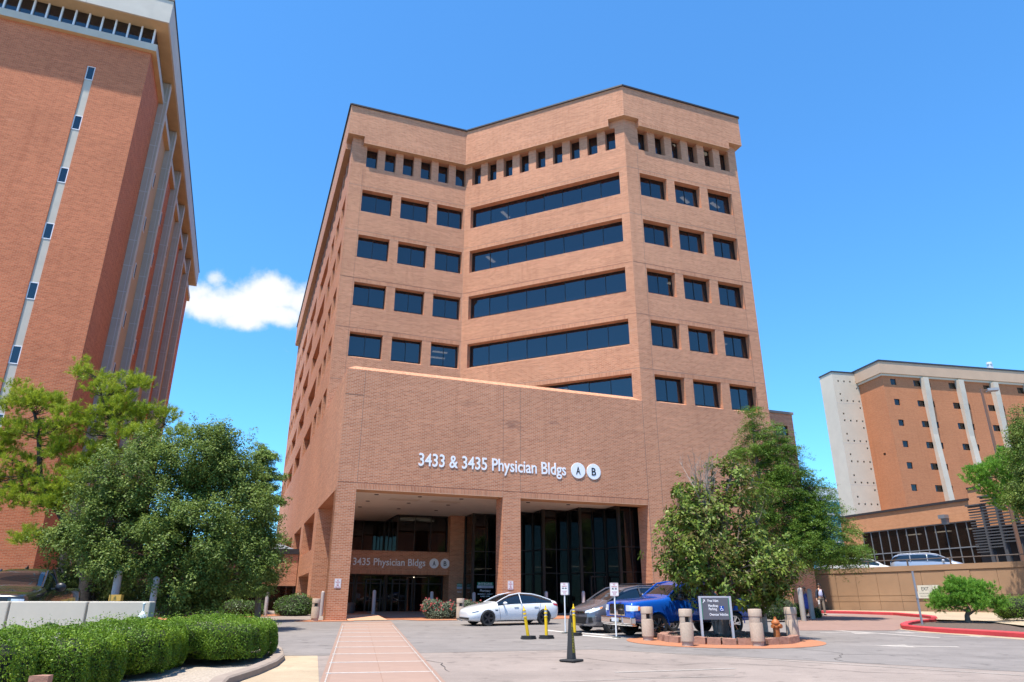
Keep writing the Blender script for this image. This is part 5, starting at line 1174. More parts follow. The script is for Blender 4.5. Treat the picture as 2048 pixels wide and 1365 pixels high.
def wheel_mesh(r, w, rr, spokes, rim_m, dark=False):
    t = MB(); h = w / 2
    t.lathe([(rr, -h * .9), (r * .93, -h), (r * .985, -h * .8), (r, -h * .4), (r, h * .4), (r * .985, h * .8), (r * .93, h), (rr, h * .9)], 28, axis='y', cap=False); tm = t.mesh('tyre', M_tyre, True, 50)
    d = MB(); d.lathe([(rr * 1.0, -h * .92), (rr * .93, -h * .9), (rr * .88, -h * .45)], 28, axis='y', cap=False); d.lathe([(.001, -h * .78), (rr * .17, -h * .76), (rr * .2, -h * .5)], 12, axis='y', cap=False)
    for k in range(spokes):
        a = 2 * math.pi * k / spokes; wd = rr * (.16 if not dark else .30)
        for s in (-1, 1) if not dark else (0,):
            a2 = a + s * .16; c_, s_ = math.cos(a2), math.sin(a2); n_ = (-s_, c_)
            P = []
            for rad, ww, y in ((rr * .12, wd * .55, -h * .74), (rr * .92, wd * .5, -h * .84)):
                for sg in (-1, 1): P.append((c_ * rad + n_[0] * ww * sg, y, s_ * rad + n_[1] * ww * sg))
            P += [(p[0], p[1] + .05, p[2]) for p in P]
            d.add(P, [(0, 1, 3, 2), (4, 6, 7, 5), (0, 2, 6, 4), (1, 5, 7, 3), (2, 3, 7, 6)])
    b = MB(); b.lathe([(rr * .93, -h * .42), (.001, -h * .38)], 20, axis='y', cap=False)
    return tm, d.mesh('rim', rim_m, True, 40), b.mesh('brake_disc', M_under)

# profile rows: x, half-widths and heights; cabin stations carry glass between belt and roof rail
def make_car(name, label, stations, body_m, wheels, cuts, lamps=None, group=None, roof_m=None, decals=None, cat='car', rim=('alloy', 5), trim=None):
    """stations: (x, zb, ws, wm, zm, wb, zbelt, wr, zr, zc, kind); kind of the interval that starts here:
       b body, w windshield, g side glass, p pillar, r rear window.  +x is the nose."""
    t = thing(name, label, cat, group=group)
    V, F, K = [], [], []
    rows = 8
    for (x, zb, ws, wm, zm, wb, zbelt, wr, zr, zc, kind) in stations:
        half = [(0, zb), (ws * .86, zb), (ws, zb + .09), (wm, zm), (wb, zbelt), (wr, zr), (wr * .62, zc - .25 * (zc - zr)), (0, zc)]
        V += [(x, y, z) for y, z in half] + [(x, -y, z) for y, z in half[1:-1]]
    n = rows + rows - 2
    loop = list(range(rows)) + [rows + i for i in range(rows - 3, -1, -1)]      # once round the section
    for i in range(len(stations) - 1):
        kind = stations[i][10]
        for j in range(n):
            a, b = loop[j], loop[(j + 1) % n]; F.append((i * n + a, i * n + b, (i + 1) * n + b, (i + 1) * n + a))
            seg = j if j < rows - 1 else 2 * (rows - 1) - 1 - j          # 0 bottom .. 6 roof centre
            k = 0
            if seg in (5, 6): k = {'w': 1, 'r': 2, 'g': 4, 'p': 4}.get(kind, 0)
            if seg == 4: k = 3 if kind in ('w', 'g', 'r') else 0
            if seg == 4 and kind in ('w', 'r') and stations[i][8] - stations[i][6] < .1 and kind == 'r': k = 0
            K.append(k)
    F += [tuple(loop[::-1]), tuple((len(stations) - 1) * n + q for q in loop)]; K += [0, 0]
    me = bpy.data.meshes.new('body'); me.from_pydata(V, [], F)
    for m_ in range(6): me.materials.append(body_m)
    me.polygons.foreach_set('material_index', K); me.update()
    o = bpy.data.objects.new('tmp', me); COL.objects.link(o)
    sub = o.modifiers.new('s', 'SUBSURF'); sub.levels = 2; sub.render_levels = 2
    me = bake(o)
    cut_r = wheels['r'] * 1.10
    if cuts:
        cb_ = MB()
        for wx in wheels['x']:
            for s in (-1, 1):
                y0, y1 = sorted((s * (wheels['y'] - wheels['w'] - .06), s * (wheels['y'] + .5)))
                cb_.lathe([(cut_r, y0), (cut_r, y1)], 28, (wx, 0, wheels['r']), axis='y')
        co = put('tmpcut', cb_.mesh('tmpcut'), None)
        bo = o.modifiers.new('b', 'BOOLEAN'); bo.operation = 'DIFFERENCE'; bo.object = co; bo.solver = 'EXACT'
        me = bake(o); bpy.data.objects.remove(co)
    # sort the faces into parts
    groups = {}
    for p in me.polygons:
        k = p.material_index; c = p.center
        if cuts:
            for wx in wheels['x']:
                d = math.hypot(c.x - wx, c.z - wheels['r'])
                if d < cut_r * 1.003 and abs(c.y) < wheels['y'] + .3 and abs(c.y) > wheels['y'] - wheels['w'] - .1: k = 5
        groups.setdefault(k, []).append(p.index)
    bv = BVHTree.FromPolygons([v.co for v in me.vertices], [tuple(p.vertices) for p in me.polygons])
    names = {0: ('body', body_m), 1: ('windshield', M_cglass), 2: ('rear_window', M_cglass), 3: ('side_window', M_cglass), 4: ('roof', roof_m or body_m), 5: ('wheel_well', M_under)}
    for k, idx in groups.items():
        sets = [idx]
        if k == 3: sets = [[i for i in idx if me.polygons[i].center.y > 0], [i for i in idx if me.polygons[i].center.y <= 0]]
        for sidx in sets:
            if not sidx: continue
            used = {}; vs_ = []; fs = []
            for i in sidx:
                f = []
                for v in me.polygons[i].vertices:
                    if v not in used: used[v] = len(vs_); vs_.append(me.vertices[v].co.copy())
                    f.append(used[v])
                fs.append(f)
            mb = MB(); mb.add(vs_, fs); mb.build(names[k][0], names[k][1], t, smooth=True, angle=38)
    bpy.data.objects.remove(o)
    # wheels
    rm = {'alloy': M_rim, 'dark': M_rim_d, 'chrome': M_chrome}[rim[0]]
    tm, dm_, bm_ = wheel_mesh(wheels['r'], wheels['w'], wheels['rr'], rim[1], rm, rim[0] == 'dark')
    for wx in wheels['x']:
        for s in (-1, 1):
            w_ = put('wheel', tm, t, (wx, s * (wheels['y'] - wheels['w'] * .5 + .01), wheels['r']), (0, 0, 0 if s < 0 else math.pi)); put('rim', dm_, w_); put('brake_disc', bm_, w_)
    # surface patches
    def side_y(x, z, s):
        h = bv.ray_cast(Vector((x, s * 3, z)), Vector((0, -s, 0))); return h[0].y if h[0] is not None else None
    def front_x(y, z, s):
        h = bv.ray_cast(Vector((s * 6, y, z)), Vector((-s, 0, 0))); return h[0].x if h[0] is not None else None
    def top_z(x, y):
        h = bv.ray_cast(Vector((x, y, 4)), Vector((0, 0, -1))); return h[0].z if h[0] is not None else None
    def patch_side(nm, m, poly, s, proud=.008, parent=t, n1=8, n2=4):
        """poly: four corners (x, z) laid on the flank"""
        mb = MB(); g_ = []
        for i in range(n1 + 1):
            for j in range(n2 + 1):
                u, v = i / n1, j / n2; a = Vector(poly[0]).lerp(Vector(poly[1]), u); b = Vector(poly[3]).lerp(Vector(poly[2]), u); q = a.lerp(b, v)
                y = side_y(q.x, q.y, s); y = (s * .8 if y is None else y) + s * proud; g_.append((q.x, y, q.y))
        mb.add(g_, [(i * (n2 + 1) + j, (i + 1) * (n2 + 1) + j, (i + 1) * (n2 + 1) + j + 1, i * (n2 + 1) + j + 1) for i in range(n1) for j in range(n2)]); return mb.build(nm, m, parent, smooth=True)
    def patch_end(nm, m, poly, s, proud=.01, parent=t, n1=10, n2=4):
        mb = MB(); g_ = []
        for i in range(n1 + 1):
            for j in range(n2 + 1):
                u, v = i / n1, j / n2; a = Vector(poly[0]).lerp(Vector(poly[1]), u); b = Vector(poly[3]).lerp(Vector(poly[2]), u); q = a.lerp(b, v)
                x = front_x(q.x, q.y, s); x = (s * 2 if x is None else x) + s * proud; g_.append((x, q.x, q.y))
        mb.add(g_, [(i * (n2 + 1) + j, (i + 1) * (n2 + 1) + j, (i + 1) * (n2 + 1) + j + 1, i * (n2 + 1) + j + 1) for i in range(n1) for j in range(n2)]); return mb.build(nm, m, parent, smooth=True)
    def line_side(nm, m, pts, s, w=.012, parent=t, proud=.004):
        P = []
        for (x, z) in pts:
            y = side_y(x, z, s)
            if y is not None: P.append((x, y + s * proud, z))
        if len(P) > 1: mb = MB(); mb.tube(P, w, 5); return mb.build(nm, m, parent)
    t_fn = dict(side=patch_side, end=patch_end, line=line_side, side_y=side_y, front_x=front_x, top_z=top_z)
    if decals: decals(t, t_fn)
    return t
def seams(t, f, xs, z0, z1, m=M_trim):
    for s in (-1, 1):
        for x0, x1 in xs: f['line']('door_seam', m, [(x0 + (x1 - x0) * i / 6, z0 + (z1 - z0) * i / 6) for i in range(7)], s, .006)
def handles(t, f, xs, z, m):
    for s in (-1, 1):
        for x in xs:
            y = f['side_y'](x, z, s)
            if y is None: continue
            h = MB(); h.box(x - .11, x + .11, y - .012 if s > 0 else y - .028, y + .028 if s > 0 else y + .012, z - .014, z + .014); h.build('door_handle', m, t)
def mirrors(t, x, y, z, m, sz=(.12, .10, .075)):
    for s in (-1, 1):
        b = MB(); b.lathe([(max(.001, math.sin(math.pi * i / 8)), -math.cos(math.pi * i / 8)) for i in range(9)], 12)
        b.v = [(v[0] * sz[0] + x, v[1] * sz[1] + s * (y + sz[1] * .9), v[2] * sz[2] + z) for v in b.v]; o = b.build('wing_mirror', m, t, smooth=True)
        a = MB(); a.box(x - .03, x + .03, min(s * (y - .1), s * y), max(s * (y - .1), s * y), z - .06, z - .02); a.build('mirror_arm', M_trim, o)
def pillars(t, lines, m, r=.028):
    for P in lines:
        for s in (-1, 1):
            mb = MB(); mb.tube([(x, s * y, z) for x, y, z in P], r, 6); mb.build('pillar', m, t, smooth=True)
def on_ground(t, p, rz, lift=0.0):
    t.location = (p[0], p[1], gz(p[0], p[1]) + lift); d = Vector((math.cos(rz), math.sin(rz), 0))
    t.rotation_euler = (math.asin(SLOPE) * d.x, -math.asin(SLOPE) * d.y, rz)

# white electric sedan
P_white = paint('pearl_white_paint', (.74, .74, .75), 0, .2)
# x, zb, ws, wm, zm, wb, zbelt, wr, zr, zc, kind
sed = [(2.33, .30, .45, .52, .48, .42, .60, .30, .63, .64, 'b'), (2.24, .22, .72, .76, .50, .66, .66, .52, .70, .72, 'b'), (1.95, .17, .84, .90, .52, .80, .77, .62, .81, .84, 'b'), (1.44, .16, .86, .915, .54, .86, .86, .66, .92, .945, 'b'),
       (.98, .16, .86, .92, .55, .88, .90, .70, .975, 1.0, 'w'), (.30, .16, .86, .92, .55, .88, .925, .60, 1.29, 1.34, 'g'), (-.20, .16, .86, .92, .55, .88, .935, .565, 1.385, 1.425, 'g'), (-.30, .16, .86, .92, .55, .88, .937, .562, 1.388, 1.43, 'g'), (-.95, .16, .86, .92, .55, .885, .95, .545, 1.345, 1.385, 'g'),
       (-1.40, .17, .86, .925, .56, .89, .985, .555, 1.245, 1.285, 'r'), (-1.95, .20, .85, .91, .58, .85, 1.02, .66, 1.075, 1.10, 'b'), (-2.18, .26, .80, .86, .62, .80, .99, .64, 1.05, 1.07, 'b'), (-2.34, .34, .62, .70, .64, .66, .86, .52, .93, .95, 'b')]
def sed_d(t, f):
    for s in (-1, 1):
        f['side']('headlight', mat('dark_headlamp', (.10, .12, .14), .1, coat=1.0), [(1.92, .615), (2.20, .555), (2.16, .60), (1.86, .675)], s, .006)
        f['side']('tail_light', M_tail, [(-2.24, .80), (-1.98, .86), (-1.92, .95), (-2.22, .92)], s, .006)
        f['side']('side_badge', M_trim, [(.98, .66), (1.08, .66), (1.12, .70), (.93, .70)], s, .008)
        f['side']('sill_trim', M_trim, [(-.95, .20), (.95, .20), (.95, .235), (-.95, .235)], s, .004)
        f['line']('window_trim', M_trim, [(.92 - i * .25, .925 + .006 * i) for i in range(10)], s, .010)
    f['end']('lower_intake', M_trim, [(-.55, .27), (.55, .27), (.62, .37), (-.62, .37)], 1, .006)
    f['end']('number_plate', M_plate, [(-.25, .62), (.25, .62), (.25, .76), (-.25, .76)], -1, .012)
    seams(t, f, [((.86, .26), (.80, .88))[0:1] and (.82, .92)], .26, .90); seams(t, f, [(-.28, -.27)], .26, .92); seams(t, f, [(-1.05, -1.28)], .40, .94)
    handles(t, f, [.02, -1.02], .80, P_white); mirrors(t, .66, .93, .97, P_white, (.10, .11, .07))
    pillars(t, [[(.98, .70, .985), (.66, .655, 1.145), (.30, .605, 1.295)], [(-.25, .88, .945), (-.25, .73, 1.16), (-.25, .575, 1.385)]], P_white, .022)
    pillars(t, [[(.30, .605, 1.30), (-.25, .572, 1.395), (-.95, .555, 1.352), (-1.40, .565, 1.252), (-1.9, .66, 1.085)]], P_white, .03)
SED = make_car('white_sedan', 'white electric sedan with black glass roof parked beside the podium pillar', sed, P_white, dict(x=(1.44, -1.44), y=.92, w=.235, r=.335, rr=.245), True, roof_m=mat('black_glass_roof', (.015, .012, .012), .06, coat=1.0), decals=sed_d, rim=('dark', 5))
a, b = gp(975, 1253), gp(1087, 1250); d = (a - b).normalized(); ang = math.atan2(d.y, d.x); m_ = (a + b) / 2; nr = Vector((-d.y, d.x, 0))
if nr.y < 0: nr = -nr
on_ground(SED, m_ + nr * .80, ang)

# grey minivan
P_grey = paint('gunmetal_paint', (.115, .115, .135), .35, .25)
van = [(2.50, .36, .50, .56, .56, .50, .74, .36, .80, .82, 'b'), (2.40, .24, .76, .82, .58, .74, .82, .58, .88, .91, 'b'), (2.05, .20, .90, .96, .62, .88, .98, .66, 1.02, 1.05, 'b'), (1.55, .19, .93, .985, .64, .93, 1.07, .72, 1.13, 1.16, 'w'),
       (.62, .19, .94, .99, .66, .95, 1.13, .70, 1.62, 1.67, 'g'), (.02, .19, .94, .99, .66, .95, 1.15, .70, 1.72, 1.765, 'g'), (-.06, .19, .94, .99, .66, .95, 1.15, .70, 1.725, 1.77, 'g'), (-1.1, .19, .94, .99, .66, .95, 1.16, .70, 1.73, 1.78, 'g'), (-1.95, .20, .94, .985, .68, .94, 1.18, .69, 1.69, 1.74, 'g'), (-2.30, .24, .92, .96, .72, .91, 1.20, .70, 1.60, 1.65, 'r'), (-2.52, .34, .86, .90, .74, .84, 1.10, .74, 1.18, 1.20, 'b'), (-2.58, .44, .72, .76, .76, .74, 1.0, .66, 1.06, 1.08, 'b')]
def van_d(t, f):
    for s in (-1, 1):
        f['side']('headlight', M_lamp, [(2.40, .74), (1.93, .90), (1.85, .985), (2.36, .86)], s, .008); f['side']('side_marker', M_amber, [(2.02, .885), (1.90, .925), (1.87, .975), (2.0, .945)], s, .014)
        f['end']('headlight', M_lamp, [(s * .50, .74), (s * .80, .78), (s * .78, .90), (s * .52, .82)], 1, .008)
        f['end']('fog_grille', M_trim, [(s * .66, .38), (s * .80, .40), (s * .80, .60), (s * .68, .58)], 1, .008)
        f['line']('window_trim', M_trim, [(1.4 - i * .3, 1.085 + .008 * i) for i in range(12)], s, .010)
    f['end']('upper_grille', M_trim, [(-.50, .70), (.50, .70), (.42, .80), (-.42, .80)], 1, .008); f['end']('grille_bar', M_chrome, [(-.52, .755), (.52, .755), (.50, .785), (-.50, .785)], 1, .02)
    f['end']('lower_grille', M_trim, [(-.50, .34), (.50, .34), (.62, .60), (-.62, .60)], 1, .008)
    for k in range(4): f['end']('grille_slat', M_under, [(-.50 - .02 * k, .37 + .055 * k), (.50 + .02 * k, .37 + .055 * k), (.50 + .02 * k, .39 + .055 * k), (-.50 - .02 * k, .39 + .055 * k)], 1, .014)
    f['end']('emblem', M_chrome, [(-.07, .71), (.07, .71), (.07, .79), (-.07, .79)], 1, .03)
    seams(t, f, [(1.02, .98)], .3, 1.1); seams(t, f, [(0.0, -.02)], .3, 1.14); seams(t, f, [(-1.22, -1.24)], .3, 1.15)
    handles(t, f, [.2, -.25], .98, P_grey); mirrors(t, 1.0, 1.0, 1.16, P_grey, (.12, .13, .09))
    pillars(t, [[(1.55, .73, 1.14), (1.10, .72, 1.40), (.62, .71, 1.63)], [(-.02, .95, 1.16), (-.02, .83, 1.45), (-.02, .71, 1.73)], [(-1.15, .95, 1.17), (-1.15, .83, 1.45), (-1.15, .71, 1.735)]], P_grey, .03)
    pillars(t, [[(.62, .71, 1.635), (0, .71, 1.735), (-1.1, .71, 1.745), (-1.95, .70, 1.70)]], P_grey, .03)
    pillars(t, [[(-.1, .62, 1.80), (-.9, .62, 1.83), (-1.8, .62, 1.79)]], M_trim, .022)
VAN = make_car('grey_minivan', 'dark grey minivan nosing out behind the blue pickup', van, P_grey, dict(x=(1.52, -1.50), y=.98, w=.24, r=.345, rr=.235), True, decals=van_d, cat='minivan')
# blue pickup
P_blue = paint('blue_flame_paint', (.006, .085, .42), .2, .18)
pk = [(2.92, .62, .74, .80, .76, .74, 1.06, .66, 1.12, 1.14, 'b'), (2.86, .52, .86, .92, .78, .88, 1.12, .76, 1.20, 1.23, 'b'), (2.45, .46, .94, .99, .80, .93, 1.20, .78, 1.26, 1.30, 'b'), (1.62, .44, .96, 1.0, .82, .96, 1.26, .80, 1.31, 1.35, 'b'), (1.20, .44, .96, 1.0, .82, .965, 1.28, .78, 1.36, 1.39, 'w'),
      (.55, .44, .96, 1.0, .82, .965, 1.30, .68, 1.82, 1.86, 'g'), (.15, .44, .96, 1.0, .82, .965, 1.30, .68, 1.88, 1.92, 'g'), (-.25, .44, .96, 1.0, .82, .965, 1.30, .68, 1.885, 1.925, 'g'), (-.95, .44, .96, 1.0, .82, .965, 1.30, .67, 1.86, 1.90, 'r'), (-1.15, .44, .96, 1.0, .82, .965, 1.31, .80, 1.34, 1.36, 'b'), (-1.30, .44, .96, 1.0, .82, .965, 1.32, .86, 1.335, 1.34, 'b'), (-2.7, .46, .96, 1.0, .82, .965, 1.32, .86, 1.335, 1.34, 'b'), (-2.84, .50, .95, .98, .82, .95, 1.30, .86, 1.33, 1.335, 'b'), (-2.90, .58, .92, .95, .84, .93, 1.24, .84, 1.29, 1.30, 'b')]
def pk_d(t, f):
    for s in (-1, 1):
        f['end']('headlight', M_lamp, [(s * .56, .90), (s * .86, .90), (s * .84, 1.09), (s * .56, 1.10)], 1, .012); f['side']('headlight', M_lamp, [(2.86, .90), (2.62, .92), (2.60, 1.08), (2.84, 1.08)], s, .010); f['side']('side_marker', M_amber, [(2.66, .92), (2.58, .93), (2.56, 1.06), (2.64, 1.06)], s, .016)
        f['side']('tail_light', M_tail, [(-2.88, .86), (-2.74, .86), (-2.74, 1.22), (-2.86, 1.20)], s, .012)
        # chrome grille openings
        f['end']('grille_opening', M_trim, [(s * .08, .78), (s * .44, .78), (s * .42, .92), (s * .08, .92)], 1, .035); f['end']('grille_opening', M_trim, [(s * .08, .97), (s * .42, .97), (s * .38, 1.10), (s * .08, 1.10)], 1, .035)
        for wx in (1.84, -1.72):
            ar = MB(); P = []
            for i in range(15): a_ = math.pi * i / 14; P.append((wx + .475 * math.cos(a_), s * 1.0, .41 + .475 * math.sin(a_)))
            ar.tube(P, .022, 5); ar.build('arch_moulding', P_blue, t, smooth=True)
        f['side']('rocker_trim', M_chrome, [(-.9, .50), (1.1, .50), (1.1, .55), (-.9, .55)], s, .012)
        f['line']('window_trim', M_trim, [(1.05 - i * .2, 1.285 + .002 * i) for i in range(11)], s, .012)
    f['end']('chrome_grille', M_chrome, [(-.50, .74), (.50, .74), (.46, 1.13), (-.46, 1.13)], 1, .022)
    bp = MB(); bp.box(2.80, 3.02, -.98, .98, .46, .70); bp.box(2.74, 2.96, -.96, .96, .40, .47); o = bp.build('front_bumper', M_chrome, t)
    bv_ = o.modifiers.new('bevel', 'BEVEL'); bv_.width = .05; bv_.segments = 3
    g_ = MB(); g_.box(3.021, 3.03, -.36, .36, .50, .60); g_.build('bumper_intake', M_trim, o); g_ = MB(); g_.box(3.031, 3.04, -.22, .22, .53, .66); g_.build('number_plate', M_plate, o)
    rb = MB(); rb.box(-3.06, -2.88, -.95, .95, .52, .70); rb.build('rear_bumper', M_chrome, t)
    tn = MB(); tn.box(-2.78, -1.34, -.78, .78, 1.335, 1.36); tn.build('tonneau_cover', M_trim, t)
    seams(t, f, [(1.02, 1.02)], .5, 1.28); seams(t, f, [(.02, .02)], .5, 1.3); seams(t, f, [(-.98, -.98)], .5, 1.3); seams(t, f, [(-1.22, -1.22)], .5, 1.32)
    handles(t, f, [.15, -.86], 1.12, M_chrome); mirrors(t, .92, 1.06, 1.36, M_trim, (.10, .14, .13))
    pillars(t, [[(1.20, .79, 1.37), (.85, .74, 1.62), (.55, .69, 1.83)], [(-.05, .96, 1.31), (-.05, .82, 1.6), (-.05, .69, 1.89)], [(-.92, .95, 1.31), (-.92, .82, 1.58), (-.92, .68, 1.86)]], P_blue, .034)
    pillars(t, [[(.55, .69, 1.835), (.15, .69, 1.895), (-.25, .69, 1.90), (-.95, .68, 1.872)]], P_blue, .034)
    an = MB(); an.tube([(1.2, -.85, 1.28), (1.18, -.85, 2.0)], .006, 5); an.build('antenna', M_trim, t)
PK = make_car('blue_pickup', 'bright blue crew cab pickup with chrome grille behind the magnolia island', pk, P_blue, dict(x=(1.84, -1.72), y=.99, w=.27, r=.41, rr=.27), True, decals=pk_d, cat='pickup', rim=('chrome', 5))
a, b = gp(1314, 1276), gp(1498, 1269); d = (a - b); d.z = 0; d.normalize(); ang = math.atan2(d.y, d.x); nr = Vector((-d.y, d.x, 0))
if nr.y < 0: nr = -nr
pc = a - d * 1.84 + nr * .85; on_ground(PK, pc, ang)
a = gp(1222, 1267); dv = Vector((math.cos(ang + R(2)), math.sin(ang + R(2)), 0)); nv = Vector((-dv.y, dv.x, 0)); nv = nv if nv.y > 0 else -nv
on_ground(VAN, a - dv * 1.52 + nv * .86, ang + R(2))
# dark truck behind the low wall
P_dark = paint('graphite_paint', (.030, .027, .024), .3, .22)
def trk_d(t, f):
    for s in (-1, 1): f['end']('headlight', M_lamp, [(s * .56, .90), (s * .86, .90), (s * .84, 1.09), (s * .56, 1.10)], 1, .012)
    f['end']('grille', M_trim, [(-.50, .74), (.50, .74), (.46, 1.13), (-.46, 1.13)], 1, .022)
    mirrors(t, .92, 1.06, 1.38, M_trim, (.10, .15, .13)); pillars(t, [[(1.20, .79, 1.37), (.85, .74, 1.62), (.55, .69, 1.83)], [(-.05, .96, 1.31), (-.05, .82, 1.6), (-.05, .69, 1.89)]], P_dark, .034)
    fn = MB(); fn.add([(.25, -.02, 1.91), (-.05, -.02, 1.91), (.02, 0, 2.02), (.25, .02, 1.91), (-.05, .02, 1.91)], [(0, 2, 1), (3, 4, 2), (0, 3, 2)]); fn.build('roof_antenna', M_trim, t)
    dash = MB(); dash.box(.2, 1.1, -.6, .6, 1.2, 1.3); dash.build('dashboard', M_trim, t)
TRK = make_car('dark_truck', 'dark graphite truck nose-on behind the low white wall at left', pk, P_dark, dict(x=(1.84, -1.72), y=.99, w=.27, r=.41, rr=.27), False, decals=trk_d, cat='truck')
c = at(33, 1150, 20.6); on_ground(TRK, (c.x - 1.0, c.y + 2.0), R(-72), .34)
# vehicles on the upper deck
P_silver = paint('silver_paint', (.42, .44, .48), .5, .3)
def suv_d(t, f):
    for s in (-1, 1): f['line']('window_trim', M_trim, [(1.4 - i * .3, 1.085 + .008 * i) for i in range(12)], s, .010)
    pillars(t, [[(1.55, .73, 1.14), (1.10, .72, 1.40), (.62, .71, 1.63)], [(-.02, .95, 1.16), (-.02, .83, 1.45), (-.02, .71, 1.73)], [(-1.15, .95, 1.17), (-1.15, .83, 1.45), (-1.15, .71, 1.735)], [(.62, .71, 1.635), (0, .71, 1.735), (-1.1, .71, 1.745), (-1.95, .70, 1.70)]], P_silver, .035); mirrors(t, 1.0, 1.0, 1.16, P_silver, (.12, .13, .09))
SUV = make_car('silver_suv', 'silver sport utility car parked behind the deck rail', van, P_silver, dict(x=(1.52, -1.50), y=.98, w=.24, r=.345, rr=.235), False, decals=suv_d)
c = at(1858, 1125, 55.5); SUV.location = (c.x, c.y, 3.78); SUV.rotation_euler = (0, 0, R(-33))
def wsd(t, f): pillars(t, [[(1.55, .73, 1.14), (1.10, .72, 1.40), (.62, .71, 1.63)], [(-.02, .95, 1.16), (-.02, .83, 1.45), (-.02, .71, 1.73)]], P_white, .035)
WS = make_car('white_van', 'white van on the deck, half hidden by the feathery cypress', van, P_white, dict(x=(1.52, -1.50), y=.98, w=.24, r=.345, rr=.235), False, decals=wsd, cat='van')
c = at(1735, 1130, 60.5); WS.location = (c.x - .5, c.y, 3.78); WS.rotation_euler = (0, 0, R(-35))
P_w2 = paint('plain_white_paint', (.66, .67, .69), 0, .3)
W2 = make_car('white_car', 'low white car on the deck behind the drooping cypress tips', sed, P_w2, dict(x=(1.44, -1.44), y=.92, w=.235, r=.335, rr=.245), False)
c = at(1668, 1138, 66.0); W2.location = (c.x, c.y, 3.78); W2.rotation_euler = (0, 0, R(-35))

# ------------------------------------------------------------------ street furniture
M_agg = mat('tan_aggregate', (.44, .33, .25), .85, var=.16, vscale=22, var2=.08, v2scale=2, bump=.3, bscale=50)
def stub_light(label, p, rz=0.0, lift=0.0):
    t = thing('stub_light', label, 'bollard', (p[0], p[1], gz(p[0], p[1]) + lift), rz, 'concrete stub lights')
    if not hasattr(stub_light, 'me'):
        b = MB(); b.lathe([(.175, -.04), (.175, .13), (.155, .135), (.205, .14), (.205, .66), (.192, .69), (.13, .695), (.13, .70)], 24)
        c = MB(); c.lathe([(.10, .86), (.198, .86), (.207, .868), (.207, 1.06), (.192, 1.085), (.001, 1.09)], 24)
        q = []
        for s in (0, 1):
            m_ = MB(); pts = []
            a0 = R(-62) + math.pi * s; n = 6
            ring = [(.197 * math.cos(a0 + R(124) * i / n), .197 * math.sin(a0 + R(124) * i / n)) for i in range(n + 1)] + [(.11 * math.cos(a0 + R(124) * (n - i) / n), .11 * math.sin(a0 + R(124) * (n - i) / n)) for i in range(n + 1)]
            m_.prism(ring, .685, .865, False, False); q.append(m_.mesh('cheek', M_agg, True))
        l = MB(); l.box(-.07, .07, -.07, .07, .70, .86)
        stub_light.me = (b.mesh('body', M_agg, True), c.mesh('cap', M_agg, True), q, l.mesh('lamp_louvre', M_trim))
    b, c, q, l = stub_light.me
    put('body', b, t); put('cap', c, t); put('cheek', q[0], t); put('cheek', q[1], t); put('lamp_louvre', l, t); return t
for lab, px, py, r in (('tan concrete stub light left of the corner pillar', 629, 1243, .3), ('tan concrete stub light between the two rose bushes', 920, 1242, .2), ('tan concrete stub light in front of the pickup front wheel', 1297, 1282, .15),
                       ('tan concrete stub light directly left of the valet sign', 1376, 1293, .1), ('sunlit tan concrete stub light left of the hydrant', 1517, 1293, .9), ('dappled concrete stub light right of the hydrant', 1588, 1284, 1.0)):
    p = gp(px, py); stub_light(lab, p, r)
stub_light('tan concrete stub light half hidden beside the pickup rear wheel', (9.05, 27.35), .4)
M_post = mat('mauve_grey_paint', (.40, .355, .35), .55, var=.06, vscale=3)
def post(label, p, h=1.15, r=.105, m=M_post, group='steel bollard posts'):
    b = MB(); b.lathe([(r, -.05), (r, h - r), (r * .92, h - r * .55), (r * .7, h - r * .25), (r * .38, h - .06 * r), (.001, h)], 20)
    o = b.build('bollard_post', m, None, smooth=True, angle=60, loc=(p[0], p[1], gz(p[0], p[1]) + .02)); return tag(o, label, 'bollard', group)
for lab, px, py, h in (('tall steel bollard post by the drive, left of the arcade', 530, 1233, 1.40), ('steel bollard post tucked behind the corner pillar stub light', 642, 1232, 1.36), ('steel bollard post before the entrance doors', 746, 1231, 1.42), ('steel bollard post behind the first rose bush', 862, 1231, 1.34),
                       ('steel bollard post below the pharmacy window sign', 947, 1231, 1.30), ('steel bollard post behind the white sedan tail', 1093, 1232, 1.36), ('steel bollard post behind the minivan nose', 1168, 1232, 1.38)): post(lab, gp(px, py), h)
M_post2 = mat('warm_grey_paint', (.36, .32, .28), .6, var=.08)
post('left grey post of the pair near the walking people', gp(1608, 1243), 1.62, .13, M_post2, 'posts by the brick drive'); post('right grey post of the pair near the walking people', gp(1626, 1239), 1.55, .13, M_post2, 'posts by the brick drive')
c = at(228, 1200, 28); post('pale post rising behind the white wall near the pine trunk', (c.x, c.y), 2.28, .14, M_post, 'posts behind the low wall'); c = at(306, 1200, 28); post('pale post behind the right end of the white wall', (c.x, c.y), 2.05, .12, M_post, 'posts behind the low wall')
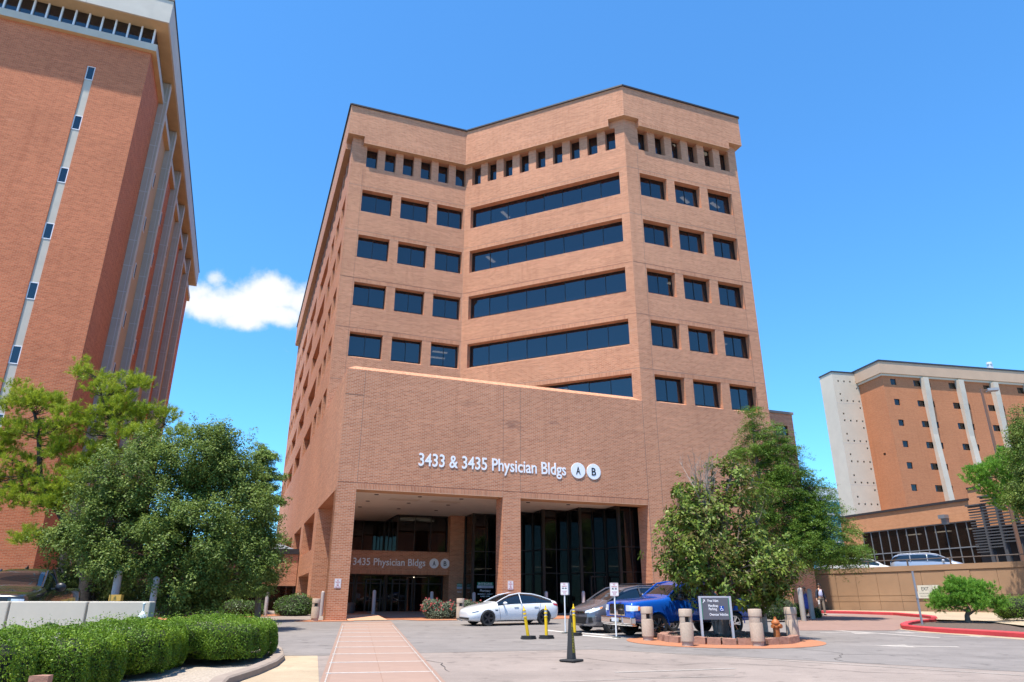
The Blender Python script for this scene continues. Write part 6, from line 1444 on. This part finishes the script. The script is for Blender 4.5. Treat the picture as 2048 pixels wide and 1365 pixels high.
# low white wall with its panels
a, b = at(-40, 1204, 18.6), at(303, 1205, 18.6); LW = thing('low_wall', 'low off-white concrete barrier wall behind the boxwood hedges', 'wall', (a.x, a.y, 0))
M_lw = mat('offwhite_concrete', (.44, .40, .335), .85, var=.05, vscale=2, var2=.06, v2scale=.4); Lw = b.x - a.x; cuts = [0] + [at(px, 1204, 18.6).x - a.x for px in (20, 176)] + [Lw]
for i in range(3):
    q = MB(); q.box(cuts[i] + .025, cuts[i + 1] - .025, 0, .28, .3, 1.925); o = q.build('panel', M_lw, LW); bv_ = o.modifiers.new('bevel', 'BEVEL'); bv_.width = .03; bv_.segments = 2
for i in (1, 2): q = MB(); q.box(cuts[i] - .03, cuts[i] + .03, .06, .26, .3, 1.86); q.build('joint', mat('joint_grey', (.34, .31, .26), .9), LW)
lot2 = MB(); lot2.add([(a.x - 20, 19.0, .86), (b.x - .2, 19.0, .86), (b.x - .5, 26, 1.02), (a.x - 20, 26, 1.02)], [(0, 1, 2, 3)]); struct(lot2.build('raised_lot', M_drive))
c = at(283, 1240, 18.0); v_ = MB(); v_.lathe([(.085, .4), (.085, 1.50), (.095, 1.50), (.095, 1.56), (.085, 1.60), (.055, 1.66), (.022, 1.70), (.02, 1.83), (.033, 1.85), (.033, 1.88), (.001, 1.90)], 18)
tag(v_.build('vent_pipe', mat('white_pipe', (.66, .70, .72), .4), None, smooth=True, loc=(c.x, c.y, 0)), 'white capped vent pipe poking above the hedge by the wall', 'pipe')
q = MB(); q.box(-.22, .22, -.1, .1, 0, .22); c = at(232, 1199, 27.5); tag(q.build('yellow_box', mat('box_yellow', (.55, .33, .06), .6), None, loc=(c.x, c.y, c.z - .06)), 'small ochre utility box beside the pale post behind wall', 'box')
p = at(82, 1362, 11.0); q = MB(); q.prism([(-.12, -.1), (.14, -.08), (.10, .1), (-.06, .12)], 0, .27); tag(q.build('rock', M_block, None, loc=(p.x, p.y, p.z - .2)), 'pink rock showing in the gap between the near hedges', 'rock')

# no-parking plates and posts
M_signw = mat('sign_white', (.78, .78, .78), .5); M_signr = mat('sign_red', (.48, .03, .035), .5); M_signgrey = mat('sign_back', (.40, .40, .41), .4, metal=.5)
def rrect(w, h, r, d, n=4):
    pts = []
    for cx, cz, a0 in ((w / 2 - r, -h / 2 + r, -90), (w / 2 - r, h / 2 - r, 0), (-w / 2 + r, h / 2 - r, 90), (-w / 2 + r, -h / 2 + r, 180)):
        for i in range(n + 1): a = R(a0 + 90 * i / n); pts.append((cx + r * math.cos(a), cz + r * math.sin(a)))
    mb = MB(); k = len(pts); mb.add([(x, -d, z) for x, z in pts] + [(x, 0, z) for x, z in pts], [tuple(range(k)), tuple(range(2 * k - 1, k - 1, -1))] + [(i, k + i, k + (i + 1) % k, (i + 1) % k) for i in range(k)]); return mb
def plate(parent, w, h, lines, loc, rz=0, name='sign_plate', m=M_signw, border=True, double=False):
    o = rrect(w, h, .03, .012).build(name, m, parent); o.location = loc; o.rotation_euler = (0, 0, rz)
    if border:
        fr = MB()
        for x0, x1, z0, z1 in ((-w * .46, w * .46, h * .455, h * .47), (-w * .46, w * .46, -h * .47, -h * .455), (-w * .46, -w * .44, -h * .455, h * .455), (w * .44, w * .46, -h * .455, h * .455)): fr.box(x0, x1, -.0145, -.0125, z0, z1)
        fr.build('border', lines[0][4] if lines else M_signr, o)
    for (s, z, cap, wd, mm) in lines: put('lettering', text_mesh(s, cap, wd, .003, .008, mm, align='CENTER'), o, (0, -.0125, z - cap / 2))
    return o
def arrow_pair(o, w, z, m):
    q = MB(); q.box(-w * .5, w * .5, -.015, -.0125, z - .008, z + .008); q.add([(-w * .62, -.0145, z), (-w * .42, -.0145, z - .03), (-w * .42, -.0145, z + .03)], [(0, 1, 2)]); q.add([(w * .62, -.0145, z), (w * .42, -.0145, z + .03), (w * .42, -.0145, z - .03)], [(0, 1, 2)]); q.build('arrow', m, o)
npl = [('NO', .15, .07, .09, M_signr), ('PARKING', .06, .06, .22, M_signr), ('ANY', -.03, .055, .10, M_signr), ('TIME', -.10, .055, .13, M_signr)]
for lab, u in (('red and white no parking plate on the corner pillar', .475), ('red and white no parking plate on the middle pillar', 10.12)):
    p = P0 + D1 * u; t = thing('no_parking_plate', lab, 'sign', (p.x, p.y, 2.89), RZ, 'pillar signs'); o = plate(t, .34, .47, npl, (0, -.004, 0)); arrow_pair(o, .18, -.175, M_signr)
M_wp = mat('white_post', (.72, .72, .72), .5)
def pole_sign(label, p, rz, side_plate=False):
    t = thing('no_parking_post', label, 'sign', (p.x, p.y, gz(p.x, p.y) + .012), rz, 'no parking posts')
    q = MB(); q.lathe([(.155, 0), (.155, .015), (.05, .03)], 18); q.build('base_plate', mat('green_black_base', (.03, .04, .035), .6), t, smooth=True)
    q = MB(); q.lathe([(.028, .02), (.028, 1.85)], 12); q.build('pole', M_wp, t, smooth=True)
    ln = [('NO', .17, .055, .08, M_signr), ('PARKING', .095, .05, .19, M_signr), ('FOR DROP', -.09, .04, .19, M_signr), ('ZONE', -.155, .04, .11, M_signr)]
    o = plate(t, .30, .46, ln, (0, -.03, 1.62))
    for s in (-1, 1):
        q = MB(); q.box(s * .055 - .04, s * .055 + .04, -.0145, -.0125, .0, .028); q.box(s * .055 - .022, s * .055 + .022, -.0144, -.0126, .028, .048); q.build('car_symbol', M_letter_k, o)
    plate(t, .30, .46, [], (0, .03, 1.62), math.pi, 'sign_plate')
    if side_plate: plate(t, .10, .46, [], (.17, .0, 1.62), R(65), 'side_plate', M_signgrey, False)
pole_sign('white no parking post between sedan and minivan', gp(1131, 1267), R(-8), True); pole_sign('white no parking post before the minivan front wheel', gp(1233, 1276), R(-2))
# delineators
M_yel = mat('safety_yellow', (.80, .50, .004), .5); M_refl = mat('reflective_band', (.55, .56, .60), .35); M_rub = mat('black_rubber', (.022, .021, .021), .8, var=.3, vscale=8)
def delineator(label, p, tilt, rz):
    t = thing('delineator_post', label, 'delineator', (p.x, p.y, gz(p.x, p.y) + .006), rz, 'yellow delineator posts')
    b = MB(); pts = [(.29 * math.cos(a) * (1.0 if i % 2 else .9), .25 * math.sin(a) * (1.0 if i % 2 else .9)) for i, a in enumerate([2 * math.pi * k / 12 for k in range(12)])]
    b.prism(pts, 0, .055); b.prism([(x * .92, y * .92) for x, y in pts], .06, .11); o = b.build('base', M_rub, t, smooth=False)
    pv = bpy.data.objects.new('shaft', None); 
    s = MB(); s.lathe([(.055, .09), (.053, .70), (.062, .705), (.062, .74), (.046, .745), (.046, .81), (.062, .815), (.062, .86), (.046, .865), (.046, .93), (.060, .935), (.060, .965), (.030, .98), (.028, 1.02), (.020, 1.03), (.022, 1.06), (.010, 1.10), (.001, 1.11)], 16)
    po = s.build('post', M_yel, t, smooth=True, angle=40); po.rotation_euler = tilt
    for z in (.747, .867): r_ = MB(); r_.lathe([(.0475, z), (.0475, z + .062)], 16); r_.build('reflective_band', M_refl, po, smooth=True)
    bpy.data.objects.remove(pv); return t
delineator('leaning yellow delineator post, nearest the sedan', gp(1057, 1279), (R(2), R(-10), 0), .3); delineator('upright yellow delineator post with white bands, middle one', gp(1093, 1278), (0, R(-1), 0), .2); delineator('yellow delineator post partly behind the tall black cone', gp(1150, 1272), (0, R(-2), 0), .5)
p = gp(1143, 1324); t = thing('caution_cone', 'tall black square caution cone with yellow lettering strip, nearest', 'cone', (p.x, p.y, gz(p.x, p.y) + .006), R(28))
q = MB(); q.box(-.24, .24, -.22, .22, 0, .055); o = q.build('base', M_rub, t); bv_ = o.modifiers.new('bevel', 'BEVEL'); bv_.width = .03; bv_.segments = 2
q = MB(); q.add([(-.085, -.085, .056), (.085, -.085, .056), (.085, .085, .056), (-.085, .085, .056), (-.035, -.035, 1.0), (.035, -.035, 1.0), (.035, .035, 1.0), (-.035, .035, 1.0)], [(0, 1, 5, 4), (1, 2, 6, 5), (2, 3, 7, 6), (3, 0, 4, 7), (4, 5, 6, 7)]); q.build('body', mat('cone_black', (.03, .027, .026), .55), t)
q = MB(); q.tube([(-.03, 0, 1.0), (-.03, 0, 1.06), (0, 0, 1.085), (.03, 0, 1.06), (.03, 0, 1.0)], .012, 6); q.build('handle', MATS['cone_black'], t, smooth=True)
q = MB(); q.add([(-.055, -.0825, .10), (.055, -.0825, .10), (.028, -.0415, .90), (-.028, -.0415, .90)], [(0, 1, 2, 3)]); strip_o = q.build('warning_strip', mat('strip_yellow', (.50, .40, .02), .5), t)
me = text_mesh('CAUTION', .055, .62, .003, .012, M_letter_k, align='CENTER'); lo = put('lettering', me, strip_o, (0.02, -.068, .50), (0, R(-90), 0)); lo.rotation_euler = (0, R(-90), 0); lo.location = (.022, -.066, .48)
for ch in ():
    pass
tilt_ = math.atan2(.041, .8); lo.rotation_euler = Matrix.Rotation(-tilt_, 3, 'X').to_4x4().to_3x3().to_euler(); lo.rotation_euler = (Matrix.Rotation(-tilt_, 3, 'X') @ Matrix.Rotation(R(-90), 3, 'Y')).to_euler()
for s in strip_o.children: pass
bpy.context.view_layer.update()
t.rotation_euler = (0, 0, R(52))
# valet sign
a, b = gp(1401, 1281), gp(1467, 1281); cx = (a + b) / 2; c = at(1434, 1250, 24.7)
t = thing('valet_sign', 'grey valet and handicap parking sign on two silver posts', 'sign', (c.x, c.y, gz(c.x, c.y) + .12), R(-1)); t.scale = (.80, .80, .82); M_sil = mat('silver_post', (.52, .52, .56), .4, metal=.3); M_sgn = mat('sign_charcoal', (.105, .105, .125), .5)
for s in (-1, 1): q = MB(); q.box(s * .62 - .045, s * .62 + .045, -.045, .045, -.1, 1.62); q.build('post', M_sil, t)
q = MB(); q.box(-.573, .573, -.03, .03, 1.56, 1.62); q.build('top_rail', M_sil, t)
q = MB(); q.box(-.572, .572, -.028, .028, .74, 1.557); pn_ = q.build('panel', M_sgn, t)
for s in (-1, 1): q = MB(); q.box(s * .555 - .015, s * .555 + .015, -.033, -.0285, .745, 1.55); q.build('green_edge', M_green, pn_)
for s_, x, z, wd in (('Free Valet', -.30, 1.40, .44), ('Handicap', -.29, 1.215, .40), ('Parking', -.28, 1.09, .33), ('Oversize Vehicles', -.27, .885, .76)): put('lettering', text_mesh(s_, .095, wd, .004, .008, M_letter), pn_, (x, -.029, z))
q = MB(); q.box(.16, .34, -.034, -.0285, 1.06, 1.25); bo = q.build('wheelchair_plate', mat('access_blue', (.005, .06, .30), .5), pn_)
q = MB(); q.tube([(.235, -.037, 1.215), (.235, -.037, 1.15), (.285, -.037, 1.145), (.30, -.037, 1.09), (.32, -.037, 1.09)], .010, 5); q.tube([(.245 + .048 * math.cos(a_), -.037, 1.118 + .042 * math.sin(a_)) for a_ in [R(110 + 22 * i) for i in range(12)]], .008, 5); q.lathe([(.001, -.04), (.014, -.038), (.001, -.034)], 10, (.235, 0, 1.228), axis='y'); q.build('wheelchair_symbol', M_letter, bo)
q = MB(); q.tube([(-.50, -.031, 1.36), (-.43, -.031, 1.47)], .011, 5); q.tube([(-.48, -.031, 1.47), (-.425, -.031, 1.475), (-.415, -.031, 1.41)], .011, 5); q.build('arrow', M_letter, pn_)
# hydrant
p = gp(1556, 1287); t = thing('fire_hydrant', 'rusty orange fire hydrant at the edge of the stone ring', 'hydrant', (p.x, p.y, gz(p.x, p.y) + .05), R(35)); M_hyd = mat('rust_orange', (.36, .105, .022), .6, var=.25, vscale=9)
q = MB(); q.lathe([(.15, 0), (.15, .04), (.11, .05), (.105, .42), (.13, .43), (.13, .47), (.115, .48), (.118, .54), (.14, .55), (.14, .58), (.10, .64), (.05, .68), (.04, .70), (.04, .75), (.001, .76)], 18); q.build('barrel', M_hyd, t, smooth=True)
for d, r_, l_ in (((1, 0), .075, .17), ((-1, 0), .06, .16), ((0, -1), .07, .17)):
    q = MB(); q.tube([(0, 0, .47), (d[0] * l_, d[1] * l_, .47)], r_ * .85, 14); q.tube([(d[0] * (l_ - .02), d[1] * (l_ - .02), .47), (d[0] * (l_ + .04), d[1] * (l_ + .04), .47)], r_, 8); q.build('outlet', M_hyd, t, smooth=True)
# exit sign post
p = gp(1845, 1252); t = thing('exit_sign', 'grey steel post with small exit and lane signs near the red kerb tip', 'sign', (p.x, p.y, gz(p.x, p.y) + .05), R(-6))
q = MB(); q.box(-.04, .04, -.03, .03, 0, 2.35); q.build('post', mat('galvanised', (.34, .36, .40), .45, metal=.5), t)
q = MB(); q.box(-.05, .05, -.04, .04, 1.13, 1.19); q.build('sleeve', MATS['galvanised'], t)
# signs fixed on the wall behind
def wall_sign(label, px, py, w, h, lines, m=M_signw):
    d = ray(px, py); o = Vector((0, 0, CAM_H)); tt = (Vector((RA.x, RA.y, 0)) - o).dot(rn) / d.dot(rn); q_ = o + d * tt + rn * .05
    t = thing('wall_sign', label, 'sign', q_, math.atan2(rn.y, rn.x) + math.pi / 2, 'signs on the retaining wall'); return plate(t, w, h, lines, (0, 0, 0), 0, 'sign_plate', m, False)
M_signbeige = mat('sign_beige', (.60, .57, .48), .5)
wall_sign('small cream exit sign on the brown wall', 1851, 1178, 1.02, .46, [('EXIT', 0, .22, .5, M_letter_k)], M_signbeige); o = bpy.context.scene.objects
wall_sign('small cream street directions sign below the exit sign', 1852, 1190, 1.02, .46, [('NORTHWEST EXPRESSWAY', .08, .08, .8, mat('sign_text_grey', (.2, .19, .16), .5)), ('NORTH 56TH STREET', -.09, .08, .75, mat('sign_text_grey', (.2, .19, .16), .5))], M_signbeige)
wall_sign('cream sign half covered by the small pine', 1870, 1180, .7, .62, [], M_signbeige); wall_sign('upper red and white notice on the shaded wall', 1599, 1181, .46, .5, [('P', 0, .22, .14, M_signr)]); wall_sign('lower red and white notice on the shaded wall', 1600, 1188.5, .46, .5, [('NO', 0, .16, .24, M_signr)])
# bin inside the entrance, lamp pole
p = P0 + D1 * 2.6 + D2 * 9.0; q = MB(); q.lathe([(.24, 0), (.27, .75), (.29, .76), (.29, .82), (.22, .9), (.001, .92)], 18); tag(q.build('litter_bin', mat('dark_bin', (.05, .05, .05), .4), None, smooth=True, loc=(p.x, p.y, 1.06)), 'dark round litter bin inside the shaded entrance', 'bin')
tp = at(1962, 778, 62); t = thing('lamp_pole', 'tall brown lamp pole with grey head on the upper deck', 'street lamp', (tp.x, tp.y, 3.8), R(-15)); M_pole = mat('brown_pole', (.17, .085, .05), .6)
hh = tp.z - 3.8
q = MB(); q.add([(-.13, -.13, 0), (.13, -.13, 0), (.13, .13, 0), (-.13, .13, 0), (-.08, -.08, hh), (.08, -.08, hh), (.08, .08, hh), (-.08, .08, hh)], [(0, 1, 5, 4), (1, 2, 6, 5), (2, 3, 7, 6), (3, 0, 4, 7), (4, 5, 6, 7)]); q.build('pole', M_pole, t)
q = MB(); q.box(.1, .5, -.06, .06, hh - .22, hh - .08); q.build('arm', M_pole, t); q = MB(); q.box(.45, 1.35, -.28, .28, hh - .28, hh - .05); o = q.build('lamp_head', mat('lamp_grey', (.30, .31, .33), .5), t)

# ------------------------------------------------------------------ people
def skin(name, m, verts, edges, radii, parent, root=0, lv=2):
    me = bpy.data.meshes.new(name); me.from_pydata(verts, edges, []); o = put(name, me, parent)
    sk = o.modifiers.new('skin', 'SKIN'); sk.use_smooth_shade = True; su = o.modifiers.new('sub', 'SUBSURF'); su.levels = lv; su.render_levels = lv
    for i, r in enumerate(radii): me.skin_vertices[0].data[i].radius = (r if isinstance(r, tuple) else (r, r))
    me.skin_vertices[0].data[root].use_root = True
    bpy.context.view_layer.update(); bake(o); o.data.materials.clear(); o.data.materials.append(m); return o
M_skin = mat('skin', (.45, .25, .17), .6); M_navy = mat('navy_jacket', (.018, .024, .042), .85); M_shirt = mat('pale_blue_shirt', (.52, .54, .76), .8); M_trou = mat('taupe_trousers', (.21, .17, .13), .85); M_shoe = mat('dark_shoe', (.02, .014, .012), .5); M_hair = mat('dark_hair', (.012, .010, .009), .6); M_dress = mat('blue_print_dress', (.10, .14, .50), .8, var=.6, vscale=9); M_hair2 = mat('grey_hair', (.34, .30, .27), .7)
def body(t, H=1.78, stride=.10, arm_out=.14, skin_m=M_skin):
    k = H / 1.78; V = [(0, 0, .94), (0, 0, 1.10), (0, 0, 1.28), (0, 0, 1.43), (0, -.01, 1.53), (0, -.02, 1.60), (0, -.02, 1.68), (0, -.01, 1.76)]; Rr = [.13, .125, .14, .10, .052, .072, .082, .055]; E_ = [(0, 1), (1, 2), (2, 3), (3, 4), (4, 5), (5, 6), (6, 7)]
    for s in (-1, 1):
        i = len(V); V += [(s * .095, 0, .88), (s * .10, -s * stride * .5 - .02, .50), (s * .10, -s * stride, .10), (s * .11, -s * stride - .13, .035)]; Rr += [.085, .058, .042, .03]; E_ += [(0, i), (i, i + 1), (i + 1, i + 2), (i + 2, i + 3)]
        i = len(V); V += [(s * .19, 0, 1.41), (s * (.21 + arm_out * .4), s * .03, 1.13), (s * (.22 + arm_out), -.05 + s * .06, .90), (s * (.22 + arm_out), -.07 + s * .07, .83)]; Rr += [.055, .042, .032, .034]; E_ += [(3, i), (i, i + 1), (i + 1, i + 2), (i + 2, i + 3)]
        for f in range(5):
            j = len(V); fx = s * (.22 + arm_out) + (f - 2) * .012 * s; V += [(fx, -.08 + s * .07 - (.02 if f == 0 else 0), .785), (fx, -.085 + s * .07 - (.03 if f == 0 else 0), .745 - (.012 if f in (2, 3) else 0))]; Rr += [.010, .008]; E_ += [(i + 3, j), (j, j + 1)]
    V = [(x * k, y * k, z * k) for x, y, z in V]; Rr = [r * k for r in Rr]
    return skin('body', skin_m, V, E_, Rr, t)
def face(t, k, hair_m, long=False):
    h = MB(); h.lathe([(max(.001, math.sin(math.pi * i / 8)), -math.cos(math.pi * i / 8)) for i in range(9)], 14); h.v = [(v[0] * .088 * k, (v[1] * .098 + .012) * k, (1.735 + v[2] * (.075 if not long else .095) - (.03 if long else 0)) * k) for v in h.v if True]; h.build('hair', hair_m, t, smooth=True)
    g_ = MB(); g_.box(-.075 * k, .075 * k, -.108 * k, -.085 * k, 1.675 * k, 1.705 * k); g_.build('sunglasses', M_letter_k, t)
    n_ = MB(); n_.add([(0, -.118 * k, 1.645 * k), (-.016 * k, -.09 * k, 1.64 * k), (.016 * k, -.09 * k, 1.64 * k), (0, -.092 * k, 1.685 * k)], [(0, 1, 3), (0, 3, 2), (0, 2, 1)]); n_.build('nose', M_skin, t)
    m_ = MB(); m_.box(-.026 * k, .026 * k, -.098 * k, -.08 * k, 1.605 * k, 1.614 * k); m_.build('mouth', mat('lips', (.30, .11, .09), .6), t)
p = gp(1646, 1231.5); MAN = thing('person', 'man in navy jacket, pale shirt and taupe trousers walking by the wall', 'person', (p.x, p.y, gz(p.x, p.y) + .02), R(12))
body(MAN, 1.80, .10, .13); face(MAN, 1.80 / 1.78, M_hair)
skin('trousers', M_trou, [(0, 0, .97), (.098, 0, .88), (.102, -.07, .50), (.102, -.10, .12), (-.098, 0, .88), (-.102, .03, .50), (-.102, .09, .12), (0, 0, 1.04)], [(0, 1), (1, 2), (2, 3), (0, 4), (4, 5), (5, 6), (0, 7)], [.145, .105, .082, .066, .105, .082, .066, .15], MAN)
skin('shirt', M_shirt, [(0, -.03, 1.02), (0, -.035, 1.20), (0, -.03, 1.38), (0, -.02, 1.49)], [(0, 1), (1, 2), (2, 3)], [(.145, .14), (.15, .14), (.14, .13), (.06, .06)], MAN)
skin('jacket', M_navy, [(0, .03, .92), (0, .03, 1.12), (0, .03, 1.32), (0, .02, 1.44), (.20, 0, 1.42), (.275, .03, 1.14), (.345, 0, .93), (-.20, 0, 1.42), (-.275, -.03, 1.14), (-.34, -.09, .93)], [(0, 1), (1, 2), (2, 3), (3, 4), (4, 5), (5, 6), (3, 7), (7, 8), (8, 9)], [(.19, .12), (.185, .12), (.185, .12), .10, .078, .066, .055, .078, .066, .055], MAN)
for s in (-1, 1): q = MB(); q.box(s * .105 - .045, s * .105 + .045, -s * .0 - .22 + (.0 if s > 0 else .16), -.0 + (.0 if s > 0 else .16), -.01, .075); o = q.build('shoe', M_shoe, MAN); b_ = o.modifiers.new('bevel', 'BEVEL'); b_.width = .03; b_.segments = 2
q = MB(); q.box(-.31, -.30, -.30, -.14, .62, .86); q.build('paper', M_signw, MAN)
p = gp(1616.5, 1237); WOM = thing('person', 'woman in blue patterned dress and sunglasses between the grey posts', 'person', (p.x, p.y, gz(p.x, p.y) + .02), R(8))
body(WOM, 1.64, .06, .06); face(WOM, 1.64 / 1.78, M_hair2, True)
skin('dress', M_dress, [(0, 0, .42), (0, 0, .66), (0, 0, .92), (0, 0, 1.06), (0, 0, 1.24), (0, 0, 1.345)], [(0, 1), (1, 2), (2, 3), (3, 4), (4, 5)], [(.20, .17), (.18, .16), (.165, .15), (.135, .125), (.155, .14), (.15, .07)], WOM)
q = MB(); q.tube([(-.12, -.02, 1.33), (.0, -.16, 1.15), (.16, -.10, .92)], .012, 6); q.build('bag_strap', M_letter_k, WOM)
for s in (-1, 1): q = MB(); q.box(s * .10 - .04, s * .10 + .04, -.19 if s > 0 else -.10, 0.02 if s > 0 else .10, -.01, .06); q.build('shoe', M_shoe, WOM)

# ------------------------------------------------------------------ unseen building and trees, added for the lobby glass to reflect
OB = thing('opposite_building', 'brick building across the street, mirrored dimly in the lobby glass', 'building', (62, -14, 0), R(45))
q = MB(); wall(q, (-60, 0), (1, 0), (0, -1), 0, 120, -2, 25, [(4 + 6 * i, 7 + 6 * i, 3 + 4 * j, 5 + 4 * j) for i in range(19) for j in range(5)], depth=.3); q.box(-60, 60, -20, -.32, -2, 24.9); q.build('wall', M_brick_red, OB)
src = [o for o in COL.objects if o.name.startswith('holly_tree') and o.parent is None][0]  # tree copies added out of view to show in the lobby glass
for i, (x, y, k) in enumerate(((33, 20, 1.2), (30, 11, 1.25), (41, 14, 1.35), (38, 3, 1.3), (47, 5, 1.5))):
    o = dup(src, (x, y, gz(x, y)), .7 * i, ['street tree at right nearest the drive, outside the picture', 'smaller street tree beside the near one, outside the picture', 'street tree in the middle of the group outside the picture', 'street tree nearer the camera side, outside the picture', 'largest street tree farthest right, outside the picture'][i], 'street trees opposite'); o.scale = (k, k, k)
